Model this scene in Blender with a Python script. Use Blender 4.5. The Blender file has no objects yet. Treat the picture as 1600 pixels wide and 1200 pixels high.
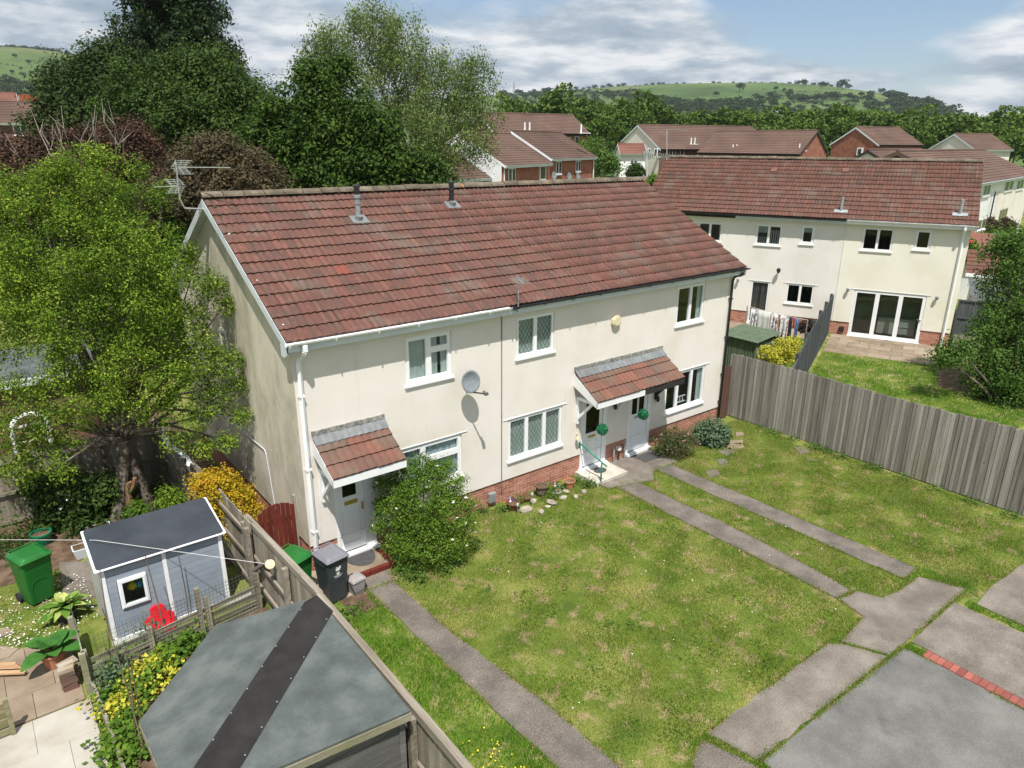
import bpy, math, random
import numpy as np
from mathutils import Vector, Matrix
sc = bpy.context.scene
COL = sc.collection
R = math.radians
rs = np.random.RandomState(7)
random.seed(7)

# ------------------------------------------------------------------ camera
CAM = (-4.584, -12.599, 8.537); YAW, PITCH, ROLL, FPX = R(38.0), R(18.858), R(0.317), 1107.3
_f = Vector((math.sin(YAW)*math.cos(PITCH), math.cos(YAW)*math.cos(PITCH), -math.sin(PITCH)))
_r0 = Vector((math.cos(YAW), -math.sin(YAW), 0)); _u0 = _r0.cross(_f)
_r = _r0*math.cos(ROLL)+_u0*math.sin(ROLL); _u = _u0*math.cos(ROLL)-_r0*math.sin(ROLL)
cd = bpy.data.cameras.new('camera'); cam = bpy.data.objects.new('camera', cd); COL.objects.link(cam)
m3 = Matrix((_r, _u, -_f)).transposed()
cam.matrix_world = Matrix.Translation(CAM) @ m3.to_4x4()
cd.sensor_width = 36; cd.lens = FPX/1600*36; cd.clip_start = .1; cd.clip_end = 9000
sc.camera = cam

def ray(px, py):
    return (_f + _r*((px-800)/FPX) - _u*((py-600)/FPX)).normalized()

# ------------------------------------------------------------------ sky, sun, exposure
SUN = Vector((-.6, -1, 2.25)).normalized()
w = bpy.data.worlds.new('World'); sc.world = w; w.use_nodes = True
nt = w.node_tree; N = nt.nodes; L_ = nt.links; N.clear()
def wn(t, **k):
    n = N.new(t)
    for a, b in k.items(): setattr(n, a, b)
    return n
def wm(op, a, b=None, c=None):
    n = wn('ShaderNodeMath', operation=op)
    for i, v in enumerate((a, b, c)):
        if v is None: continue
        if isinstance(v, (int, float)): n.inputs[i].default_value = v
        else: L_.new(v, n.inputs[i])
    return n.outputs[0]
sky = wn('ShaderNodeTexSky', sky_type='NISHITA', sun_disc=False, sun_elevation=R(62.6), sun_rotation=R(211), altitude=50, air_density=1.0, dust_density=1.0, ozone_density=3.0)
bg1 = wn('ShaderNodeBackground'); bg1.inputs[1].default_value = .10
L_.new(sky.outputs[0], bg1.inputs[0])
tc = wn('ShaderNodeTexCoord'); sx = wn('ShaderNodeSeparateXYZ'); L_.new(tc.outputs['Generated'], sx.inputs[0])
zz = wm('ADD', wm('MAXIMUM', sx.outputs[2], 0.0), .15)
px_ = wm('DIVIDE', sx.outputs[0], zz); py_ = wm('DIVIDE', sx.outputs[1], zz)
cb = wn('ShaderNodeCombineXYZ'); L_.new(px_, cb.inputs[0]); L_.new(py_, cb.inputs[1])
n1 = wn('ShaderNodeTexNoise'); L_.new(cb.outputs[0], n1.inputs['Vector']); n1.inputs['Scale'].default_value = .62; n1.inputs['Detail'].default_value = 7; n1.inputs['Roughness'].default_value = .5; n1.inputs['Distortion'].default_value = .15
n2 = wn('ShaderNodeTexNoise'); L_.new(cb.outputs[0], n2.inputs['Vector']); n2.inputs['Scale'].default_value = 1.9; n2.inputs['Detail'].default_value = 12; n2.inputs['Roughness'].default_value = .60; n2.inputs['Distortion'].default_value = .1
vd = wn('ShaderNodeVectorMath', operation='DOT_PRODUCT'); L_.new(tc.outputs['Generated'], vd.inputs[0]); vd.inputs[1].default_value = tuple(ray(1330, -25))
gap = wn('ShaderNodeMapRange', interpolation_type='SMOOTHSTEP'); L_.new(vd.outputs['Value'], gap.inputs[0]); gap.inputs[1].default_value = .978; gap.inputs[2].default_value = .9999; gap.inputs[4].default_value = .26
cov = wn('ShaderNodeValToRGB'); cov.color_ramp.elements[0].position = .30; cov.color_ramp.elements[1].position = .42
L_.new(wm('SUBTRACT', n1.outputs[0], gap.outputs[0]), cov.inputs[0])
ccol = wn('ShaderNodeValToRGB'); e = ccol.color_ramp.elements
e[0].position = .32; e[0].color = (.30, .38, .47, 1); e[1].position = .62; e[1].color = (.96, .97, .98, 1)
x = e.new(.46); x.color = (.46, .54, .62, 1); x = e.new(.55); x.color = (.74, .78, .82, 1)
L_.new(n2.outputs[0], ccol.inputs[0])
bg2 = wn('ShaderNodeBackground'); bg2.inputs[1].default_value = .80; L_.new(ccol.outputs[0], bg2.inputs[0])
mx = wn('ShaderNodeMixShader'); L_.new(wm('MULTIPLY', cov.outputs[0], .96), mx.inputs[0]); L_.new(bg1.outputs[0], mx.inputs[1]); L_.new(bg2.outputs[0], mx.inputs[2])
out = wn('ShaderNodeOutputWorld'); L_.new(mx.outputs[0], out.inputs[0])
sd = bpy.data.lights.new('sun', 'SUN'); so = bpy.data.objects.new('sun', sd); COL.objects.link(so)
sd.energy = 5.0; sd.angle = R(.53); sd.color = (1, .95, .87)
so.rotation_euler = SUN.to_track_quat('Z', 'Y').to_euler(); so.location = SUN*60
sc.view_settings.view_transform = 'Standard'; sc.view_settings.look = 'None'; sc.view_settings.gamma = 1
sc.view_settings.exposure = .33
sc.cycles.max_bounces = 6; sc.cycles.transparent_max_bounces = 12

# ------------------------------------------------------------------ helpers
def at(px, py, z=0.0):
    d = ray(px, py); t = (z-CAM[2])/d.z
    return Vector(CAM)+d*t
def ptd(px, py, depth):              # point seen at a pixel of the photograph, so many metres along the view axis
    d = ray(px, py); return Vector(CAM)+d*(depth/d.dot(_f))
def sm(t): t = max(0., min(1., t)); return t*t*(3-2*t)
def _ae(px, py): d = ray(px, py); return (math.degrees(math.atan2(d.x, d.y)), math.degrees(math.asin(d.z)))
_AZ = [(-60, 3.5), (-20, 5.0)]+[_ae(*q) for q in ((0, 80), (60, 84), (120, 93), (220, 120), (400, 150), (600, 158), (780, 150), (840, 147), (900, 143), (960, 138), (1050, 134), (1100, 133), (1200, 132), (1280, 136), (1340, 143), (1400, 152), (1450, 160), (1480, 168), (1520, 182), (1560, 198))]+[(80, .2), (120, .2), (180, 1), (300, 3.5)]
def elev_az(a):
    for (a0, e0), (a1, e1) in zip(_AZ[:-1], _AZ[1:]):
        if a0 <= a <= a1: return e0+(e1-e0)*(a-a0)/(a1-a0)
    return 1.0
def terrain(x, y):
    h = .47*sm((x-15.4)/4) if y > -30 else 0.
    h += 1.75*sm((y-15)/15)
    d = math.hypot(x-5, y)
    h += 1.2*sm((d-62)/30) if y > -20 else 0.
    dc = math.hypot(x-CAM[0], y-CAM[1])
    if dc > 160:
        az = math.degrees(math.atan2(x-CAM[0], y-CAM[1]))
        H = math.tan(R(elev_az(az)))*1500+8
        s = sm((dc-380)/1150)
        h = h*(1-s)+H*s
        if dc > 1550: h -= (dc-1550)*.03
        h += s*5*math.sin(x*.006+1)*math.sin(y*.005+az*.1)*(1-sm((dc-1300)/200))
    return h
def gz(p): return Vector((p.x, p.y, terrain(p.x, p.y)))
def onhill(px, py):
    d = ray(px, py); t = 150.
    while t < 2500:
        p = Vector(CAM)+d*t
        if p.z < terrain(p.x, p.y): return gz(p)
        t += 6
    return None

# materials ---------------------------------------------------------
MATS = {}
def mat(name, cols, scale=3., detail=6., rough=.85, bump=0., bscale=40., spec=.25, coord='Position', stretch=(1, 1, 1), rnd=0., fine=0., fscale=60., metal=0., trans=0., extra=None, distort=0., coat=0.):
    m = bpy.data.materials.new(name); m.use_nodes = True; MATS[name] = m
    t = m.node_tree; n = t.nodes; l = t.links; b = n['Principled BSDF']; o = n['Material Output']
    def nn(ty, **k):
        q = n.new(ty)
        for a, c in k.items(): setattr(q, a, c)
        return q
    def mth(op, a, c):
        q = nn('ShaderNodeMath', operation=op)
        for i, v in enumerate((a, c)):
            if isinstance(v, (int, float)): q.inputs[i].default_value = v
            else: l.new(v, q.inputs[i])
        return q.outputs[0]
    if coord == 'Position': pos = nn('ShaderNodeNewGeometry').outputs['Position']
    else: pos = nn('ShaderNodeTexCoord').outputs['Object']
    mp = nn('ShaderNodeMapping'); l.new(pos, mp.inputs[0]); mp.inputs['Scale'].default_value = stretch
    ns = nn('ShaderNodeTexNoise'); l.new(mp.outputs[0], ns.inputs['Vector']); ns.inputs['Scale'].default_value = scale; ns.inputs['Detail'].default_value = detail; ns.inputs['Roughness'].default_value = .6; ns.inputs['Distortion'].default_value = distort
    fac = ns.outputs[0]
    fac = mth('ADD', mth('MULTIPLY', mth('SUBTRACT', fac, .5), 1.9), .5)
    if rnd:
        at_ = nn('ShaderNodeAttribute', attribute_name='rnd'); oi = nn('ShaderNodeObjectInfo')
        rr = mth('FRACT', mth('ADD', at_.outputs['Fac'], oi.outputs['Random']), 0)
        fac = mth('ADD', mth('MULTIPLY', fac, 1-rnd), mth('MULTIPLY', rr, rnd))
    if fine:
        f2 = nn('ShaderNodeTexNoise'); l.new(mp.outputs[0], f2.inputs['Vector']); f2.inputs['Scale'].default_value = fscale; f2.inputs['Detail'].default_value = 3
        fac = mth('ADD', fac, mth('MULTIPLY', mth('SUBTRACT', f2.outputs[0], .5), fine))
    cr = nn('ShaderNodeValToRGB'); l.new(fac, cr.inputs[0]); el = cr.color_ramp.elements
    if len(cols) == 1: cols = [(0, cols[0][1]), (1, cols[0][1])]
    while len(el) < len(cols): el.new(.5)
    for q, (p, c) in zip(el, cols): q.position = p; q.color = (*c, 1)
    color = cr.outputs[0]
    if extra: color = extra(nn, l, mth, pos, color)
    l.new(color, b.inputs['Base Color'])
    b.inputs['Roughness'].default_value = rough; b.inputs['Specular IOR Level'].default_value = spec; b.inputs['Metallic'].default_value = metal
    if coat: b.inputs['Coat Weight'].default_value = coat
    if bump:
        bn = nn('ShaderNodeTexNoise'); l.new(pos, bn.inputs['Vector']); bn.inputs['Scale'].default_value = bscale; bn.inputs['Detail'].default_value = 5
        bp = nn('ShaderNodeBump'); bp.inputs['Strength'].default_value = bump; bp.inputs['Distance'].default_value = .02; l.new(bn.outputs[0], bp.inputs['Height']); l.new(bp.outputs[0], b.inputs['Normal'])
    if trans:
        tr = nn('ShaderNodeBsdfTranslucent'); l.new(color, tr.inputs[0]); ms = nn('ShaderNodeMixShader'); ms.inputs[0].default_value = trans
        l.new(b.outputs[0], ms.inputs[1]); l.new(tr.outputs[0], ms.inputs[2]); l.new(ms.outputs[0], o.inputs[0])
    return m
def overlay(color2, scale, lo, hi, amt=1., stretch=(1, 1, 1), rz=0., bright=None):
    # a stain or lichen layer with a shape of its own
    def f(nn, l, mth, pos, color):
        mp = nn('ShaderNodeMapping'); l.new(pos, mp.inputs[0]); mp.inputs['Scale'].default_value = stretch
        if rz:
            m0 = nn('ShaderNodeMapping'); m0.inputs['Rotation'].default_value = (0, 0, rz); l.new(pos, m0.inputs[0]); l.new(m0.outputs[0], mp.inputs[0])
        ns = nn('ShaderNodeTexNoise'); l.new(mp.outputs[0], ns.inputs['Vector']); ns.inputs['Scale'].default_value = scale; ns.inputs['Detail'].default_value = 5
        mr = nn('ShaderNodeMapRange'); l.new(ns.outputs[0], mr.inputs[0]); mr.inputs[1].default_value = lo; mr.inputs[2].default_value = hi; mr.inputs[4].default_value = amt
        mi = nn('ShaderNodeMix', data_type='RGBA'); l.new(mr.outputs[0], mi.inputs['Factor']); l.new(color, mi.inputs['A']); mi.inputs['B'].default_value = (*color2, 1)
        return mi.outputs['Result']
    return f
def chain(*fs):
    def f(nn, l, mth, pos, color):
        for g_ in fs: color = g_(nn, l, mth, pos, color)
        return color
    return f

HAZE = True
hm = bpy.data.materials.new('haze'); hm.use_nodes = True; MATS['haze'] = hm; hm.node_tree.nodes.clear(); _ho = hm.node_tree.nodes.new('ShaderNodeOutputMaterial'); _hv = hm.node_tree.nodes.new('ShaderNodeVolumePrincipled')
_hv.inputs['Density'].default_value = .00012; _hv.inputs['Color'].default_value = (.80, .88, 1.0, 1); _hv.inputs['Anisotropy'].default_value = .3; hm.node_tree.links.new(_hv.outputs[0], _ho.inputs['Volume'])

# mesh building -----------------------------------------------------
class G:
    def __init__(s, M=None): s.v = []; s.f = []; s.mi = []; s.M = M
    def add(s, vs, fs, m=0):
        b = len(s.v)
        if s.M is not None: vs = [s.M @ Vector(p) for p in vs]
        s.v += [tuple(p) for p in vs]; s.f += [tuple(b+i for i in q) for q in fs]; s.mi += [m]*len(fs); return s
    def box(s, x0, x1, y0, y1, z0, z1, m=0):
        return s.add([(x0, y0, z0), (x1, y0, z0), (x1, y1, z0), (x0, y1, z0), (x0, y0, z1), (x1, y0, z1), (x1, y1, z1), (x0, y1, z1)],
                     [(0, 3, 2, 1), (4, 5, 6, 7), (0, 1, 5, 4), (1, 2, 6, 5), (2, 3, 7, 6), (3, 0, 4, 7)], m)
    def quad(s, a, b, c, d, m=0): return s.add([a, b, c, d], [(0, 1, 2, 3)], m)
    def prism(s, poly, z0, z1, m=0, top=None):
        n = len(poly); zf = z1 if callable(z1) else (lambda x, y: z1)
        vs = [(x, y, z0) for x, y in poly]+[(x, y, zf(x, y)) for x, y in poly]
        return s.add(vs, [tuple(range(n-1, -1, -1)), tuple(range(n, 2*n))]+[(i, (i+1) % n, n+(i+1) % n, n+i) for i in range(n)], m)
    def ext(s, poly, y0, y1, m=0):   # polygon in xz extruded along y
        n = len(poly); vs = [(x, y0, z) for x, z in poly]+[(x, y1, z) for x, z in poly]
        return s.add(vs, [tuple(range(n)), tuple(range(2*n-1, n-1, -1))]+[(i, n+i, n+(i+1) % n, (i+1) % n) for i in range(n)], m)
    def extx(s, poly, x0, x1, m=0):  # polygon in yz extruded along x
        n = len(poly); vs = [(x0, y, z) for y, z in poly]+[(x1, y, z) for y, z in poly]
        return s.add(vs, [tuple(range(n-1, -1, -1)), tuple(range(n, 2*n))]+[(i, (i+1) % n, n+(i+1) % n, n+i) for i in range(n)], m)
    def beam(s, p, q, w_, h_, m=0, up=(0, 0, 1)):
        p = Vector(p); q = Vector(q); d = (q-p).normalized(); u = Vector(up)
        if abs(d.dot(u)) > .98: u = Vector((0, 1, 0))
        a = d.cross(u).normalized()*w_/2; b = a.cross(d).normalized()*h_/2
        vs = [p-a-b, p+a-b, p+a+b, p-a+b, q-a-b, q+a-b, q+a+b, q-a+b]
        return s.add(vs, [(0, 1, 2, 3), (7, 6, 5, 4), (0, 4, 5, 1), (1, 5, 6, 2), (2, 6, 7, 3), (3, 7, 4, 0)], m)
    def tube(s, pts, rad, n=8, m=0, cap=True):
        pts = [Vector(p) for p in pts]; rad = rad if isinstance(rad, (list, tuple)) else [rad]*len(pts)
        vs = []; fs = []; prev = None
        for i, p in enumerate(pts):
            d = (pts[min(i+1, len(pts)-1)]-pts[max(i-1, 0)]).normalized()
            u = Vector((0, 0, 1)) if abs(d.z) < .9 else Vector((1, 0, 0))
            if prev is not None and abs(d.dot(prev)) < .95: u = prev
            a = (u-d*u.dot(d)).normalized(); prev = a; b = d.cross(a)
            for k in range(n):
                t = 2*math.pi*k/n; vs.append(p+(a*math.cos(t)+b*math.sin(t))*rad[i])
        for i in range(len(pts)-1):
            for k in range(n):
                fs.append((i*n+k, i*n+(k+1) % n, (i+1)*n+(k+1) % n, (i+1)*n+k))
        if cap: fs.append(tuple(range(n-1, -1, -1))); fs.append(tuple(range((len(pts)-1)*n, len(pts)*n)))
        return s.add(vs, fs, m)
    def lathe(s, prof, c=(0, 0, 0), n=16, m=0, sx=1, sy=1):
        vs = []; fs = []
        for r_, z in prof:
            for k in range(n):
                t = 2*math.pi*k/n; vs.append((c[0]+r_*math.cos(t)*sx, c[1]+r_*math.sin(t)*sy, c[2]+z))
        for i in range(len(prof)-1):
            for k in range(n): fs.append((i*n+k, i*n+(k+1) % n, (i+1)*n+(k+1) % n, (i+1)*n+k))
        fs.append(tuple(range(n-1, -1, -1))); fs.append(tuple(range((len(prof)-1)*n, len(prof)*n)))
        return s.add(vs, fs, m)
    def frustum(s, c, bx, by, tx, ty, z0, z1, m=0, rnd=0.):
        def ring(a, b, z):
            if not rnd: return [(c[0]-a, c[1]-b, z), (c[0]+a, c[1]-b, z), (c[0]+a, c[1]+b, z), (c[0]-a, c[1]+b, z)]
            o = []
            for sx_, sy_, t0 in ((1, 1, 0), (-1, 1, 90), (-1, -1, 180), (1, -1, 270)):
                for k in range(4):
                    t = R(t0+30*k); o.append((c[0]+sx_*(a-rnd)+rnd*math.cos(t), c[1]+sy_*(b-rnd)+rnd*math.sin(t), z))
            return o
        r0 = ring(bx, by, z0); r1 = ring(tx, ty, z1); n = len(r0)
        return s.add(r0+r1, [tuple(range(n-1, -1, -1)), tuple(range(n, 2*n))]+[(i, (i+1) % n, n+(i+1) % n, n+i) for i in range(n)], m)
    def data(s, name, mats):
        me = bpy.data.meshes.new(name); me.from_pydata(s.v, [], s.f)
        for q in (mats if isinstance(mats, (list, tuple)) else [mats]): me.materials.append(q if not isinstance(q, str) else MATS[q])
        if max(s.mi, default=0) > 0: me.polygons.foreach_set('material_index', s.mi)
        return me
    def build(s, name, mats, parent=None, label=None, smooth=False, bevel=0, keep=True):
        o = bpy.data.objects.new(name, s.data(name, mats)); COL.objects.link(o)
        if smooth: o.data.shade_smooth() if smooth is True else o.data.shade_smooth()
        if bevel:
            b = o.modifiers.new('bevel', 'BEVEL'); b.width = bevel; b.segments = 2; b.limit_method = 'ANGLE'; b.angle_limit = R(35)
        if parent is not None: put(o, parent, keep)
        if label: o['label'] = label
        return o
def wmat(o):
    m = o.matrix_basis.copy()
    return wmat(o.parent) @ o.matrix_parent_inverse @ m if o.parent else m
def put(o, parent, keep=True):
    o.parent = parent
    if keep: o.matrix_parent_inverse = wmat(parent).inverted()
def tag(o, label=None, cat=None, group=None, kind=None):
    for k, v in (('label', label), ('category', cat), ('group', group), ('kind', kind)):
        if v: o[k] = v
    return o
def thing(name, loc, label, cat, group=None, rz=0):
    o = bpy.data.objects.new(name, None); COL.objects.link(o); o.location = loc; o.rotation_euler = (0, 0, rz); o.empty_display_size = .2
    return tag(o, label, cat, group)
def rawmesh(name, V, F, mats, rnd=None, parent=None, mi=None):   # numpy verts (n,3), faces (m,k)
    me = bpy.data.meshes.new(name); V = np.asarray(V, np.float32); F = np.asarray(F, np.int32); n, k = F.shape
    me.vertices.add(len(V)); me.vertices.foreach_set('co', V.ravel())
    me.loops.add(n*k); me.loops.foreach_set('vertex_index', F.ravel())
    me.polygons.add(n); me.polygons.foreach_set('loop_start', np.arange(0, n*k, k, dtype=np.int32)); me.polygons.foreach_set('loop_total', np.full(n, k, np.int32))
    for q in (mats if isinstance(mats, (list, tuple)) else [mats]): me.materials.append(MATS[q] if isinstance(q, str) else q)
    if rnd is not None:
        a = me.attributes.new('rnd', 'FLOAT', 'FACE'); a.data.foreach_set('value', np.asarray(rnd, np.float32))
    if mi is not None: me.polygons.foreach_set('material_index', np.asarray(mi, np.int32))
    me.update(calc_edges=True)
    o = bpy.data.objects.new(name, me); COL.objects.link(o)
    if parent is not None: put(o, parent)
    return o
def leafquads(C, size, up=.35, aspect=.55, droop=0., off=None):
    n = len(C); C = np.asarray(C, float)
    nrm = rs.normal(size=(n, 3))*(.55 if off is not None else 1); nrm[:, 2] = np.abs(nrm[:, 2])+up
    if off is not None: nrm += off*.75
    nrm[:, 2] += 1e-3; nrm /= np.linalg.norm(nrm, axis=1)[:, None]
    t = rs.normal(size=(n, 3)); t[:, 2] -= droop; t -= nrm*np.sum(t*nrm, axis=1)[:, None]; t /= np.linalg.norm(t, axis=1)[:, None]
    b = np.cross(nrm, t); s = (size*rs.uniform(.6, 1.3, n))[:, None]
    V = np.stack([C-t*s*.5, C+b*s*aspect*.5-nrm*s*.06, C+t*s*.5, C-b*s*aspect*.5-nrm*s*.06], 1).reshape(-1, 3)
    return V, np.arange(4*n).reshape(-1, 4)
def lumps(blobs, m=14, q=.33):
    # break each mass of the crown into boughs, so that gaps and shade fall between them
    o = []
    for b in blobs:
        fz = b[4] if len(b) > 4 else .85; o.append((b[0], b[1], b[2], b[3]*.50, fz))
        for k in range(m):
            z = 1-2*(k+.5)/m; a = 2.399*k+b[0]*7+rs.rand()*.8; rr = math.sqrt(max(0, 1-z*z)); e = rs.uniform(.66, 1.06)
            o.append((b[0]+math.cos(a)*rr*b[3]*e, b[1]+math.sin(a)*rr*b[3]*e, b[2]+z*b[3]*e*fz, b[3]*q*rs.uniform(.65, 1.25), .8))
    return o
def blob_tips(blobs, dens, shell=.55, pw=1., lump=False):
    if lump: blobs = lumps(blobs)
    out_ = []; tot = sum(b[3]**2 for b in blobs)
    for b in blobs:
        c = np.array(b[:3]); r_ = b[3]; fz = b[4] if len(b) > 4 else .85
        n = max(4, int(dens*(b[3]**2)/tot))
        d = rs.normal(size=(n, 3)); d /= np.linalg.norm(d, axis=1)[:, None]
        d[:, 2] = np.where((d[:, 2] < -.3) & (rs.rand(n) < .6), -d[:, 2], d[:, 2])
        lump = 1+.16*np.sin(d[:, 0]*5+c[0]*3)*np.cos(d[:, 1]*4+c[1])+.12*np.sin(d[:, 2]*7+c[2]*2)
        rr = (shell+(1-shell)*rs.rand(n)**.6)*lump
        out_.append(c+d*(rr*r_)[:, None]*np.array([1, 1, fz]))
    return np.concatenate(out_)
def foliage(name, tips, per, spread, size, m, parent=None, up=.35, aspect=.55, droop=0., label=None, kindrnd=.5):
    n = len(tips); C = np.repeat(tips, per, 0)+rs.normal(size=(n*per, 3))*spread
    if droop: C[:, 2] -= np.abs(rs.normal(size=n*per))*spread*droop
    V, F = leafquads(C, size, up, aspect, droop, off=(C-np.repeat(tips, per, 0))/spread)
    rt = np.repeat(rs.rand(n), per)*.65+rs.rand(n*per)*.35
    o = rawmesh(name, V, F, m, rt, parent)
    if label: o['label'] = label
    return o
def limbs(g, base, blobs, r0, tips=None, ntw=0, wob=.25, up=.5, n=6, m=0):
    base = Vector(base)
    for b in blobs:
        c = Vector(b[:3]); mid = base.lerp(c, .5)+Vector((random.uniform(-wob, wob), random.uniform(-wob, wob), up*random.random()))
        q1 = base.lerp(mid, .5)+Vector((random.uniform(-wob, wob)*.4, random.uniform(-wob, wob)*.4, 0))
        rr = r0*random.uniform(.35, .6)
        g.tube([base, q1, mid, c], [rr, rr*.8, rr*.5, rr*.2], n, m)
        if tips is not None:
            for k in range(ntw):
                t = tips[random.randrange(len(tips))]; t = Vector(t)
                if (t-c).length < b[3]*1.25:
                    s_ = mid.lerp(c, random.random()); k_ = s_.lerp(t, .5)+Vector((random.uniform(-1, 1), random.uniform(-1, 1), random.uniform(-1, 1)))*.08*b[3]
                    g.tube([s_, k_, t], [rr*.22, rr*.13, rr*.05], 4, m)
def pblobs(spec, depth):   # (px, py, radius px, depth offset[, z squash])
    o = []
    for q in spec:
        d = depth+(q[3] if len(q) > 3 else 0); p = ptd(q[0], q[1], d); o.append((p.x, p.y, p.z, q[2]*d/FPX, q[4] if len(q) > 4 else .9))
    return o
PAVED = []
def slab(poly, z0, z1, name, m, jitter=.012, step=.25):   # paving with a slightly ragged edge
    pts = []
    n = len(poly)
    for i in range(n):
        a = Vector((*poly[i], 0)); b = Vector((*poly[(i+1) % n], 0)); k = max(1, int((b-a).length/step))
        nr = Vector((-(b-a).y, (b-a).x, 0)).normalized()
        for j in range(k):
            p = a.lerp(b, j/k)+(nr*random.gauss(0, jitter) if j else Vector()); pts.append((p.x, p.y))
    PAVED.append(list(poly))
    return G().prism(pts, z0, z1).build(name, m)
# ------------------------------------------------------------------ materials
gr = overlay((.29, .275, .085), .8, .51, .70, .6)
gr2 = overlay((.34, .26, .15), 2.9, .545, .70, .85)
mat('straw', [(.1, (.26, .16, .075)), (.9, (.48, .34, .18))], scale=3, rough=.9, rnd=.5)
mat('lawn', [(.2, (.060, .098, .014)), (.5, (.115, .160, .024)), (.8, (.21, .215, .06))], scale=1.1, detail=8, rough=.95, bump=.6, bscale=60, fine=.5, fscale=22, extra=chain(gr, gr2))
mat('blade', [(.12, (.055, .105, .012)), (.42, (.145, .235, .020)), (.66, (.25, .32, .05)), (.92, (.42, .35, .17))], scale=1.3, detail=6, rough=.7, rnd=.6, trans=.25, extra=chain(gr, gr2))
mat('long_blade', [(.1, (.045, .13, .010)), (.5, (.12, .265, .018)), (.9, (.25, .40, .045))], scale=1.5, rough=.55, rnd=.5, trans=.3)
mat('field', [(.2, (0.041, 0.078, 0.020)), (.5, (0.072, 0.120, 0.029)), (.8, (0.114, 0.153, 0.050))], scale=.006, detail=9, rough=1, bump=0, fine=.25, fscale=.05, extra=chain(overlay((.14, .14, .055), .004, .52, .62, .6), overlay((.035, .06, .014), .018, .56, .66, .8)))
mat('soil', [(.2, (.06, .038, .024)), (.6, (.13, .085, .055)), (.9, (.2, .14, .1))], scale=4, detail=9, bump=.8, bscale=25, fine=.4)
mat('asphalt', [(.1, (0.095, 0.083, 0.074)), (.5, (0.149, 0.129, 0.113)), (.9, (0.216, 0.187, 0.164))], scale=1.6, detail=12, bump=.6, bscale=70, fine=1.7, fscale=38, extra=chain(overlay((.085, .08, .075), 1.3, .56, .68, .6), overlay((.34, .32, .29), 16, .70, .74, .6)))
mat('smooth_asphalt', [(.15, (.105, .103, .098)), (.5, (.142, .139, .132)), (.85, (.19, .186, .176))], scale=1.2, detail=12, bump=.35, bscale=90, fine=1.1, fscale=45, extra=chain(overlay((.245, .225, .205), .5, .54, .74, .5), overlay((.075, .075, .075), 1.8, .62, .72, .6)))
mat('concrete', [(.15, (0.117, 0.101, 0.087)), (.5, (0.171, 0.148, 0.129)), (.85, (0.243, 0.215, 0.187))], scale=1.5, detail=12, bump=.5, bscale=60, fine=1.2, fscale=40, extra=chain(overlay((.14, .128, .115), .9, .54, .74, .5), overlay((.10, .093, .082), 4.5, .62, .72, .4)))
mat('pale_concrete', [(.2, (.40, .37, .32)), (.8, (.56, .53, .47))], scale=3, bump=.3, fine=.3)
mat('pale_paving', [(.2, (0.292, 0.262, 0.215)), (.5, (0.378, 0.353, 0.310)), (.85, (0.447, 0.421, 0.378))], scale=1.6, detail=6, bump=.2, rnd=.25, extra=overlay((.30, .22, .125), 1.1, .57, .70, .75))
mat('sandstone', [(.1, (0.168, 0.121, 0.088)), (.5, (0.260, 0.205, 0.152)), (.9, (0.336, 0.279, 0.216))], scale=2, rnd=.45, bump=.3, fine=.3, extra=overlay((.13, .10, .075), 1.2, .55, .7, .6))
mat('render_cream', [(.2, (.69, .64, .565)), (.5, (.75, .705, .665)), (.8, (.77, .73, .69))], scale=.7, detail=7, rough=.92, bump=.5, bscale=55, fine=.1, fscale=30, extra=chain(overlay((.60, .56, .48), .5, .60, .80, .35, (1, 1, .35)), overlay((.58, .54, .46), 1.3, .60, .72, .3, (5, 1, .3))))
mat('render_pale', [(.2, (.70, .67, .63)), (.5, (.76, .73, .70)), (.8, (.79, .76, .73))], scale=.7, detail=7, rough=.92, bump=.45, bscale=55, fine=.08, extra=overlay((.62, .58, .50), .4, .60, .80, .35, (1, 1, .35)))
mat('render_lemon', [(.2, (0.740, 0.710, 0.587)), (.5, (0.780, 0.755, 0.659)), (.8, (0.810, 0.785, 0.690))], scale=.7, detail=7, rough=.92, bump=.45, bscale=55, fine=.08, extra=overlay((.66, .62, .44), .4, .60, .80, .35, (1, 1, .35)))
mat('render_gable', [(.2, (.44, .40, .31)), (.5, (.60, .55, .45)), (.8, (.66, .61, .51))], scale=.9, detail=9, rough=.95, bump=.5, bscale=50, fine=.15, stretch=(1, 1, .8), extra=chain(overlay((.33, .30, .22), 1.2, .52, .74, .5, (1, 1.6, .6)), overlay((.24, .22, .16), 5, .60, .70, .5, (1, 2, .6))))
mat('mortar', [(.2, (.52, .44, .37)), (.8, (.64, .56, .48))], scale=5, bump=.3)
mat('brick', [(0, (.24, .09, .065)), (.4, (.36, .15, .105)), (.7, (.43, .20, .14)), (1, (.48, .26, .19))], scale=1.5, rnd=.6, rough=.9, bump=.4, bscale=90, fine=.2)
mat('far_brick', [(.2, (.22, .085, .06)), (.8, (.34, .145, .10))], scale=2, fine=.7, fscale=6, rough=.95)
mat('dark_brick', [(.2, (.12, .07, .055)), (.8, (.2, .11, .09))], scale=2, fine=.7, fscale=6, rough=.95)
def tile_layers(rz=0.): return chain(overlay((.15, .125, .105), 1.3, .53, .68, .6), overlay((.25, .15, .11), 9, .60, .74, .4), overlay((.215, .094, .074), 1.9, .52, .66, .55, (7, .8, .8), rz), overlay((.085, .062, .055), 2.3, .50, .66, .6, (7, .7, .7), rz), overlay((.06, .045, .04), 3.6, .60, .76, .5))
tile_x = tile_layers(); BA_ = R(-66.782)
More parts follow.
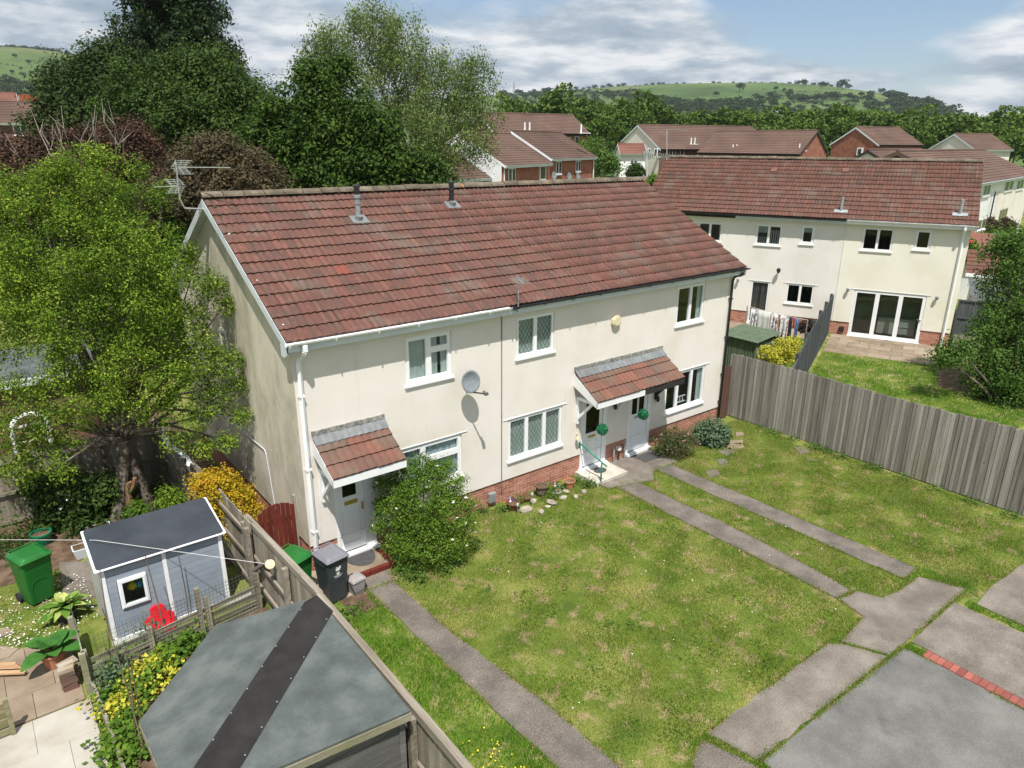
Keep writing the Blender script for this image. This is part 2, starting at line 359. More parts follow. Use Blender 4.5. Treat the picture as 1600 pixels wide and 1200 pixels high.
mat('roof_tile', [(0, (0.077, 0.050, 0.042)), (.3, (0.104, 0.058, 0.047)), (.55, (0.128, 0.058, 0.046)), (.8, (0.145, 0.070, 0.055)), (1, (0.167, 0.055, 0.039))], scale=1.0, rnd=.42, rough=.9, bump=.35, bscale=60, fine=.55, fscale=13, extra=tile_x)
mat('roof_tile_b', [(0, (0.074, 0.045, 0.034)), (.3, (0.097, 0.054, 0.041)), (.6, (0.120, 0.054, 0.040)), (1, (0.144, 0.069, 0.049))], scale=.9, rnd=.42, rough=.9, bump=.35, bscale=60, fine=.55, fscale=12, extra=tile_layers(-BA_))
mat('porch_tile', [(0, (0.103, 0.068, 0.057)), (.4, (0.143, 0.077, 0.060)), (.75, (0.190, 0.087, 0.064)), (1, (0.230, 0.128, 0.091))], scale=1.6, rnd=.5, rough=.9, bump=.35, bscale=60, fine=.6, fscale=12, extra=chain(overlay((.15, .115, .09), 2.0, .48, .66, .7), overlay((.12, .08, .06), 9, .68, .74, .6)))
mat('far_tile', [(.1, (0.086, 0.055, 0.045)), (.5, (0.113, 0.071, 0.057)), (.9, (0.149, 0.095, 0.076))], scale=.35, detail=8, rnd=.25, rough=.95, fine=.8, fscale=5)
mat('far_tile_red', [(.1, (.14, .07, .055)), (.9, (.22, .10, .075))], scale=.5, rough=.95, fine=.6, fscale=5)
mat('orange_tile', [(.1, (0.162, 0.043, 0.018)), (.9, (0.216, 0.068, 0.029))], scale=.5, rough=.95)
mat('red_tile', [(.1, (0.173, 0.052, 0.038)), (.9, (0.209, 0.072, 0.051))], scale=6, rough=.9)
mat('ridge_tile', [(.1, (.065, .055, .038)), (.5, (.135, .112, .082)), (.9, (.23, .20, .155))], scale=3, detail=9, rnd=.2, bump=.8, bscale=30, fine=.5, extra=overlay((.62, .25, .04), 1.6, .68, .72, .9))
mat('moss', [(.1, (.045, .04, .02)), (.9, (.12, .10, .05))], scale=8, bump=.6)
mat('lead', [(.1, (0.128, 0.139, 0.150)), (.9, (0.210, 0.225, 0.232))], scale=5, rough=.55, bump=.2, fine=.3, extra=overlay((.12, .12, .10), 4, .58, .72, .5))
mat('mossy_lead', [(.1, (.10, .10, .09)), (.5, (.24, .24, .22)), (.9, (.42, .42, .40))], scale=14, rough=.8, bump=.5)
mat('upvc', [(.2, (.78, .80, .82)), (.8, (.84, .85, .86))], scale=2, rough=.35, spec=.5)
mat('upvc_weathered', [(.2, (.58, .63, .68)), (.8, (.66, .70, .74))], scale=2, rough=.5, spec=.4, extra=overlay((.42, .45, .46), 2.5, .60, .75, .4))
mat('black_plastic', [(.2, (.012, .014, .017)), (.8, (.026, .028, .031))], scale=3, rough=.4, spec=.5)
mat('black_paint', [(.2, (.02, .019, .018)), (.8, (.04, .037, .035))], scale=3, rough=.7)
mat('grey_plastic', [(.2, (.10, .10, .115)), (.8, (.13, .13, .145))], scale=3, rough=.5, spec=.4)
mat('lid_grey', [(.2, (.17, .17, .20)), (.8, (.20, .20, .23))], scale=3, rough=.5, spec=.4)
mat('caddy_grey', [(.2, (.26, .24, .25)), (.8, (.33, .31, .31))], scale=3, rough=.6)
mat('bin_black', [(.2, (.030, .036, .042)), (.8, (.050, .058, .064))], scale=3, rough=.45, spec=.4)
mat('bin_green', [(.2, (0.010, 0.112, 0.018)), (.8, (0.018, 0.160, 0.029))], scale=2, rough=.4, spec=.45, extra=overlay((.06, .18, .07), 3, .60, .75, .4))
mat('bucket_green', [(.2, (.0, .14, .06)), (.8, (.01, .19, .09))], scale=2, rough=.35, spec=.5)
mat('green_paint', [(.2, (.0, .16, .115)), (.8, (.005, .21, .15))], scale=6, rough=.45, spec=.5)
mat('white_mark', [(.2, (.7, .72, .74)), (.8, (.8, .8, .8))], scale=2, rough=.6)
mat('galvanised', [(.2, (.40, .43, .46)), (.8, (.55, .58, .60))], scale=5, rough=.4, metal=.6)
mat('flue_grey', [(.2, (.20, .22, .24)), (.8, (.30, .32, .34))], scale=5, rough=.6)
mat('dish_grey', [(.2, (0.176, 0.200, 0.224)), (.8, (0.256, 0.280, 0.304))], scale=7, rough=.5, extra=overlay((.5, .5, .48), 9, .6, .7, .3))
mat('aluminium', [(.2, (.55, .56, .57)), (.8, (.7, .7, .7))], scale=3, rough=.35, metal=.8)
mat('brass', [(.2, (.45, .32, .06)), (.8, (.55, .40, .10))], scale=8, rough=.35, metal=.5)
mat('lead_came', [(0, (.05, .055, .06))], rough=.5)
mat('room_painted_lit', [(.2, (.10, .10, .09)), (.8, (.20, .19, .17))], scale=.8, rough=.9)  # paler room colour, painting in the light inside the folding doors
mat('room_painted_dim', [(.2, (.020, .021, .022)), (.8, (.045, .044, .042))], scale=.8, rough=.9)  # dark grey box colour stands in for the dimness of rooms behind glass
mat('curtain_grey', [(.2, (.46, .50, .50)), (.8, (.58, .62, .62))], scale=2, rough=.9)
mat('curtain_blue', [(.2, (.30, .36, .46)), (.8, (.62, .66, .72))], scale=3, rough=.9, stretch=(8, 1, .4))
mat('net_curtain', [(.2, (.55, .60, .58)), (.8, (.74, .78, .76))], scale=3, rough=.9, stretch=(5, 1, .5))
mat('striped_curtain', [(.25, (.035, .03, .05)), (.45, (.10, .08, .11)), (.52, (.30, .22, .13)), (.56, (.05, .04, .07)), (.8, (.16, .13, .17))], scale=9, detail=2, rough=.9, stretch=(1, 1, .02))
mat('blind_grey', [(.2, (.30, .32, .33)), (.8, (.40, .42, .43))], scale=2, rough=.8)
def wood(name, lo, mid, hi, ax='z', sc_=1.5, r=.5, ex=None):
    st = {'z': (9, 9, .5), 'x': (.5, 9, 9), 'y': (9, .5, 9)}[ax]
    return mat(name, [(.1, lo), (.5, mid), (.9, hi)], scale=sc_, detail=8, rough=.9, bump=.4, bscale=30, stretch=st, rnd=r, fine=.3, fscale=8, extra=ex)
wood('fence_grey', (.115, .102, .088), (.235, .215, .188), (.38, .36, .32), r=.5, ex=chain(overlay((.20, .20, .10), .5, .54, .7, .45), overlay((.05, .045, .04), 9, .70, .74, .6)))
wood('fence_weathered', (.13, .11, .085), (.25, .22, .175), (.40, .37, .31), r=.45, ex=overlay((.12, .13, .07), .8, .54, .7, .4))
wood('rail_weathered_y', (.12, .10, .08), (.24, .21, .17), (.38, .35, .30), ax='y', r=.3)
wood('rail_weathered_x', (.13, .12, .09), (.25, .23, .17), (.38, .35, .28), ax='x', r=.4, ex=overlay((.14, .16, .06), 1.0, .5, .7, .5))
wood('dark_stain', (.045, .053, .057), (.075, .085, .090), (.12, .13, .135), r=.35)
wood('shed_black_x', (.06, .06, .062), (.11, .108, .105), (.22, .21, .20), ax='x', r=.3)
wood('gate_red', (.085, .014, .010), (.125, .022, .015), (.17, .035, .022), r=.3)
wood('gate_brown', (.085, .045, .035), (.12, .065, .05), (.16, .09, .07), r=.4)
wood('mossy_rail', (.10, .10, .05), (.19, .18, .095), (.30, .28, .18), ax='x', r=.4)
wood('green_sheet', (.06, .085, .05), (.095, .13, .085), (.15, .19, .14), r=.2)
wood('plank_fresh', (.30, .17, .09), (.42, .26, .15), (.52, .36, .23), ax='x', r=.4)
mat('felt_green_grey', [(.15, (0.066, 0.078, 0.076)), (.5, (0.095, 0.111, 0.109)), (.85, (0.140, 0.157, 0.153))], scale=2.2, detail=10, rough=.95, bump=.5, bscale=150, fine=.5, fscale=60, extra=overlay((.07, .082, .08), 2.6, .57, .72, .4, (1, 2, 1)))
mat('felt_black', [(.2, (0.018, 0.017, 0.017)), (.8, (0.032, 0.030, 0.029))], scale=3, detail=9, rough=.9, bump=.3, bscale=120, fine=.3)
mat('felt_navy', [(.2, (.030, .036, .048)), (.8, (.048, .056, .070))], scale=1.5, detail=8, rough=.85, bump=.25, bscale=100)
mat('shed_blue', [(.2, (0.235, 0.278, 0.346)), (.8, (0.306, 0.345, 0.410))], scale=2, rnd=.3, rough=.6, bump=.1)
mat('white_paint', [(.2, (.72, .74, .78)), (.8, (.82, .83, .85))], scale=3, rough=.5)
mat('red_plastic', [(.2, (.55, .01, .02)), (.8, (.68, .02, .04))], scale=3, rough=.35, spec=.5)
mat('yellow_toy', [(0, (.7, .55, .03))], rough=.5); mat('blue_toy', [(0, (.02, .35, .6))], rough=.5); mat('green_toy', [(0, (.25, .55, .08))], rough=.5)
mat('terracotta', [(.2, (.36, .15, .085)), (.8, (.52, .24, .14))], scale=6, rough=.85, bump=.2)
mat('glazed_brown', [(.2, (.13, .05, .03)), (.8, (.22, .09, .05))], scale=5, rough=.3, spec=.5)
mat('barrel_wood', [(.2, (.10, .07, .045)), (.8, (.22, .16, .11))], scale=4, rough=.9, stretch=(8, 8, .6))
mat('stone', [(.2, (.24, .21, .17)), (.8, (.45, .41, .34))], scale=6, rough=.9, bump=.6, rnd=.4)
mat('rubber', [(.2, (.018, .018, .018)), (.8, (.04, .04, .04))], scale=20, rough=.95)
mat('mat_grey', [(.2, (.055, .057, .06)), (.8, (.085, .087, .09))], scale=20, rough=.95, bump=.4)
mat('bark', [(.2, (.055, .045, .038)), (.5, (.12, .095, .08)), (.8, (.22, .19, .165))], scale=3, detail=8, rough=.95, bump=.9, bscale=18, stretch=(1, 1, 2.5))
mat('pale_bark', [(.2, (.18, .15, .12)), (.8, (.42, .38, .33))], scale=4, rough=.95, bump=.4)
mat('stump_wood', [(.2, (.16, .09, .05)), (.8, (.32, .20, .12))], scale=5, rough=.95, bump=.6, stretch=(3, 3, .6))
mat('cane', [(.2, (.10, .07, .045)), (.8, (.20, .15, .10))], scale=4, rough=.8)
mat('wire', [(.2, (.05, .06, .055)), (.8, (.12, .13, .12))], scale=4, rough=.5)
mat('rope', [(.2, (.62, .62, .60)), (.8, (.72, .72, .70))], scale=4, rough=.8)
mat('ivory', [(.2, (.62, .55, .36)), (.8, (.70, .63, .44))], scale=4, rough=.45)
mat('flag_red', [(0, (.55, .02, .03))], rough=.6); mat('flag_blue', [(0, (.03, .10, .42))], rough=.6)
mat('cloth_pale', [(.2, (.42, .44, .40)), (.8, (.52, .54, .50))], scale=4, rough=.95)
mat('cloth_print', [(.30, (.16, .17, .21)), (.46, (.42, .41, .42)), (.6, (.66, .64, .62))], scale=9, detail=4, rough=.95)
mat('cloth_dark', [(.2, (.02, .02, .03)), (.8, (.05, .05, .06))], scale=6, rough=.95); mat('cloth_denim', [(.2, (.08, .13, .24)), (.8, (.15, .22, .36))], scale=6, rough=.95); mat('cloth_red', [(0, (.35, .02, .04))], rough=.9)
mat('worktop', [(.2, (.28, .29, .26)), (.8, (.36, .37, .33))], scale=2, rough=.5)
def leafm(name, lo, mid, hi, scale=.6, rnd=.6, trans=.3, rough=.65, spec=.16):
    return mat(name, [(.1, lo), (.5, mid), (.9, hi)], scale=scale, detail=4, rough=rough, spec=spec, rnd=rnd, trans=trans)
leafm('leaf_lime', (.045, .10, .010), (.14, .23, .020), (.38, .46, .06))
leafm('leaf_dark', (0.016, 0.033, 0.008), (0.033, 0.061, 0.013), (0.066, 0.102, 0.025))
leafm('leaf_maple', (0.020, 0.043, 0.008), (0.043, 0.084, 0.015), (0.090, 0.143, 0.031))
leafm('leaf_conifer', (0.010, 0.025, 0.009), (0.022, 0.047, 0.014), (0.047, 0.076, 0.020), trans=.12)
leafm('leaf_chestnut', (0.021, 0.050, 0.008), (0.048, 0.098, 0.013), (0.096, 0.165, 0.025))
leafm('leaf_birch', (.065, .115, .028), (.135, .20, .052), (.25, .31, .11))
leafm('leaf_plum', (.026, .018, .014), (.066, .040, .028), (.14, .07, .045))
leafm('leaf_olive', (0.044, 0.036, 0.019), (0.084, 0.068, 0.036), (0.136, 0.108, 0.060))
leafm('leaf_ash', (.030, .072, .012), (.065, .135, .020), (.15, .25, .055))
leafm('leaf_bush', (.035, .090, .010), (.085, .17, .018), (.19, .29, .035))
leafm('leaf_pinkish', (.035, .065, .018), (.085, .12, .04), (.20, .13, .09))
leafm('leaf_lavender', (.05, .10, .05), (.10, .16, .085), (.17, .24, .15))
leafm('leaf_gold', (.22, .19, .01), (.48, .36, .02), (.62, .24, .03), rnd=.75)
leafm('leaf_yellow', (.30, .30, .02), (.52, .50, .05), (.66, .62, .12), rnd=.7)
leafm('leaf_variegated', (.08, .20, .025), (.20, .32, .06), (.58, .58, .22), rnd=.8)
leafm('leaf_wood', (.045, .085, .014), (.092, .160, .026), (.16, .24, .045), scale=.05, rnd=.55)
leafm('leaf_hill', (.030, .055, .018), (.050, .085, .026), (.075, .12, .035), scale=.02, rnd=.5)
leafm('leaf_rhubarb', (.03, .11, .02), (.06, .19, .035), (.10, .25, .05), scale=6, rnd=.2)
leafm('topiary', (.012, .10, .045), (.03, .19, .085), (.06, .30, .15), trans=.1)
mat('petal_white', [(0, (.8, .8, .78))], rough=.6); mat('petal_pink', [(0, (.55, .22, .28))], rough=.6); mat('petal_yellow', [(0, (.75, .6, .03))], rough=.6); mat('petal_red', [(0, (.6, .02, .05))], rough=.6)
# glass: clear enough to see the curtains behind, mirror-like at a slant
def glass(name, tint, refl):
    m = bpy.data.materials.new(name); m.use_nodes = True; t = m.node_tree; n = t.nodes; l = t.links; n.clear(); MATS[name] = m
    o = n.new('ShaderNodeOutputMaterial'); tr = n.new('ShaderNodeBsdfTransparent'); tr.inputs[0].default_value = (*tint, 1)
    gl = n.new('ShaderNodeBsdfGlossy'); gl.inputs['Roughness'].default_value = .03; ms = n.new('ShaderNodeMixShader')
    fr = n.new('ShaderNodeLayerWeight'); fr.inputs[0].default_value = .5; pw = n.new('ShaderNodeMath'); pw.operation = 'POWER'; l.new(fr.outputs['Facing'], pw.inputs[0]); pw.inputs[1].default_value = 5; ad = n.new('ShaderNodeMath'); ad.operation = 'MULTIPLY_ADD'; l.new(pw.outputs[0], ad.inputs[0]); ad.inputs[1].default_value = .9; ad.inputs[2].default_value = refl
    l.new(ad.outputs[0], ms.inputs[0]); l.new(tr.outputs[0], ms.inputs[1]); l.new(gl.outputs[0], ms.inputs[2]); l.new(ms.outputs[0], o.inputs[0]); return m
glass('glass', (.86, .90, .89), .045); glass('dark_glass', (.35, .37, .37), .045)

# ------------------------------------------------------------------ the ground, one sheet out to the horizon
def build_ground():
    rad = [0]+list(np.arange(3, 60, 3.))+list(np.geomspace(60, 380, 26))+list(np.linspace(400, 1650, 48))+[2000, 2500, 3200]
    na = 240; V = [(CAM[0], CAM[1], terrain(CAM[0], CAM[1]))]; F = []; mi = []
    for r_ in rad[1:]:
        for k in range(na):
            a = 2*math.pi*k/na; x = CAM[0]+r_*math.sin(a); y = CAM[1]+r_*math.cos(a); V.append((x, y, terrain(x, y)))
    for k in range(na): F.append((0, 1+(k+1) % na, 1+k)); mi.append(0)
    for i in range(len(rad)-2):
        for k in range(na):
            a = 1+i*na+k; b = 1+i*na+(k+1) % na; F.append((a, b, b+na, a+na)); mi.append(1 if rad[i+1] > 110 else 0)
    me = bpy.data.meshes.new('ground'); me.from_pydata(V, [], F); me.materials.append(MATS['lawn']); me.materials.append(MATS['field'])
    me.polygons.foreach_set('material_index', mi); me.shade_smooth()
    o = bpy.data.objects.new('ground', me); COL.objects.link(o); tag(o, kind='structure')
build_ground()
# ------------------------------------------------------------------ house parts
def tile_mesh(name, wd, gauge, m, rolls=2, seg=6, hgt=.022, th=.030):
    # bold rolled tile: local x across, y up the slope, z off the roof; the tail is thick and shows the step
    v = []; f = []; n = rolls*seg
    def prof(i):
        t = (i % seg)/seg; return hgt*(1-abs(2*t-1)**1.5)
    for yy, zo in ((0, .042), (gauge+.02, .006)):
        for i in range(n+1): v.append((wd*i/n, yy, prof(i)+zo))
    for i in range(n+1): v.append((wd*i/n, .004, prof(i)*.6+.004))
    k = n+1
    for i in range(n): f.append((i, i+1, k+i+1, k+i)); f.append((2*k+i, 2*k+i+1, i+1, i))
    me = bpy.data.meshes.new(name); me.from_pydata(v, [], f); me.materials.append(MATS[m] if isinstance(m, str) else m)
    return me
def tiled_slope(roof, M, width, slope_len, courses, m, limit=300, special=None, tw=.3, red=None):
    """tiles in rows on a roof plane: M maps (x across, y up the slope, z out) into the roof's frame; the nearest are objects, the rest one stuff mesh"""
    gauge = slope_len/courses; nx = round(width/tw); wd = width/nx
    me = tile_mesh('tile', wd, gauge, m); W = wmat(roof)
    cells = []
    for j in range(courses):
        for i in range(nx):
            p = W @ M @ Vector((wd*(i+.5), gauge*(j+.5), 0)); cells.append(((p-Vector(CAM)).length, i, j, p))
    cells.sort(key=lambda c: c[0])
    mv = np.array([q.co[:] for q in me.vertices]); mf = np.array([p.vertices[:] for p in me.polygons])
    RV = []; RF = []; RR = []; b = 0
    rtile = None
    if red is not None: rtile = min(cells, key=lambda c: (c[3]-red).length)
    for k, (d, i, j, p) in enumerate(cells):
        jit = Matrix.Translation((wd*i+random.gauss(0, .002), gauge*j+random.gauss(0, .004), random.gauss(0, .0015))) @ Matrix.Rotation(random.gauss(0, .004), 4, 'X')
        T = M @ jit
        if k < limit or (rtile and (i, j) == (rtile[1], rtile[2])):
            mesh_ = me
            if rtile and (i, j) == (rtile[1], rtile[2]):
                mesh_ = me.copy(); mesh_.materials[0] = MATS['red_tile']
            o = bpy.data.objects.new('tile', mesh_); COL.objects.link(o); o.parent = roof; o.matrix_basis = T
            if mesh_ is not me: o['label'] = 'brighter red replacement tile'
        else:
            A = np.array(T); RV.append(mv @ A[:3, :3].T+A[:3, 3]); RF.append(mf+b); RR += [random.random()]*len(mf); b += len(mv)
    if RV:
        o = rawmesh('tile_field', np.concatenate(RV), np.concatenate(RF), m, RR); o.parent = roof; o['kind'] = 'stuff'
def slopeM(x0, y0, z0, ang, back=False, width=0):
    if not back: return Matrix.Translation((x0, y0, z0)) @ Matrix.Rotation(ang, 4, 'X')
    return Matrix.Translation((x0+width, y0, z0)) @ Matrix.Rotation(math.pi, 4, 'Z') @ Matrix.Rotation(ang, 4, 'X')
def holed(g, x0, x1, z0, z1, ops, y=0., dep=.09, m=0):
    xs = sorted({x0, x1} | {v for o in ops for v in (max(x0, min(x1, o[0])), max(x0, min(x1, o[1])))}); zs = sorted({z0, z1} | {v for o in ops for v in (max(z0, min(z1, o[2])), max(z0, min(z1, o[3])))})
    for a, b in zip(xs[:-1], xs[1:]):
        for c, d in zip(zs[:-1], zs[1:]):
            mx_, mz = (a+b)/2, (c+d)/2
            if any(o[0] < mx_ < o[1] and o[2] < mz < o[3] for o in ops): continue
            g.quad((a, y, c), (b, y, c), (b, y, d), (a, y, d), m)
    for a, b, c, d in ops:
        c_ = max(c, z0)
        g.quad((a, y, c_), (a, y+dep, c_), (a, y+dep, d), (a, y, d), m); g.quad((b, y+dep, c_), (b, y, c_), (b, y, d), (b, y+dep, d), m)
        if d <= z1: g.quad((a, y+dep, d), (b, y+dep, d), (b, y, d), (a, y, d), m)
        if c > z0: g.quad((a, y, c), (b, y, c), (b, y+dep, c), (a, y+dep, c), m)
def window(par, x0, x1, z0, z1, panes, M=None, y=0., lat=False, back=None, backs=None, sill=True, fr=.055, gm='glass', lintel=False, room='room_painted_dim', dy=.03, name='window', fm='upvc', bd=.065):
    """frame with panes; panes = fractions (u0,u1,v0,v1); back = (material, v from, v to, pleats)"""
    g = G(M); W_ = x1-x0; H = z1-z0
    ya, yb = y+dy, y+dy+.06
    g.box(x0, x1, ya, yb, z1-fr*.8, z1); g.box(x0, x1, ya, yb, z0, z0+fr*.8)
    g.box(x0, x0+fr*.8, ya, yb, z0+fr*.8, z1-fr*.8); g.box(x1-fr*.8, x1, ya, yb, z0+fr*.8, z1-fr*.8)
    rects = []
    for u0, u1, v0, v1 in panes:
        a, b, c, d = x0+fr*.5+(W_-fr)*u0, x0+fr*.5+(W_-fr)*u1, z0+fr*.5+(H-fr)*v0, z0+fr*.5+(H-fr)*v1
        q = fr*.95   # sash round each pane, a little proud
        for bx in ((a, b, d-q, d), (a, b, c, c+q), (a, a+q, c+q, d-q), (b-q, b, c+q, d-q)): g.box(bx[0], bx[1], ya-.016, yb-.012, bx[2], bx[3])
        rects.append((a+q, b-q, c+q, d-q))
    w_ = g.build(name, fm, par, keep=False)
    for a, b, c, d in rects:
        G(M).box(a, b, y+dy+.022, y+dy+.03, c, d).build('pane', gm, w_, keep=False)
        if lat:
            l = G(M); st = .115; yy = y+dy+.016; hh = d-c; ww = b-a; kk = 1.55
            n = int((ww+hh/kk)/st)+2
            for i in range(-n, n+1):
                for s_ in (1, -1):
                    # line x = a + i*st + s*(z-c)/kk clipped to the pane
                    zA, zB = c, d; X = lambda z: a+i*st*1.0+s_*(z-c)/kk
                    pts = []
                    for z in np.linspace(c, d, 25):
                        if a <= X(z) <= b: pts.append(z)
                    if len(pts) > 1: l.beam((X(pts[0]), yy, pts[0]), (X(pts[-1]), yy, pts[-1]), .008, .006, up=(0, 1, 0))
            l.build('lead_lattice', 'lead_came', w_, keep=False)
    if back is not None or backs:
        for bm, v0, v1, pl, u0, u1 in (backs or [(back[0], back[1], back[2], back[3], 0, 1)]):
            a = x0+W_*u0+.02; b = x0+W_*u1-.02; n = max(2, int(W_*(u1-u0)/.03)); c_, d_ = z0+H*v0, z0+H*v1
            vs = []; 
            for i in range(n+1):
                yy = y+dy+bd+.012*pl*math.sin(i*1.1+.6*math.sin(i*.7)); xx = a+(b-a)*i/n; vs += [(xx, yy, c_), (xx, yy, d_)]
            G(M).add(vs, [(2*i, 2*i+2, 2*i+3, 2*i+1) for i in range(n)]).build('curtain' if pl else 'blind', bm, w_, keep=False)
    rg = G(M); D_ = .85; e_ = .03
    rg.add([(x0-e_, y+dy+.06, z0-e_), (x1+e_, y+dy+.06, z0-e_), (x1+e_, y+dy+.06, z1+e_), (x0-e_, y+dy+.06, z1+e_), (x0-.3, y+D_, z0-.5), (x1+.3, y+D_, z0-.5), (x1+.3, y+D_, z1+.2), (x0-.3, y+D_, z1+.2)],
           [(4, 5, 6, 7), (0, 4, 7, 3), (1, 2, 6, 5), (0, 1, 5, 4), (3, 7, 6, 2)])
    rg.build('room_interior', room, w_, keep=False)
    if sill: G(M).box(x0-.04, x1+.04, y-.05, y+dy+.01, z0-.045, z0-.006).build('sill', fm, w_, keep=False)
    if lintel: G(M).box(x0-.15, x1+.15, y-.018, y+.01, z1+.004, z1+.016).build('drip_bead', 'upvc_weathered', w_, keep=False)
    return w_
def half_pipe(g, p, q, r_=.056, n=6, out=(0, -1, 0)):
    p = Vector(p); q = Vector(q); o = Vector(out); vs = []
    for P in (p, q):
        for s_, rr in ((0, r_), (1, r_*.86)):
            for k in range(n+1):
                t = math.pi*k/n; vs.append(P+o*(math.cos(t)*rr)+Vector((0, 0, -math.sin(t)*rr)))
    k = n+1; f = []
    for i in range(n): f.append((i, i+1, 2*k+i+1, 2*k+i)); f.append((k+i+1, k+i, 3*k+i, 3*k+i+1))
    f += [(0, 2*k, 3*k, k), (n, k+n, 3*k+n, 2*k+n)]+[(i, k+i, k+i+1, i+1) for i in range(n)]+[(2*k+i, 2*k+i+1, 3*k+i+1, 3*k+i) for i in range(n)]
    g.add(vs, f)
def strip_roof(roof, M, width, slope_len, courses, m, name='tile_courses'):
    g = G(M); ga = slope_len/courses; vs = []; fs = []
    for j in range(courses):
        y0 = ga*j; y1 = ga*(j+1)+.02
        g.add([(0, y0, .035), (width, y0, .035), (width, y1, .004), (0, y1, .004), (0, y0, .0), (width, y0, .0)], [(0, 1, 2, 3), (4, 5, 1, 0)])
    o = g.build(name, m, roof, keep=False); return o
def ridge(roof, x0, x1, y, z, m, w_=.145, indiv=True, th=.45):
    n = max(1, round((x1-x0)/th)); d = (x1-x0)/n; g = G(); k = 7; vs = []; 
    def ring(x, rr): return [(x, math.cos(math.pi*i/k)*rr*1.15, math.sin(math.pi*i/k)*rr*.75) for i in range(k+1)]
    vs = ring(.0, w_)+ring(d*.97, w_*.97)+ring(0, w_-.02)
    f = [(i, k+1+i, k+2+i, i+1) for i in range(k)]+[(i, i+1, 2*(k+1)+i+1, 2*(k+1)+i) for i in range(k)]
    g.add(vs, f); me = g.data('ridge_tile', m)
    if indiv:
        for i in range(n):
            o = bpy.data.objects.new('ridge_tile', me); COL.objects.link(o); o.parent = roof; o.location = (x0+d*i, y, z-.03+random.gauss(0, .004)); o.rotation_euler = (0, random.gauss(0, .006), random.gauss(0, .006))
    else:
        h = G(); h.tube([(x0, y, z), (x1, y, z)], w_*.8, 6); h.build('ridge', m, roof, keep=False)
def bricks(par, x0, x1, z0, courses, skips, y, limit, M=None, name='brick', far=False):
    """stretcher courses 215 x 65 with recessed joints on the plane y, facing -y"""
    me = G().box(0, .215, 0, .05, 0, .065).data('brick', 'brick'); W = wmat(par); M = M or Matrix()
    cells = []
    for j in range(courses):
        z = z0+j*.075+.005; off = .1125*(j % 2); x = x0-off
        while x < x1:
            a, b = max(x, x0), min(x+.215, x1)
            if b-a > .05:
                segs = [(a, b)]
                for s0, s1, sz0, sz1 in skips:
                    if sz0 < z+.03 < sz1:
                        ns_ = []
                        for (c, d) in segs:
                            if d <= s0 or c >= s1: ns_.append((c, d))
                            else:
                                if s0-c > .04: ns_.append((c, s0))
                                if d-s1 > .04: ns_.append((s1, d))
                        segs = ns_
                for c, d in segs: cells.append((c, d, z))
            x += .225
    cells.sort(key=lambda c: ((W @ M @ Vector((c[0], y, c[2])))-Vector(CAM)).length)
    rest = G(); 
    RV = []; RR = []
    for k, (a, b, z) in enumerate(cells):
        yy = y-.003+random.gauss(0, .0008)
        if k < limit:
            o = bpy.data.objects.new(name, me); COL.objects.link(o); o.parent = par; o.matrix_basis = M @ Matrix.Translation((a, yy, z)) @ Matrix.Diagonal(((b-a)/.215, 1, 1, 1))
        else: RV.append((a, b, yy, z)); RR += [random.random()]*6
    if RV:
        g = G(M)
        for a, b, yy, z in RV: g.box(a, b, yy, yy+.05, z, z+.065)
        o = g.build('brick_field', 'brick', par, keep=False); o['kind'] = 'stuff'
        at_ = o.data.attributes.new('rnd', 'FLOAT', 'FACE'); at_.data.foreach_set('value', RR)

# ================================================================== the cream terrace in front
LA, DA, SOF, EO, VO = 13.713, 8.02, 4.85, .24, .17
ZT = 5.06; RZ = 7.36; ANG = math.atan2(RZ-ZT, DA/2+EO); SL = (DA/2+EO)/math.cos(ANG)
H1 = thing('terraced_house', (0, 0, 0), 'cream rendered terrace of three homes with a long mottled red tiled roof', 'house')
opsA = {'w1g': (2.12, 3.79, 1.12, 2.19), 'w1u': (2.41, 3.57, 3.62, 4.67), 'w2u': (5.38, 6.56, 3.68, 4.67), 'w2g': (5.15, 6.90, 1.08, 2.18), 'w3u': (11.13, 12.37, 3.60, 4.73), 'w3g': (10.93, 12.73, .97, 2.18),
        'd1': (.60, 1.50, .13, 2.2), 'd2': (7.60, 8.56, .12, 2.2), 'd3': (9.40, 10.34, .09, 2.2)}
g = G(); holed(g, 0, LA, .6, SOF+.1, list(opsA.values()), 0., .09)
g.quad((0, 0, .6), (LA, 0, .6), (LA, .03, .6), (0, .03, .6))
g.build('front_wall', 'render_cream', H1)
zr_in = RZ-.10
gz_ = lambda y: ZT-.06+(min(y, DA-y)+EO)*math.tan(ANG)-.04
g = G()
pl = [(0, .6), (DA, .6), (DA, gz_(DA)), (DA/2, gz_(DA/2)), (0, gz_(0))]
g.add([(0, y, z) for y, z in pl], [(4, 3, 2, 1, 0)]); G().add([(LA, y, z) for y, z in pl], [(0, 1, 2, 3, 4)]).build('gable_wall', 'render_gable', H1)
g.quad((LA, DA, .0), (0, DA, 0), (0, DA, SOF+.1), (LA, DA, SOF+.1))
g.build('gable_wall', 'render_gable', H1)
pp = G(); holed(pp, .0, LA, -.3, .598, [opsA['d1'], opsA['d2'], opsA['d3']], .035, .06); pp.quad((.035, 0.035, -.3), (.035, DA, -.3), (.035, DA, .598), (.035, 0.035, .598)); pp.quad((LA-.035, .035, -.3), (LA-.035, DA, -.3), (LA-.035, DA, .598), (LA-.035, .035, .598))
plinth = pp.build('plinth', 'mortar', H1)
bricks(plinth, .0, LA, 0, 8, [(.60, 1.5, .12, 3), (7.6, 8.56, .11, 3), (9.4, 10.34, .08, 3)], .035, 300)
bricks(plinth, 0, DA, 0, 8, [], .035, 0, M=Matrix.Rotation(-math.pi/2, 4, 'Z') @ Matrix.Translation((-DA, 0, 0)))
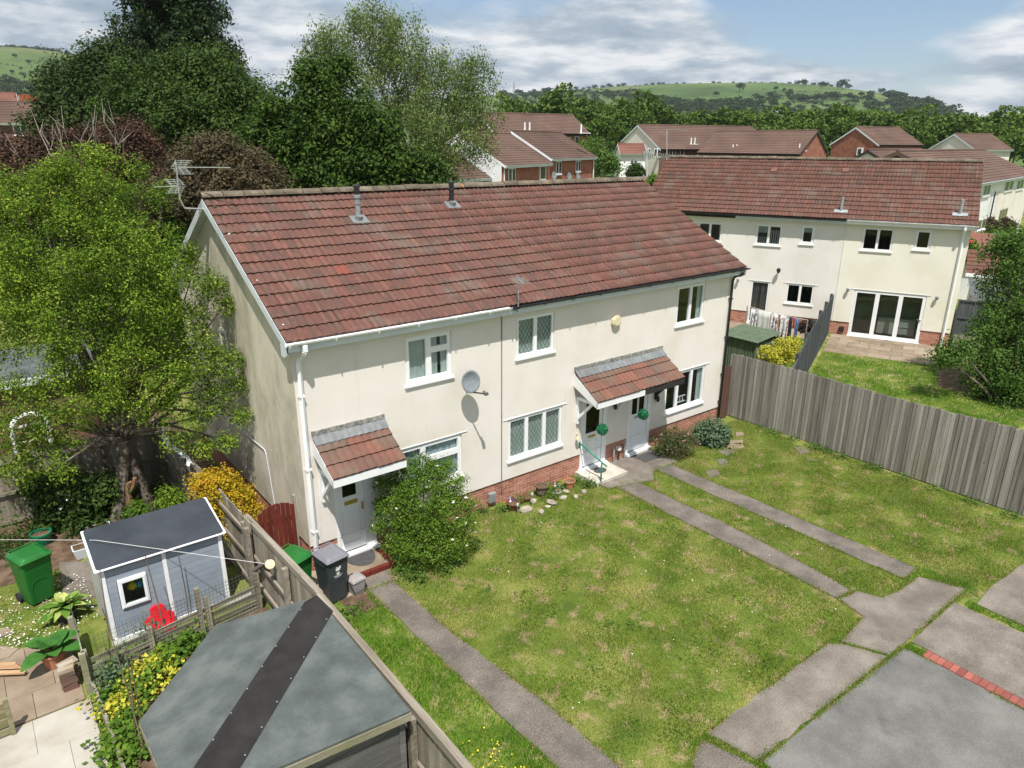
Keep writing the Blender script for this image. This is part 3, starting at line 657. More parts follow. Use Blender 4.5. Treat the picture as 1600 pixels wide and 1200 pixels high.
# roof
rf = G(); 
for a in (0, 1):
    yy = (lambda y: y) if a == 0 else (lambda y: DA-y)
    rf.quad((-VO+.01, yy(-EO), ZT-.025), (LA+VO-.01, yy(-EO), ZT-.025), (LA+VO-.01, yy(DA/2), RZ-.025), (-VO+.01, yy(DA/2), RZ-.025))
    rf.quad((-VO+.01, yy(-EO), ZT-.10), (LA+VO-.01, yy(-EO), ZT-.10), (LA+VO-.01, yy(DA/2), RZ-.10), (-VO+.01, yy(DA/2), RZ-.10))
roofA = rf.build('roof', 'black_paint', H1)
WR = LA+2*VO
tiled_slope(roofA, slopeM(-VO, -EO-.03, ZT-.022, ANG), WR, SL+.0, 14, 'roof_tile', 300, red=at(527, 437, 5.75))
tiled_slope(roofA, slopeM(-VO, DA+EO, ZT-.022, ANG, True, WR), WR, SL, 14, 'roof_tile', 0)
ridge(roofA, -VO-.02, LA+VO, DA/2, RZ+.045, 'ridge_tile')
g = G()   # moss clumps near the left end of the ridge and verge
for k in range(240):
    u = rs.exponential(.55); v = rs.exponential(.5); yy = DA/2-.12-v*.8; xx = -VO+.05+u*.55
    if yy < .3 or xx > 2.6: continue
    zz_ = ZT+(yy+EO)*math.tan(ANG)+.022; s_ = rs.uniform(.008, .024); g.lathe([(s_, 0), (s_*.8, s_*.6), (0.002, s_)], (xx, yy, zz_), 5)
o = g.build('moss_clumps', 'moss', roofA); o['kind'] = 'stuff'
for i, yy in enumerate((2.75, 2.2, 1.35, .95, .15)):
    G().lathe([(.03, 0), (.024, .012), (.004, .018)], (-.05+.07*(i % 2), yy, ZT+(yy+EO)*math.tan(ANG)+.02), 7).build('verge_mortar_dab', 'white_mark', roofA)
# barge boards, fascia, soffit
for s_, mm in ((-1, 'upvc_weathered'), (1, 'upvc_weathered')):
    x0 = -VO if s_ < 0 else LA+VO-.022
    for sd_ in (0, 1):
        q = (lambda y: y) if sd_ == 0 else (lambda y: DA-y)
        zt = lambda y: ZT-.028+(y+EO)*math.tan(ANG)
        G().extx([(q(-EO-.02), zt(-EO-.02)), (q(DA/2), zt(DA/2)), (q(DA/2), zt(DA/2)-.20), (q(-EO-.02), zt(-EO)-.20)], x0, x0+.022).build('bargeboard', mm, H1)
        G().extx([(q(-EO), zt(-EO)-.185), (q(DA/2), zt(DA/2)-.185), (q(DA/2), zt(DA/2)-.2), (q(-EO), zt(-EO)-.2)], *( (x0+.024, -.002) if s_ < 0 else (LA+.002, x0-.002))).build('verge_soffit', 'upvc_weathered', H1)
    # box end of the eaves
    G().extx([(-EO-.02, ZT-.24), (-EO-.02, ZT-.10), (.06, ZT-.10), (.06, SOF-.12), (-.10, SOF-.12)], x0+.002 if s_ < 0 else x0-.004, x0+.024 if s_ < 0 else x0+.018).build('eaves_box_end', 'upvc_weathered', H1)
G().box(-VO+.026, 4.945, -EO-.022, -EO, SOF, ZT-.04).build('fascia', 'upvc_weathered', H1)
G().box(4.95, LA+VO-.026, -EO-.020, -EO, SOF+.004, ZT-.05).build('fascia', 'upvc_weathered', H1)
G().box(-VO+.026, LA+VO-.026, -EO, -.001, SOF-.012, SOF).build('soffit', 'upvc_weathered', H1)
def gutter(par, x0, x1, y, z, m, st=.9, name='gutter'):
    g = G(); half_pipe(g, (x0, y, z), (x1, y, z)); 
    o = g.build(name, m, par, keep=False)
    k = G(); x = x0+.06
    while x < x1:
        k.box(x-.012, x+.012, y-.064, y-.058, z-.03, z+.008); k.box(x-.012, x+.012, y-.064, y+.06, z-.066, z-.058); x += st
    k.build('gutter_bracket', m, o, keep=False); return o
gutter(H1, -VO-.03, 4.98, -EO-.08, ZT-.02, 'upvc'); gutter(H1, 4.99, LA+VO+.06, -EO-.08, ZT-.025, 'black_plastic')
G().box(.10, .19, -EO-.13, -EO-.05, ZT-.22, ZT-.085).build('gutter_outlet', 'upvc', H1, bevel=.008)
G().tube([(.14, -EO-.09, ZT-.22), (.14, -EO-.05, ZT-.28), (.10, -.09, ZT-.42), (.10, -.055, ZT-.5), (.10, -.055, .05)], .052, 4).build('downpipe', 'upvc', H1)
for z in (3.9, 2.35, .95): G().box(.045, .155, -.098, 0, z-.02, z+.02).build('pipe_clip', 'upvc', H1)
G().tube([(LA-.05, -EO-.09, ZT-.09), (LA-.05, -EO-.09, ZT-.17), (LA-.13, -.10, ZT-.30), (LA-.14, -.06, ZT-.42), (LA-.14, -.06, .05)], .036, 10).build('downpipe', 'black_plastic', H1, smooth=True)
for z in (4.1, 2.9, 1.7, .8): G().box(LA-.195, LA-.085, -.1, 0, z-.02, z+.02).build('pipe_clip', 'black_plastic', H1)
G().box(4.935, 4.95, -.022, -.001, .3, SOF).build('party_wall_bead', 'lead', H1)
G().tube([(-.02, 5.6, 1.9), (-.02, 2.2, 2.02), (-.02, 2.1, 1.95), (-.02, 1.9, .65)], .011, 6).build('wall_cable', 'upvc_weathered', H1)
# windows
two = [(0, .5, 0, 1), (.5, 1, 0, 1)]
window(H1, *opsA['w1u'], [(0, .5, 0, 1), (.5, 1, .66, 1), (.5, 1, 0, .66)], backs=[('curtain_grey', 0, 1, .5, 0, .5), ('curtain_grey', .0, 1, .5, .5, .74), ('curtain_grey', .0, 1, .5, .78, 1)], fr=.07)
window(H1, *opsA['w1g'], [(0, .38, 0, 1), (.38, 1, .62, 1), (.38, 1, 0, .62)], backs=[('curtain_blue', 0, 1, 1.2, 0, .97)], fr=.07, lintel=True)
window(H1, *opsA['w2u'], two, lat=True, backs=[('net_curtain', 0, 1, .7, 0, 1)])
window(H1, *opsA['w2g'], [(0, .33, 0, 1), (.33, .67, 0, 1), (.67, 1, 0, 1)], lat=True, backs=[('net_curtain', 0, 1, .6, 0, 1)], lintel=True)
window(H1, *opsA['w3u'], two, backs=[('curtain_grey', 0, 1, 1, .78, 1)])
wg = window(H1, *opsA['w3g'], [(0, .3, 0, 1), (.3, .66, 0, 1), (.66, 1, 0, 1)], backs=[('curtain_grey', 0, 1, 1, .84, 1)], lintel=True)
G().box(11.60, 12.0, .10, .13, 1.30, 1.33).box(11.60, 12.0, .10, .13, 1.12, 1.15).box(11.62, 11.64, .10, .12, 1.12, 1.33).box(11.75, 11.77, .10, .12, 1.12, 1.33).box(11.88, 11.90, .10, .12, 1.12, 1.33).build('chair_back_inside', 'white_paint', wg)
MG = Matrix.Rotation(-math.pi/2, 4, 'Z')   # local -y faces world -x
window(H1, -4.55, -4.0, 3.45, 4.35, [(0, 1, 0, 1)], M=MG, y=-.05, sill=True, gm='dark_glass')
# doors
def door(par, x0, x1, z0, z1, glaz, plate, M=None, panels=(), side=.0, dark='dark_glass', boards=False):
    g = G(M); g.box(x0, x0+.07, .0, .07, z0, z1); g.box(x1-.07-side, x1, .0, .07, z0, z1); g.box(x0+.07, x1-.07-side, .0, .07, z1-.07, z1)
    d = g.build('door', 'upvc', par, keep=False)
    a, b = x0+.075, x1-.075-side
    g = G(M); holed(g, a, b, z0+.05, z1-.075, glaz, .035, .02)
    for (p, q, r_, s_) in panels:
        g.box(p, q, .022, .034, r_, r_+.018); g.box(p, q, .022, .034, s_-.018, s_); g.box(p, p+.018, .022, .034, r_+.018, s_-.018); g.box(q-.018, q, .022, .034, r_+.018, s_-.018)
    if boards:
        n = 7
        for i in range(1, n): xx = a+.08+(b-a-.16)*i/n; g.box(xx-.004, xx+.004, .028, .034, z0+.2, z0+1.05)
    g.build('door_panel', 'upvc', d, keep=False)
    for (p, q, r_, s_) in glaz: G(M).box(p, q, .045, .052, r_, s_).build('pane', dark, d, keep=False)
    if plate: G(M).box(plate[0], plate[1], .018, .034, plate[2], plate[3]).build('letter_plate', plate[4], d, keep=False)
    G(M).box(x0-.03, x1+.03, -.11, .03, z0-.045, z0+.03).build('door_sill', 'upvc', d, keep=False)
    G(M).box(b-.06, b-.035, -.01, .034, z0+.95, z0+1.12).build('door_handle', 'aluminium' if plate and plate[4] != 'brass' else 'brass', d, keep=False)
    G(M).add([(x0, .07, z0), (x1, .07, z0), (x1, .07, z1), (x0, .07, z1), (x0-.3, 1.1, z0), (x1+.3, 1.1, z0), (x1+.3, 1.1, z1), (x0-.3, 1.1, z1)], [(4, 5, 6, 7), (0, 4, 7, 3), (1, 2, 6, 5), (0, 1, 5, 4), (3, 7, 6, 2)]).build('room_interior', 'room_painted_dim', d, keep=False)
    return d
door(H1, .60, 1.50, .13, 2.2, [(.80, 1.11, 1.46, 2.0)], (.83, 1.12, 1.27, 1.36, 'brass'), side=.16, panels=[(.76, 1.15, .35, 1.15)])
door(H1, 7.60, 8.56, .12, 2.2, [(7.80, 8.30, 1.12, 2.02)], (7.90, 8.16, .98, 1.04, 'brass'), side=.08, panels=[(7.82, 8.28, .3, .9), (7.88, 8.22, .38, .82)])
door(H1, 9.40, 10.34, .09, 2.2, [(9.58, 9.80, 1.25, 2.0), (9.86, 10.08, 1.25, 2.0)], (9.70, 9.98, 1.12, 1.19, 'galvanised'), side=.06, panels=[(9.56, 10.12, .25, 1.08)], boards=True)
# porch roofs
def porch(x0, x1, fasc, brk, n_c=3):
    zt, zf, yo = 2.96, 2.42, -.86; ang = math.atan2(zt-zf, -yo); sl = math.hypot(zt-zf, yo)
    g = G(); g.extx([(yo, zf-.03), (0-.002, zt-.03), (0-.002, zt-.2), (yo+.1, zf-.09)], x0+.025, x1-.025)
    P = g.build('porch_roof', 'upvc_weathered', H1)
    tiled_slope(P, slopeM(x0, yo-.03, zf-.028, ang), x1-x0, sl*.985, n_c, 'porch_tile', 300)
    g = G(); 
    n = int((x1-x0)/.075)
    vs = []
    for i in range(n+1):
        xx = x0+(x1-x0)*i/n; b_ = .012*(i % 2); t = .215
        vs += [(xx, -.03, zt+.015+.05+b_), (xx, -t, zt-t*math.tan(ang)+.055+b_)]
    g.add(vs, [(2*i, 2*i+1, 2*i+3, 2*i+2) for i in range(n)]); g.add([(x, -.03, z) for x in (x0, x1) for z in (zt+.04, zt+.15)], [(0, 2, 3, 1)])
    g.build('lead_flashing', 'lead', P)
    G().box(x0, x1, -.045, -.002, zt+.07, zt+.16).build('flashing_upstand', 'mossy_lead', P)
    for a, b, mm in fasc: G().box(a, b, yo-.03, yo-.004, zf-.19, zf-.035).build('porch_fascia', mm, P)
    for xx, mm in ((x0, fasc[0][2]), (x1-.022, fasc[-1][2])):
        G().extx([(yo-.028, zf-.19), (yo-.028, zf-.03), (-.002, zt-.028), (-.002, zt-.36)], xx, xx+.022).build('porch_bargeboard', mm, P)
    for xx, mm in brk:
        b = G(); b.box(xx-.035, xx+.035, -.075, -.001, 1.55, 2.3); b.beam((xx, -.04, 1.68), (xx, yo+.22, zf-.10), .065, .065); b.box(xx-.03, xx+.03, yo+.05, -.08, 2.22, 2.30)
        b.build('bracket', mm, P)
porch(.24, 1.84, [(.24, 1.84, 'upvc')], [(.36, 'upvc'), (1.74, 'upvc')])
porch(7.27, 10.63, [(7.27, 9.02, 'upvc'), (9.025, 10.63, 'black_paint')], [(7.42, 'upvc'), (9.0, 'upvc'), (10.48, 'black_paint')])
# flues
def flue(par, p, h, grey, nm='flue', cap='black_plastic', sc_=1., base='lead'):
    f = G().lathe([(.0625*sc_, -.2), (.0625*sc_, h*.45), (.072*sc_, h*.45), (.072*sc_, h*.5), (.0625*sc_, h*.5), (.0625*sc_, h*.62), (.078*sc_, h*.62), (.078*sc_, h*.7), (.06*sc_, h*.71)], p, 14).build(nm, grey, par)
    G().lathe([(.06*sc_, h*.7), (.06*sc_, h*.8), (.075*sc_, h*.8), (.075*sc_, h*.85), (.055*sc_, h*.86), (.055*sc_, h*.9), (.08*sc_, h*.9), (.08*sc_, h*.96), (.03, h)], p, 14).build('flue_cap', cap, f)
    return f
def on_roofA(x, y, dz=0): return (x, y, ZT+(y+EO)*math.tan(ANG)+dz)
for x_, y_, h_, c_ in ((2.98, 2.94, .82, 'flue_grey'), (5.80, 3.27, .62, 'black_plastic')):
    P_ = on_roofA(x_, y_); f = flue(H1, P_, h_, c_)
    g = G(Matrix.Translation(P_) @ Matrix.Rotation(ANG, 4, 'X')); g.box(-.2, .2, -.17, .14, .03, .052); g.lathe([(.1, .05), (.075, .14)], (0, 0, 0), 12); g.build('flue_flashing', 'lead', f)

# ================================================================== the pale terrace at right, turned to face left
BX, BY, BA = 27.492, -1.222, R(-66.782); GB = .47
H2 = thing('terraced_house', (BX, BY, GB), 'terrace half pale cream and half lemon render with glazed folding doors onto a patio', 'house', rz=BA)
LB = 13.615; SB = 5.35-GB-.03; PB = 1.06-GB
opsB = [(-3.87, -2.70, 4.24-GB, 5.2-GB), (-1.92, -1.31, 4.40-GB, 5.23-GB), (-8.25, -7.14, 4.17-GB, 5.08-GB), (-6.34, -5.78, 4.33-GB, 5.14-GB), (-10.9, -9.77, 4.17-GB, 5.04-GB), (-8.2, -7.38, .55-GB, 2.52-GB), (-6.64, -5.47, 1.64-GB, 2.55-GB), (-3.85, -1.08, .50-GB, 2.55-GB)]
dd = [o for o in opsB if o[3] < 2.2]; 
g = G(); holed(g, -4.55, 0, PB, SB+.12, [o for o in opsB if o[0] > -4.55]); g.build('front_wall', 'render_lemon', H2, keep=False)
g = G(); holed(g, -LB, -4.552, PB, SB+.12, [o for o in opsB if o[0] < -4.55]); g.build('front_wall', 'render_pale', H2, keep=False)
RZB = SB+.20+(RZ-ZT); ZTB = SB+.20
gzb = lambda y: ZTB-.06+(min(y, DA-y)+EO)*math.tan(ANG)-.04
pl = [(0, PB), (DA, PB), (DA, gzb(DA)), (DA/2, gzb(DA/2)), (0, gzb(0))]
g = G(); g.add([(-LB, y, z) for y, z in pl], [(4, 3, 2, 1, 0)]); g.quad((0, DA, -.5), (-LB, DA, -.5), (-LB, DA, SB+.1), (0, DA, SB+.1)); g.build('gable_wall', 'render_pale', H2, keep=False)
G().add([(0, y, z) for y, z in pl], [(0, 1, 2, 3, 4)]).build('gable_wall', 'render_lemon', H2, keep=False)
pp = G(); holed(pp, -LB, 0, -.4, PB-.002, [opsB[5], opsB[7]], .035, .06); pp.quad((-.035, .035, -.4), (-.035, DA, -.4), (-.035, DA, PB), (-.035, .035, PB)); pp.quad((-LB+.035, .035, -.4), (-LB+.035, DA, -.4), (-LB+.035, DA, PB), (-LB+.035, .035, PB)); plB = pp.build('plinth', 'mortar', H2, keep=False)
bricks(plB, -LB, 0, PB-.6, 8, [(-8.2, -7.38, .04, 3), (-3.85, -1.08, .0, 3)], .035, 120)
rf = G()
for a in (0, 1):
    yy = (lambda y: y) if a == 0 else (lambda y: DA-y)
    for dz in (-.025, -.1): rf.quad((-LB-VO+.01, yy(-EO), ZTB+dz), (VO-.01, yy(-EO), ZTB+dz), (VO-.01, yy(DA/2), RZB+dz), (-LB-VO+.01, yy(DA/2), RZB+dz))
roofB = rf.build('roof', 'black_paint', H2, keep=False)
WB = LB+2*VO
tiled_slope(roofB, slopeM(-LB-VO, -EO-.03, ZTB-.022, ANG), WB, SL, 14, 'roof_tile_b', 300)
tiled_slope(roofB, slopeM(-LB-VO, DA+EO, ZTB-.022, ANG, True, WB), WB, SL, 14, 'roof_tile_b', 0)
ridge(roofB, -LB-VO, VO+.02, DA/2, RZB+.045, 'ridge_tile')
for s_ in (-1, 1):
    x0 = -LB-VO if s_ < 0 else VO-.022
    for sd_ in (0, 1):
        q = (lambda y: y) if sd_ == 0 else (lambda y: DA-y); zt = lambda y: ZTB-.028+(y+EO)*math.tan(ANG)
        G().extx([(q(-EO-.02), zt(-EO-.02)), (q(DA/2), zt(DA/2)), (q(DA/2), zt(DA/2)-.20), (q(-EO-.02), zt(-EO)-.20)], x0, x0+.022).build('bargeboard', 'upvc_weathered' if s_ > 0 else 'black_paint', H2, keep=False)
G().box(-4.55, VO-.026, -EO-.022, -EO, SB, ZTB-.05).build('fascia', 'upvc', H2, keep=False)
G().box(-9.18, -4.555, -EO-.022, -EO, SB, ZTB-.05).build('fascia', 'upvc_weathered', H2, keep=False)
G().box(-LB-VO+.026, -9.185, -EO-.022, -EO, SB, ZTB-.05).build('fascia', 'black_paint', H2, keep=False)
G().box(-LB-VO+.026, VO-.026, -EO, -.001, SB-.012, SB).build('soffit', 'upvc_weathered', H2, keep=False)
gutter(H2, -4.55, VO+.02, -EO-.08, ZTB-.02, 'upvc'); gutter(H2, -LB-VO, -4.56, -EO-.09, ZTB-.035, 'black_plastic')
G().box(-.28, -.19, -EO-.13, -EO-.05, ZTB-.2, ZTB-.085).build('gutter_outlet', 'upvc', H2, keep=False)
G().tube([(-.235, -EO-.09, ZTB-.2), (-.235, -.08, ZTB-.42), (-.235, -.055, ZTB-.5), (-.235, -.055, -.1)], .052, 4).build('downpipe', 'upvc', H2, keep=False)
G().box(-4.556, -4.546, -.02, -.001, PB, SB).build('party_wall_bead', 'upvc_weathered', H2, keep=False)
window(H2, *opsB[0], two, gm='dark_glass'); window(H2, *opsB[1], [(0, 1, 0, 1)], gm='dark_glass', fr=.075)
wv = window(H2, *opsB[2], two, backs=[('blind_grey', .6, 1, 0, 0, .5)])
g = G()
for i in range(11): xx = -8.19+i*.095; g.box(xx, xx+.045, .14, .15, opsB[2][2]+.05, opsB[2][3]-.3*(i < 6)-.25)
g.build('vertical_blind', 'blind_grey', wv, keep=False)
window(H2, *opsB[3], [(0, 1, 0, 1)], backs=[('blind_grey', .62, 1, 0, 0, 1)], fr=.075); window(H2, *opsB[4], two, backs=[('curtain_grey', 0, 1, 1, .85, 1)])
window(H2, *opsB[5], [(0, 1, 0, 1)], backs=[('striped_curtain', .02, 1, .8, 0, 1)], lintel=True, name='patio_door', sill=False, fr=.05, gm='glass')
G().box(opsB[5][0]-.03, opsB[5][1]+.03, -.09, .03, opsB[5][2]-.05, opsB[5][2]+.01).build('door_sill', 'upvc', H2, keep=False)
window(H2, *opsB[6], two, gm='glass', lintel=True, room='room_painted_dim')
wf = window(H2, *opsB[7], [(0, 1/3, 0, 1), (1/3, 2/3, 0, 1), (2/3, 1, 0, 1)], lintel=True, name='folding_door', fr=.09, sill=False, gm='glass', room='room_painted_lit')
G().box(-3.88, -1.05, -.07, .03, .03-.06, .03).build('door_sill', 'upvc', wf, keep=False)
G().box(-2.75, -1.3, .55, .8, .15, .85).box(-1.95, -1.4, .5, .54, .2, .45).box(-1.95, -1.4, .5, .54, .5, .75).build('kitchen_units_inside', 'worktop', wf, keep=False)
G().box(-1.2, -1.14, -.04, .02, 1.0, 1.04).box(-1.3, -1.18, -.05, -.03, 1.02, 1.045).build('door_handle', 'aluminium', wf, keep=False)
for x_, y_ in ((-4.88, .21), (-.49, .34)):
    P_ = (x_, y_, ZTB+(y_+EO)*math.tan(ANG)); f = G().lathe([(.055, -.1), (.055, .55), (.065, .56), (.065, .62), (.02, .63)], P_, 10).build('flue', 'galvanised', H2, keep=False)
    G(Matrix.Translation(P_) @ Matrix.Rotation(ANG, 4, 'X')).box(-.27, .27, -.12, .1, .03, .06).build('flue_flashing', 'galvanised', f, keep=False)
for x_, y_ in ((-8.29, 3.03), (-5.17, 3.14)):
    P_ = (x_, y_, ZTB+(y_+EO)*math.tan(ANG)); G(Matrix.Translation(P_) @ Matrix.Rotation(ANG, 4, 'X')).box(-.13, .13, -.16, .16, .03, .075).build('tile_vent', 'porch_tile', roofB, keep=False)
# ================================================================== paving in front
def st(o): tag(o, kind='structure'); return o
st(slab([(.62, -1.3), (1.17, -1.3), (1.22, -3.3), (1.45, -5.6), (1.52, -7.4), (1.78, -11), (1.9, -14), (1.3, -14), (1.05, -9.6), (.80, -6.8), (.70, -4)], -.1, .022, 'path', 'asphalt', .010, .2))
st(slab([(.5, -.8), (1.35, -.8), (1.2, -1.33), (.6, -1.33)], -.1, .018, 'path', 'concrete'))
st(slab([(7.85, -1.05), (8.5, -1.15), (8.52, -4.8), (8.45, -6.2), (8.32, -7.22), (7.86, -7.17), (7.83, -3)], -.1, .022, 'path', 'asphalt', .012))
st(slab([(9.45, -1.0), (10.05, -1.1), (10.12, -4), (10.2, -7.66), (9.6, -7.68), (9.52, -4)], -.1, .022, 'path', 'asphalt', .012))
st(slab([(7.5, .03), (10.4, .03), (10.36, -1.12), (9.3, -1.12), (8.9, -1.5), (8.5, -1.35), (7.6, -1.1)], -.1, .03, 'doorstep_paving', 'concrete', .012))
st(slab([(6.42, -7.78), (3.02, -7.74), (3.20, -8.50), (6.95, -8.60), (6.62, -7.95)], -.1, .024, 'pavement', 'concrete', .014, .18))
st(slab([(7.85, -7.24), (8.4, -7.30), (8.58, -7.72), (9.05, -7.82), (9.89, -7.84), (10.22, -8.60), (7.01, -8.61), (6.68, -7.9), (7.7, -7.80)], -.1, .024, 'pavement', 'concrete', .012, .18))
st(slab([(2.86, -7.78), (3.08, -8.5), (3.06, -12), (1.95, -12), (2.15, -8.6), (2.4, -7.95)], -.1, .022, 'pavement', 'asphalt', .014, .18))
st(slab([(3.24, -8.56), (6.9, -8.65), (7.42, -8.68), (7.42, -16), (3.2, -16)], -.1, .018, 'driveway', 'smooth_asphalt', .006, .3))
st(slab([(7.68, -8.68), (9.55, -8.66), (9.6, -16), (7.68, -16)], -.1, .020, 'driveway', 'concrete', .008, .3))
st(slab([(9.85, -8.95), (10.6, -8.9), (12.2, -9.0), (15.5, -9.0), (15.5, -16), (9.78, -16)], -.1, .022, 'driveway', 'concrete', .012, .25))
bs = G().box(7.43, 7.67, -14.2, -8.95, -.1, .012).build('brick_edging', 'concrete'); tag(bs, kind='structure')
me = G().box(0, .215, 0, .10, 0, .03).data('brick', 'red_tile')
MATS['paver_red'] = mat('paver_red', [(.2, (.20, .06, .05)), (.8, (.33, .11, .085))], scale=4, rnd=.6, bump=.3)
me.materials[0] = MATS['paver_red']
y = -9.06
while y > -14:
    o = bpy.data.objects.new('brick', me); COL.objects.link(o); o.parent = bs; o.location = (7.442+random.gauss(0, .003), y, .0); o.rotation_euler = (0, 0, random.gauss(0, .01)); y -= .112
# red edged doorstep and concrete step
g = G().box(.48, 1.36, -.78, .03, -.1, .115, 0); o = g.build('doorstep', 'sandstone'); tag(o, kind='structure')
me = G().box(0, .205, 0, .10, 0, .115).data('brick', 'gate_red')
for i in range(4):
    b = bpy.data.objects.new('brick', me); COL.objects.link(b); b.parent = o; b.location = (.485+.217*i, -.885, .012)
for i in range(3):
    b = bpy.data.objects.new('brick', me); COL.objects.link(b); b.parent = o; b.rotation_euler = (0, 0, math.pi/2); b.location = (1.465, -.88+.22*i, .012)
tag(G().box(7.45, 8.62, -.82, .03, -.1, .115).build('doorstep', 'pale_concrete', bevel=.012), kind='structure')
def doormat(x0, x1, y0, y1, z, lab, half=False):
    g = G()
    if half: g.prism([(x0+(x1-x0)/2+(x1-x0)/2*math.cos(t), y1-(y1-y0)*math.sin(t)) for t in np.linspace(0, math.pi, 19)], z, z+.012)
    else: g.box(x0, x1, y0, y1, z, z+.012)
    return tag(g.build('doormat', 'mat_grey'), lab, 'doormat')
doormat(.64, 1.30, -.62, -.14, .116, 'half round dark rubber doormat on the red edged step of the left door', True)
doormat(9.55, 10.2, -.62, -.18, .031, 'rectangular dark grey doormat outside the right hand white door')
tag(G().lathe([(.15, 0), (.15, .012)], (8.05, -.33, .116), 18, sx=1.3).build('doormat', 'mat_grey'), 'small oval black doormat on the concrete step behind the green handrail', 'doormat')
# handrails
def handrail(p0, p1, base, lab):
    t = thing('handrail', base, lab, 'handrail')
    p0, p1 = Vector(p0), Vector(p1); G().tube([p0, p0+Vector((0, -.05, 0)), p1], .021, 10).build('rail', 'green_paint', t, smooth=True)
    q = p0.lerp(p1, .82); G().tube([q, (q.x, q.y, base[2])], .021, 10).build('post', 'green_paint', t, smooth=True)
    G().box(p0.x-.03, p0.x+.03, -.012, -.001, p0.z-.12, p0.z+.05).build('wall_plate', 'green_paint', t)
    G().lathe([(.05, 0), (.05, .012)], (q.x, q.y, base[2]), 12).build('foot', 'green_paint', t)
handrail((1.54, -.01, .93), (1.68, -.82, .52), (1.66, -.68, .01), 'green metal handrail beside the left doorstep, half hidden by the white flowered bush')
handrail((7.56, -.01, .92), (7.62, -.98, .60), (7.50, -.82, .01), 'green metal handrail beside the pale concrete step of the middle door')
# wall fittings
g = G(Matrix.Translation((3.83, -.36, 3.52)) @ Matrix.Rotation(R(-16), 4, 'Z') @ Matrix.Rotation(R(-8), 4, 'X'))
dish = thing('satellite_dish', (3.9, 0, 3.4), 'grey oval satellite dish on the cream wall right of the left upstairs window', 'satellite dish')
n = 24; vs = [(0, .07, 0)]; fs = []
for j in range(1, 6):
    rr = j/5
    for k in range(n): t = 2*math.pi*k/n; vs.append((.215*rr*math.cos(t), .07*(1-rr*rr), .26*rr*math.sin(t)))
for k in range(n): fs.append((0, 1+k, 1+(k+1) % n))
for j in range(4):
    for k in range(n): a = 1+j*n+k; b = 1+j*n+(k+1) % n; fs.append((a, a+n, b+n, b))
g.add(vs, fs); d_ = g.build('reflector', 'dish_grey', dish, smooth=True); sm_ = d_.modifiers.new('thickness', 'SOLIDIFY'); sm_.thickness = .008
G().tube([(3.86, -.30, 3.50), (3.87, -.10, 3.44), (3.90, -.01, 3.44)], .018, 8).box(3.85, 3.95, -.012, -.001, 3.36, 3.52).build('wall_bracket', 'flue_grey', dish)
G().beam((3.84, -.34, 3.27), (3.98, -.68, 3.30), .025, .025).build('feed_arm', 'black_plastic', dish)
G().tube([(3.98, -.68, 3.30), (3.965, -.64, 3.36)], [.03, .025], 10).box(3.95, 4.03, -.74, -.66, 3.27, 3.33).build('receiver', 'grey_plastic', dish)
oc = [(8.66+.16*math.cos(R(22.5+45*k)), 4.13+.155*math.sin(R(22.5+45*k))) for k in range(8)]
tag(G().ext(oc, -.10, -.005).ext([(8.66+(x-8.66)*.8, 4.13+(z-4.13)*.8) for x, z in oc], -.115, -.1).build('alarm_box', 'ivory', bevel=.008), 'blank cream octagonal alarm box high on the wall between the upstairs windows', 'alarm box')
def yagi(par, boom0, boom1, els, half, m='aluminium', refl=None, name='aerial_head'):
    g = G(); b0, b1 = Vector(boom0), Vector(boom1); g.beam(b0, b1, .02, .02); d = (b1-b0).normalized(); s_ = d.cross(Vector((0, 0, 1))).normalized()
    for i in range(els):
        p = b0.lerp(b1, (i+1.2)/(els+.6)); g.beam(p-s_*half, p+s_*half, .009, .009, up=(0, 0, 1))
    if refl:
        c = b0
        for sg in (-1, 1):   # the two slatted wings of the corner reflector
            for k in range(4): up = Vector((0, 0, sg*(.02+.038*k))); q = c-d*(.10-.05*k)+up; g.beam(q-s_*refl*.5, q+s_*refl*.5, .022, .012); g.beam(q-d*.02, q+d*.26, .012, .014)
            for w2 in (0, .13, .26): g.beam(c+d*(w2-.10)+Vector((0, 0, sg*.02)), c+d*(w2-.02)+Vector((0, 0, sg*.145)), .016, .014)
    return g.build(name, m, par)
t = thing('television_aerial', (5.2, -.3, 4.98), 'slim television aerial on a short mast clipped to the black gutter', 'aerial')
G().tube([(5.19, -.30, 4.90), (5.19, -.30, 5.72)], .014, 8).box(5.15, 5.23, -.35, -.26, 4.93, 4.97).build('mast', 'flue_grey', t)
yagi(t, (5.24, -.15, 5.66), (5.08, -.62, 5.60), 7, .17)
t = thing('television_aerial', (-.22, DA/2, 7.2), 'pair of silver television aerials on a cranked mast at the left gable peak', 'aerial')
G().tube([(-.17, DA/2, 7.12), (-.55, DA/2-.05, 7.16), (-.62, DA/2-.05, 7.35), (-.60, DA/2-.05, 8.12)], .018, 8).build('mast', 'aluminium', t)
yagi(t, (-.58, 3.92, 8.0), (.28, 3.25, 8.0), 13, .028, refl=.15); yagi(t, (-.60, 3.95, 7.62), (-1.02, 4.27, 7.60), 7, .03, refl=.15)
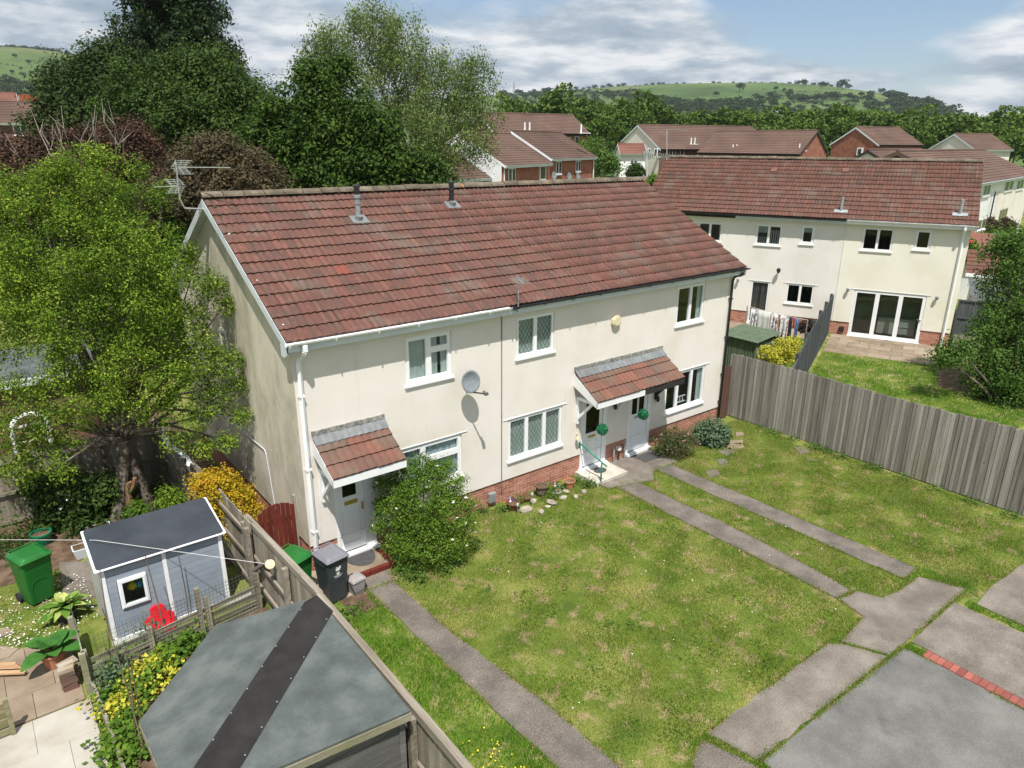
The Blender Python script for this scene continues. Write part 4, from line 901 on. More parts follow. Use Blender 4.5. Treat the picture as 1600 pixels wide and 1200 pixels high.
# box on the brick, gas pipes by the doors, lamps and small things on the wall
tag(G().box(4.52, 4.72, -.09, .02, .16, .40).build('meter_box', 'galvanised', bevel=.008), 'small grey meter box on the brick base below the middle of the cream wall', 'meter box')
for x_, h_ in ((8.85, .42), (9.28, .48)):
    tag(G().tube([(x_, -.06, .02), (x_, -.06, h_), (x_, .02, h_+.03)], .022, 8).build('waste_pipe', 'galvanised'), 'short grey pipe against the brick between the two doors, %s one' % ('left' if x_ < 9 else 'right'), 'pipe')
t = thing('wall_tap_box', (9.06, -.05, .2), 'white cased pipe box low on the brick between the two doors', 'pipe box')
G().box(9.0, 9.12, -.08, .02, .34, .44).build('cover', 'upvc', t); G().tube([(9.06, -.04, .34), (9.06, -.04, .03)], .016, 6).build('pipe', 'black_plastic', t)
def lantern(x, z, lab, m='black_plastic', y=-.07):
    t = thing('wall_lantern', (x, 0, z), lab, 'lantern'); G().lathe([(.02, -.09), (.045, -.07), (.05, .03), (.03, .07), (.008, .12)], (x, y, z), 8).build('lamp', m, t); G().box(x-.025, x+.025, y+.03, -.001, z-.03, z+.03).build('bracket', m, t)
lantern(8.80, 1.72, 'small black lantern on the wall between the two doors'); lantern(10.55, 1.55, 'small dark lantern below the black bracket of the right hand porch')
t = thing('wall_bell', (7.42, -.06, 1.28), 'small ivory bell hanging beside the middle door frame', 'bell'); G().lathe([(.06, 0), (.05, .05), (.02, .09)], (7.40, -.10, 1.12), 10).build('bell', 'ivory', t); G().beam((7.42, 0, 1.24), (7.39, -.13, 1.26), .02, .02).build('bracket', 'ivory', t)
def topiary(px, py, y, lab):
    d = ray(px, py); s_ = (y-CAM[1])/d.y; c = Vector(CAM)+d*s_
    t = thing('topiary_ball', c, lab, 'topiary ball', 'topiary balls hanging under the porch')
    v = rs.normal(size=(420, 3)); v /= np.linalg.norm(v, axis=1)[:, None]; foliage('foliage', np.array(c)+v*.135*rs.uniform(.85, 1.05, (420, 1)), 3, .012, .045, 'topiary', t)
    G().lathe([(.02, -.12), (.10, -.07), (.12, 0), (.10, .07), (.02, .12)], c, 10).build('core', 'topiary', t); G().tube([(c.x, c.y, c.z+.11), (c.x, c.y, 2.26)], .004, 4).build('chain', 'wire', t)
topiary(941, 671, -.72, 'green topiary ball hanging in front of the middle white door'); topiary(1005, 647, -.72, 'green topiary ball hanging before the right hand door with two panes')
# flower border: pots, stones, windmills
def pot(x, y, r_, h, m, lab, name='plant_pot', plant=None, z=.0, hoops=False, cat='plant pot'):
    t = thing(name, (x, y, z), lab, cat)
    G().lathe([(r_*.68, 0), (r_*.98, h*.88), (r_*1.08, h*.88), (r_*1.08, h), (r_*.95, h), (r_*.93, h*.8), (.005, h*.78)], (x, y, z), 16).build('pot', m, t, smooth=False)
    G().lathe([(r_*.93, h*.82), (.01, h*.86)], (x, y, z), 12).build('earth', 'soil', t)
    if hoops:
        for k in (.2, .72): G().lathe([(r_*(.70+.30*k), h*k-.012), (r_*(.72+.30*k), h*k), (r_*(.72+.30*k), h*k+.012)], (x, y, z), 16).build('hoop', 'rubber', t)
    if plant:
        tp = np.array((x, y, z+h))+rs.normal(size=(60, 3))*np.array((r_*.5, r_*.5, .06)); foliage('foliage', tp, 6, .03, .05, plant, t)
    return t
pot(5.98, -.30, .15, .30, 'barrel_wood', 'dark wooden half barrel planter against the brick base', 'barrel_planter', hoops=True)
pot(6.85, -.42, .145, .22, 'terracotta', 'terracotta flower pot nearest to the concrete step')
pot(4.98, -.42, .17, .20, 'glazed_brown', 'glazed brown bowl planter at the left of the border, filled with stones')
pot(5.50, -.30, .13, .13, 'glazed_brown', 'low glossy brown bowl left of the wooden barrel')
def windmill(px, py, y, lab):
    d = ray(px, py); c = Vector(CAM)+d*((y-CAM[1])/d.y); t = thing('toy_windmill', (c.x, c.y, 0), lab, 'toy windmill', 'flag coloured windmills in the border')
    G().tube([(c.x, c.y+.02, 0), (c.x, c.y+.02, c.z)], .007, 5).build('stick', 'upvc', t)
    for k in range(6):
        a = R(60*k+15); b = a+R(42); q = .10; m_ = ('flag_red', 'upvc', 'flag_blue')[k % 3]
        G().add([(c.x, c.y-.02, c.z), (c.x+q*math.cos(a), c.y-.03, c.z+q*math.sin(a)), (c.x+q*.75*math.cos(b), c.y-.05, c.z+q*.75*math.sin(b)), (c.x, c.y-.015, c.z)], [(0, 1, 2)]).build('sail', m_, t)
    G().lathe([(.012, 0), (.012, .02)], (c.x, c.y-.03, c.z), 6).build('hub', 'upvc', t)
windmill(796, 779, -.35, 'toy windmill in red, white and blue above the bowl, leftmost'); windmill(806, 781, -.30, 'toy windmill in red, white and blue close to the meter box side, second from left')
windmill(866, 755, -.25, 'toy windmill in red, white and blue just right of the wooden barrel'); windmill(873, 760, -.33, 'toy windmill in red, white and blue lower of the pair beside the terracotta pot')
for k, (px, py, s_) in enumerate([(822, 797, .16), (846, 800, .09), (862, 786, .13), (880, 778, .10), (900, 776, .08), (832, 782, .10), (870, 770, .12), (912, 768, .09), (884, 768, .09), (856, 792, .07)]):
    c = at(px, py, .03); v = []
    g = G(Matrix.Translation(c) @ Matrix.Rotation(k, 4, 'Z')); n = 7
    g.lathe([(s_*.9, -.03), (s_, .02), (s_*.75, s_*.45), (s_*.3, s_*.6)], (0, 0, 0), 7, sx=1.2, sy=.8)
    for i in range(len(g.v)): g.v[i] = tuple(np.array(g.v[i])+rs.normal(size=3)*s_*.08)
    tag(g.build('border_stone', 'stone'), ''+['large flat stone just right of the brown bowl', 'small stone between the bowl and the low brown dish', 'stone in front of the wooden barrel', 'stone right below the barrel toward the flag windmills', 'small stone midway between barrel and terracotta pot', 'stone tucked behind the low brown dish', 'stone against the bricks right of the barrel', 'small stone touching the concrete step', 'stone just left of the terracotta pot', 'frontmost small stone below the wooden barrel'][k]+' in the flower border', 'stone', 'stones edging the flower border')
tag(G().tube([(5.42, -.62, 0), (5.42, -.62, .34)], .008, 6).lathe([(.03, .30), (.045, .34), (.03, .38), (.005, .4)], (5.42, -.62, 0), 8).build('solar_light', 'galvanised'), 'slim silver solar garden light standing at the front of the border', 'garden light')
tag(G().tube([(4.92, -.68, 0), (4.92, -.68, .24)], .008, 6).lathe([(.03, .20), (.045, .24), (.03, .28), (.005, .3)], (4.92, -.68, 0), 8).build('solar_light', 'galvanised'), 'silver solar garden light in front of the brown bowl', 'garden light')
# stepping stones on the right lawn
for k, poly in enumerate([[(1122, 706), (1140, 700), (1152, 707), (1134, 713)], [(1134, 695), (1158, 693), (1164, 700), (1138, 703)], [(1140, 688), (1162, 688), (1160, 695), (1138, 694)], [(1103, 737), (1120, 734), (1126, 742), (1108, 747)], [(1120, 718), (1132, 717), (1138, 724), (1124, 727)], [(1150, 676), (1161, 676), (1163, 681), (1150, 682)], [(1240, 699), (1256, 699), (1267, 707), (1250, 711)]]):
    pp_ = [at(x, y, 0) for x, y in poly]
    tag(G().prism([(p.x, p.y) for p in pp_], -.03, .02).build('stepping_stone', 'sandstone' if k in (1, 2, 5) else 'concrete'), ['brown stepping stone set in grass, nearest the lavender bush but one', 'broad brown stepping stone beside the lavender bush', 'brown stepping stone tucked just above the broad one', 'pale stepping stone closest to the path by the pink bush', 'small round pale stepping stone between the two bushes and lawn', 'smallest brown stepping stone, farthest up by the fence end', 'square paving slab lying against the foot of the grey fence'][k], 'stepping stone')

# ================================================================== fences
def board_fence(name, p0, p1, h, zf, m, lab, w_=.105, side=1, lean=.0, thick=.014, rails=True, railz=(.35, .95, 1.55), post=1.85, postm=None, topm=None, cat='fence', gravel=True, over=.012):
    p0 = Vector((p0[0], p0[1], 0)); p1 = Vector((p1[0], p1[1], 0)); d = (p1-p0); Lx = d.length; d.normalize(); nrm = Vector((-d.y, d.x, 0))*side
    t = thing(name, (p0.x, p0.y, zf(p0.x, p0.y)), lab, cat)
    mes = [G().box(0, w_, -thick*(.5+.25*k), thick*.5, 0, 1).data('board', m) for k in range(3)]
    n = int(Lx/(w_-over)); a = math.atan2(d.y, d.x)
    for i in range(n):
        s_ = i*(w_-over); q = p0+d*s_; z = zf(q.x, q.y); o = bpy.data.objects.new('board', mes[i % 3]); COL.objects.link(o); o.parent = t
        hh = (h(s_/Lx) if callable(h) else h)+random.gauss(0, .013)
        M = Matrix.Translation((q.x, q.y, z+.04)) @ Matrix.Rotation(a, 4, 'Z') @ Matrix.Rotation(random.gauss(.10, .03), 4, 'Z') @ Matrix.Rotation(random.gauss(0, .004), 4, 'Y') @ Matrix.Diagonal((random.uniform(.92, 1.1), 1, hh, 1))
        o.matrix_basis = Matrix.Translation(-t.location) @ M
    hm = h(.5) if callable(h) else h
    if rails:
        for rz in railz:
            g = G(); k = max(1, int(Lx/1.8))
            for i in range(k):
                a_ = p0+d*(Lx*i/k)+nrm*.05; b_ = p0+d*(Lx*(i+1)/k)+nrm*.05; g.beam((a_.x, a_.y, zf(a_.x, a_.y)+rz*hm/1.85), (b_.x, b_.y, zf(b_.x, b_.y)+rz*hm/1.85), .045, .075)
            g.build('rail', postm or m, t)
    if post:
        k = max(1, int(Lx/1.8))
        for i in range(k+1):
            q = p0+d*(Lx*i/k)+nrm*.09; z = zf(q.x, q.y); hq = (h(i/k) if callable(h) else h)
            G().box(q.x-.045, q.x+.045, q.y-.045, q.y+.045, z-.1, z+hq-.03 if post < 1.9 else z+hq+.05).build('post', postm or m, t)
    if gravel:
        g = G(); k = max(1, int(Lx/1.8))
        for i in range(k):
            a_ = p0+d*(Lx*i/k)-nrm*.012; b_ = p0+d*(Lx*(i+1)/k)-nrm*.012; g.beam((a_.x, a_.y, zf(a_.x, a_.y)+.04), (b_.x, b_.y, zf(b_.x, b_.y)+.04), .03, .15)
        g.build('gravel_board', postm or m, t)
    return t
flat = lambda x, y: 0.
board_fence('board_fence', (14.50, .35), (14.60, -10.2), lambda u: 2.08+.03*math.sin(u*9), flat, 'fence_grey', 'tall weathered grey board fence along the right edge of the front lawn', side=1, gravel=False)
board_fence('side_gate', (13.76, .18), (14.42, .18), 1.75, flat, 'gate_brown', 'dark reddish brown boarded gate between the house corner and grey fence', w_=.11, gravel=False, cat='gate', railz=(.4, 1.5), post=0, side=1)
def Bw(lx, ly): c_, s_ = math.cos(BA), math.sin(BA); return (BX+c_*lx-s_*ly, BY+s_*lx+c_*ly)
board_fence('dark_fence', Bw(-4.62, -.25), Bw(-4.68, -11.5), 1.78, terrain, 'dark_stain', 'charcoal stained fence dividing the two back gardens in front of the pale terrace', w_=.15, side=-1, post=1.95, gravel=False, railz=(.25, .95, 1.7))
wt = lambda x, y: 0.
board_fence('panel_fence', (-7.6, 6.12), (-1.35, 6.12), 1.68, flat, 'fence_weathered', 'weathered board fence with pale rails behind the dark shrub and cherry trunks', side=-1, postm='rail_weathered_x', railz=(.1, .88, 1.72), w_=.12)
board_fence('panel_fence', (-1.35, 6.0), (-1.18, -.2), 1.62, flat, 'fence_weathered', 'old brown fence beside the passage of the cream gable, behind the orange shrub', side=-1, postm='rail_weathered_y', w_=.13, railz=(.3, .95, 1.6))
t = board_fence('panel_fence', (-1.12, .15), (-1.10, -10.5), lambda u: 1.58+.10*sm(u*3), flat, 'fence_weathered', 'weathered grey fence with a crooked top rail between the corner shed and long grass', side=-1, postm='rail_weathered_y', w_=.14, railz=(.35, 1.0))
g = G()
for a_, b_ in (((-1.1, .35, 1.52), (-1.08, -3.2, 1.70)), ((-1.1, -3.2, 1.70), (-1.1, -10.5, 1.68))): g.beam(a_, b_, .10, .12)
g.build('capping_rail', 'rail_weathered_y', t)
G().beam((-1.22, .2, .35), (-1.2, -1.0, 1.25), .07, .06).build('brace', 'rail_weathered_y', t)
# arched gate
gt = thing('arched_gate', (-.4, .62, 0), 'dark red arched wooden gate at the side of the cream house', 'gate'); n = 8
for i in range(n):
    x0 = -.80+.775*i/n; x1 = x0+.775/n-.012; xc = (x0+x1)/2; zz_ = 1.18+.30*math.sqrt(max(0, 1-((xc+.41)/.44)**2))
    G().ext([(x0, .06), (x1, .06), (x1, zz_-.03*(abs(x1+.41) > abs(x0+.41))), (x0, zz_-.03*(abs(x0+.41) > abs(x1+.41)))], .60, .622).build('board', 'gate_red', gt)
for z in (.3, 1.0): G().box(-.8, -.03, .623, .66, z, z+.09).build('ledge', 'gate_red', gt)
tag(G().box(-.04, .04-.045, .58, .66, 0, 1.55).build('gate_post', 'fence_weathered'), 'short brown post where the arched red gate meets the wall', 'post')
tag(G().box(-1.0, -.85, .56, .70, 0, 1.15).build('gate_post', 'gate_brown'), 'stout post on the hidden side of the arched red gate', 'post')

# ================================================================== bins
def wheelie(x, y, rz, m, lab, h=1.06, wd=.56, dp=.66, lidm=None, mark=False, wheel_side=1, sc_=1.):
    t = thing('wheelie_bin', (x, y, 0), lab, 'wheelie bin', rz=rz)
    g = G(); g.frustum((0, 0), wd*.38, dp*.34, wd*.48, dp*.46, .05, h*.90, rnd=.035); b = g.build('body', m, t, keep=False, bevel=.006)
    g = G(); g.frustum((0, 0), wd*.5, dp*.48, wd*.52, dp*.5, h*.88, h*.93, rnd=.03); g.build('rim', m, t, keep=False)
    lm = lidm or m
    g = G(); g.frustum((0, -.01), wd*.52, dp*.53, wd*.5, dp*.5, h*.932, h*.955, rnd=.04); g.frustum((0, -.01), wd*.47, dp*.47, wd*.36, dp*.38, h*.955, h*1.0, rnd=.05); g.build('lid', lm, t, keep=False, bevel=.008)
    G().tube([(-wd*.42, dp*.52, h*.93), (-wd*.42, dp*.60, h*.955), (wd*.42, dp*.60, h*.955), (wd*.42, dp*.52, h*.93)], .014, 8).build('handle', lm, t, keep=False)
    for s_ in (-1, 1):
        G(Matrix.Translation((s_*wd*.44, dp*.36, .10)) @ Matrix.Rotation(math.pi/2, 4, 'Y')).lathe([(.10, -.025), (.10, .025)], (0, 0, 0), 16).build('wheel', 'rubber', t, keep=False)
    # moulded arch and stiffening ribs on the front
    g = G(); r_ = lambda z: dp*(.34+.12*(z-.05)/(h*.85))
    pts = [(-.15, .12), (-.16, .42), (-.12, .52), (-.05, .56), (.05, .56), (.12, .52), (.16, .42), (.15, .12)]
    for (a, za), (c, zc) in zip(pts[:-1], pts[1:]): g.beam((a, -r_(za)-.002, za), (c, -r_(zc)-.002, zc), .012, .012, up=(0, 1, 0))
    g.build('moulding', m, t, keep=False)
    for s_ in (-1, 1): G().box(s_*wd*.46-.02, s_*wd*.46+.02, -dp*.3, dp*.36, h*.80, h*.865).build('side_rib', m, t, keep=False)
    if mark:
        g = G()   # the council's white crest: a dragon over a shield and two lines of small text
        Y = lambda z: -r_(z)-.0035
        S = [(0, .80), (.03, .835), (.07, .83), (.05, .805), (.075, .79), (.04, .775), (.055, .745), (.02, .75), (.0, .72), (-.02, .75), (-.06, .74), (-.035, .775), (-.07, .80), (-.03, .805), (-.045, .84), (-.01, .825)]
        c0 = (0, Y(.78), .78); vs = [c0]+[(x_, Y(z_), z_) for x_, z_ in S]; g.add(vs, [(0, 1+i, 1+(i+1) % len(S)) for i in range(len(S))])
        g.add([(x_, Y(z_), z_) for x_, z_ in ((-.035, .705), (.035, .705), (.03, .665), (0, .645), (-.03, .665))], [(0, 4, 3, 2, 1)])
        g.build('crest', 'white_mark', t, keep=False)
        for i_, (txt, z_) in enumerate((('CAERDYDD', .625), ('CARDIFF', .597))):
            cu = bpy.data.curves.new('lettering', 'FONT'); cu.body = txt; cu.size = .034; cu.align_x = 'CENTER'; cu.extrude = .0005
            o_ = bpy.data.objects.new('lettering_curve', cu); me_ = bpy.data.meshes.new_from_object(o_); bpy.data.objects.remove(o_)
            o = bpy.data.objects.new('lettering', me_); COL.objects.link(o); o.parent = t; o.location = (0, Y(z_), z_); o.rotation_euler = (R(90), 0, 0); me_.materials.clear(); me_.materials.append(MATS['white_mark']); o['kind'] = 'stuff'
    return t
wheelie(-.03, -1.10, R(8), 'bin_black', 'black wheelie bin with grey lid and white council crest by the left doorstep', h=1.07, wd=.50, dp=.56, lidm='lid_grey', mark=True)
wheelie(-.60, -.66, R(20), 'bin_green', 'green wheelie bin behind the weathered fence, in front of the arched red gate', h=1.04, wd=.52, dp=.6)
wheelie(-4.62, 2.38, R(20), 'bin_green', 'green wheelie bin standing on the daisy lawn at the far left', h=1.08, wd=.56, dp=.6)
t = thing('food_caddy', (.42, -1.16, 0), 'small grey food waste caddy beside the black wheelie bin', 'caddy', rz=R(10))
G().frustum((0, 0), .125, .12, .155, .15, 0, .30, rnd=.03).build('body', 'caddy_grey', t, keep=False, bevel=.005); G().frustum((0, 0), .165, .165, .15, .15, .30, .335, rnd=.03).frustum((0, 0), .13, .13, .10, .10, .335, .36, rnd=.03).build('lid', 'caddy_grey', t, keep=False, bevel=.006)
G().tube([(-.16, -.02, .28), (-.15, -.17, .12), (-.13, -.165, .08)], .008, 6).tube([(.16, -.02, .28), (.15, -.17, .12), (.13, -.165, .08)], .008, 6).tube([(-.13, -.165, .08), (.13, -.165, .08)], .008, 6).build('handle', 'rubber', t, keep=False)

# ================================================================== left garden
st(G().prism([(-8, 3.3), (-3.9, 3.3), (-3.2, 3.9), (-1.45, 3.7), (-1.45, 6.05), (-8, 6.05)], -.05, .012).build('soil_bed', 'soil'))
st(G().prism([(-1.4, 1.3), (-.05, 1.3), (-.05, 13), (-2.1, 13), (-2.1, 6.2), (-1.4, 6.2)], -.05, .01).build('passage_soil', 'soil'))
st(G().prism([(-1.05, -1.25), (.45, -1.25), (.45, .55), (-1.05, .55)], -.05, .014).build('side_paving', 'sandstone'))
st(G().prism([(.02, -1.9), (.6, -1.9), (.58, -1.26), (.02, -1.26)], -.05, .006).build('bare_earth', 'soil'))
# pale paved terrace bottom left
pt_ = tag(G().box(-9, -4.28, -8, -1.22, -.08, .0).build('patio', 'mortar'), kind='structure'); pt_.data.materials[0] = MATS['pale_paving']
def pavers(par, x0, x1, y0, y1, z, nx, ny, m, gap=.008, off=True, M=None, name='paving_slab'):
    mes = G().box(0, 1, 0, 1, 0, .03).data(name, m); dx, dy = (x1-x0)/nx, (y1-y0)/ny
    for j in range(ny):
        x = x0-(dx/2 if off and j % 2 else 0)
        while x < x1-.05:
            a, b = max(x, x0), min(x+dx, x1)
            o = bpy.data.objects.new(name, mes); COL.objects.link(o); o.parent = par
            o.matrix_basis = (M or Matrix()) @ Matrix.Translation((a+gap/2, y0+dy*j+gap/2, z+random.gauss(0, .0015))) @ Matrix.Diagonal((b-a-gap, dy-gap, 1, 1)); x += dx
pavers(pt_, -9, -4.28, -5.2, -1.22, .002, 6, 5, 'pale_paving', gap=.005)
o = tag(G().box(-9, -4.32, -1.2, .9, -.08, -.004).build('path', 'soil'), kind='structure'); pavers(o, -9, -4.34, -1.18, .85, -.002, 7, 3, 'sandstone')
o = tag(G().box(-4.3, -3.8, .9, 4.0, -.08, -.004).build('path', 'soil'), kind='structure'); o.data.materials[0] = MATS['concrete']
G_ = G().prism([(-4.25, 1.9), (-3.75, 1.75), (-3.55, 3.2), (-4.15, 3.6)], -.05, .02).build('path', 'concrete'); st(G_)
# paving slabs lying on the lawn at the left edge
for k, (poly, lab) in enumerate([([(0, 985), (14, 983), (20, 991), (0, 998)], 'brown slab lying at the far left edge of the daisy lawn'), ([(0, 1012), (30, 1016), (14, 1030), (0, 1034)], 'larger slanting slab below the daisy lawn at the left edge'), ([(12, 866), (24, 868), (26, 880), (14, 880)], 'small brown slab half hidden by the green bin')]):
    pp_ = [at(x, y, 0) for x, y in poly]; tag(G().prism([(p.x, p.y) for p in pp_], -.02, .045).build('paving_slab', 'sandstone'), lab, 'slab')
for k in range(6):
    a_ = at(-4+3*k, 1041+2.6*k, .10+.0*k); tag(G().beam(a_+Vector((-.3, .25, 0)), a_+Vector((.25, -.12, 0)), .07, .03).build('wooden_plank', 'plank_fresh'), ['topmost', 'second from top', 'third from top', 'third from bottom', 'second from bottom', 'lowest'][k]+' of the loose orange brown planks fanned at the left edge', 'plank', 'loose planks at the left edge')
# slatted planter side, bottom left
t = thing('slatted_planter', (-5.45, -1.35, 0), 'mossy slatted wooden planter cut off by the left edge', 'planter')
P0 = at(0, 1150, .0); 
for k in range(4): G().box(-5.75, -5.33, -1.36, -1.335, .06+.15*k, .17+.15*k).build('slat', 'mossy_rail', t)
G().box(-5.34, -5.28, -1.38, -1.31, 0, .68).build('post', 'mossy_rail', t)
# playhouse
sh = thing('playhouse', (-2.7, .5, 0), 'blue grey boarded playhouse with white trim and dark felt roof', 'playhouse')
X0, X1, Y0, Y1 = -3.70, -1.70, .02, 1.02; zf_, zb_ = 1.50, 1.74
for k in range(12):
    z0 = .06+k*.118
    if z0 < zf_:
        for a, b in ((X0+.04, -3.50), (-3.02, -2.74), (-2.66, X1-.04)) if .62 < z0+.06 < 1.27 else ((X0+.04, -2.74), (-2.66, X1-.04)):
            G().ext([(a, z0), (b, z0), (b, min(z0+.112, zf_)), (a, min(z0+.112, zf_))], Y0-.006, Y0+.012).build('plank', 'shed_blue', sh)
for k in range(13):
    z0 = .06+k*.118
    if z0 < 1.6: G().box(X0-.006, X0+.012, Y0+.04, Y1-.03, z0, z0+.112).build('plank', 'shed_blue', sh)
G().box(X0+.015, X1, Y1-.02, Y1, 0, 1.66).box(X1-.02, X1, Y0+.02, Y1, 0, 1.5).box(X0+.02, X1-.02, Y0+.04, Y1-.04, .0, .06).build('back_walls', 'shed_blue', sh)
for (a, b, c, d) in ((X0-.02, X0+.05, Y0-.025, Y0+.045), (X1-.05, X1+.02, Y0-.025, Y0+.045), (-2.735, -2.665, Y0-.018, Y0+.01), (X0-.02, X0+.05, Y1-.05, Y1+.02)): G().box(a, b, c, d, 0, zf_+.02).build('corner_trim', 'white_paint', sh)
G().box(X0-.05, X1+.55, -.03, Y0-.028, -.0, .10).build('base_board', 'white_paint', sh)
rw = window(sh, -3.49, -3.03, .655, 1.235, [(0, 1, 0, 1)], M=Matrix.Translation((2.7, -.5, 0)), y=Y0-.04, sill=False, fr=.045, fm='white_paint', gm='glass', dy=.0, bd=.3, room='worktop')
g = G(); c4 = [(X0-.10, Y0-.10, zf_+.03), (X1+.10, Y0-.10, zf_+.03), (X1+.10, Y1+.10, zb_+.03), (X0-.10, Y1+.10, zb_+.03)]
g.add(c4+[(x_, y_, z_+.035) for x_, y_, z_ in c4], [(0, 3, 2, 1), (4, 5, 6, 7), (0, 1, 5, 4), (1, 2, 6, 5), (2, 3, 7, 6), (3, 0, 4, 7)]); rf_ = g.build('roof', 'white_paint', sh, bevel=.015)
def rl(u, v): return (c4[0][0]+(c4[1][0]-c4[0][0])*u, c4[0][1]+(c4[3][1]-c4[0][1])*v, c4[0][2]+(c4[3][2]-c4[0][2])*v+.040)
pts = []
for cu, cv, t0 in ((.955, .07, -90), (.955, .94, 0), (.045, .94, 90), (.045, .07, 180)):
    for k in range(5): t_ = R(t0+22.5*k); pts.append(rl(cu+.028*math.cos(t_), cv+.055*math.sin(t_)))
G().add(pts, [tuple(range(len(pts)))]).build('roof_felt', 'felt_navy', rf_)
for (px, py), m_, s_ in (((206, 915), 'yellow_toy', .09), ((218, 912), 'blue_toy', .07), ((200, 905), 'green_toy', .05), ((225, 908), 'yellow_toy', .05)):
    d = ray(px, py); c = Vector(CAM)+d*((.17-CAM[1])/d.y); g = G(); g.lathe([(.01, -s_), (s_*.8, -s_*.5), (s_, 0), (s_*.7, s_*.6), (.01, s_)], c, 10)
    tag(g.build('soft_toy', m_, smooth=True), {'yellow_toy': 'yellow soft toy inside the playhouse window, %s' % ('large one' if s_ > .08 else 'small one at right'), 'blue_toy': 'blue soft toy in the middle of the playhouse window', 'green_toy': 'green soft toy at the left inside the playhouse window'}[m_], 'toy')
# red swing seat leaning on the playhouse
t = thing('swing_seat', (-2.98, -.12, .12), 'red plastic toddler swing seat propped against the front of the playhouse', 'swing seat')
sp = [(-.24, 0), (-.26, .20), (-.20, .26), (-.13, .28), (-.12, .40), (-.07, .45), (.07, .45), (.12, .40), (.13, .28), (.20, .26), (.26, .20), (.24, 0)]
g = G(Matrix.Translation((-2.96, -.16, .10)) @ Matrix.Rotation(R(-14), 4, 'X')); g.ext(sp, 0, .05); g.build('back', 'red_plastic', t, bevel=.015)
G().prism([(-3.16, -.34), (-2.76, -.34), (-2.74, -.14), (-3.18, -.14)], .10, .16).build('seat', 'red_plastic', t, bevel=.015)
G(Matrix.Translation((-2.96, -.17, .10)) @ Matrix.Rotation(R(-14), 4, 'X')).box(-.09, -.06, -.012, .0, .06, .17).box(.05, .08, -.012, 0, .06, .17).build('strap', 'rubber', t)
# slatted pallet fence with posts around the bed
t = thing('slatted_fence', (-4.2, -.75, 0), 'low mossy slatted fence of rails between the playhouse and planted bed', 'fence')
Pa, Pb = Vector((-4.22, -.98, 0)), Vector((-1.28, -.62, 0)); 
for sec in range(3):
    a_ = Pa.lerp(Pb, sec/3+.01); b_ = Pa.lerp(Pb, (sec+1)/3-.01)
    for k in range(4):
        z = .10+k*.145; G().beam(a_+Vector((0, 0, z+random.gauss(0, .006))), b_+Vector((0, 0, z+random.gauss(0, .012))), .022, .09).build('rail', 'rail_weathered_x', t)
for u, h_ in ((0, .78), (.333, .70), (.62, 1.05), (.667, .8), (.985, .85)): q = Pa.lerp(Pb, u); G().box(q.x-.04, q.x+.04, q.y-.06, q.y+.02, 0, h_).build('post', 'rail_weathered_x', t)
t2 = thing('slatted_fence', (-4.28, .0, 0), 'short slatted fence running back from the mossy corner post by the flower pots', 'fence')
for k in range(4): G().beam((-4.24, -.95, .10+k*.145), (-4.20, .35, .10+k*.145), .022, .09).build('rail', 'rail_weathered_x', t2)
for y_ in (-1.05, .36): G().box(-4.30, -4.21, y_-.04, y_+.04, 0, .78 if y_ < 0 else .62).build('post', 'rail_weathered_x', t2)
# wire mesh in front of the playhouse
mw = thing('wire_fence', (-3.0, -.8, 0), 'thin wire mesh panel standing on the slatted fence before the playhouse', 'wire fence')
g = G()
for i in range(46):
    q = Pa.lerp(Pb, .06+.94*i/45); g.beam((q.x, q.y-.06, .12), (q.x, q.y-.06, 1.02), .0045, .0045)
for k in range(12): a_ = Pa.lerp(Pb, .06); g.beam((a_.x, a_.y-.06, .14+k*.075), (Pb.x, Pb.y-.06, .14+k*.075), .0045, .0045)
o = g.build('mesh_wire', 'wire', mw)
g = G()
for i in range(10): g.beam((-4.22, -.6+i*.1, .6), (-4.22, -.6+i*.1, 1.0), .003, .003)
for i in range(6): g.beam((-4.22, -.6, .62+i*.07), (-4.22, .3, .62+i*.07), .003, .003)
g.build('mesh_wire', 'wire', mw)
# bean canes
t = thing('bean_canes', (-3.7, -2.4, 0), 'tall thin brown canes and wires standing in the planted bed', 'garden canes')
for (a, b, c, d, zt_) in ((228, 1190, 205, 1040, 1.5), (232, 1200, 160, 950, 2.1), (214, 1170, 196, 1010, 1.6), (296, 970, 279, 868, 1.75), (262, 1010, 226, 865, 1.9), (176, 1060, 156, 890, 1.7)):
    p = at(a, b, .0); q = ptd(c, d, (p-Vector(CAM)).dot(_f)-.5)
    G().tube([p, p.lerp(q, .5)+Vector((.02, .02, 0)), q], [.011, .010, .007], 6).build('cane', 'cane', t)
# raised bed
st(G().prism([(-4.1, -.98), (-1.2, -.7), (-1.2, -3.3), (-4.1, -5.5)], -.05, .10).build('bed_soil', 'soil'))
for k, (a_, b_, lab) in enumerate([((-4.20, -1.12, .12), (-4.16, -2.15, .12), 'weathered sleeper edging the planted bed beside the pale patio, upper'), ((-4.16, -2.17, .12), (-4.10, -5.6, .12), 'weathered sleeper edging the planted bed beside the pale patio, lower'), ((-4.05, -2.42, .13), (-3.0, -2.15, .13), 'pale plank lying across the planted bed near the green roofed shed')]):
    tag(G().beam(a_, b_, .05, .22 if k < 2 else .05).build('bed_edging', 'rail_weathered_y' if k < 2 else 'plank_fresh'), lab, 'edging board')
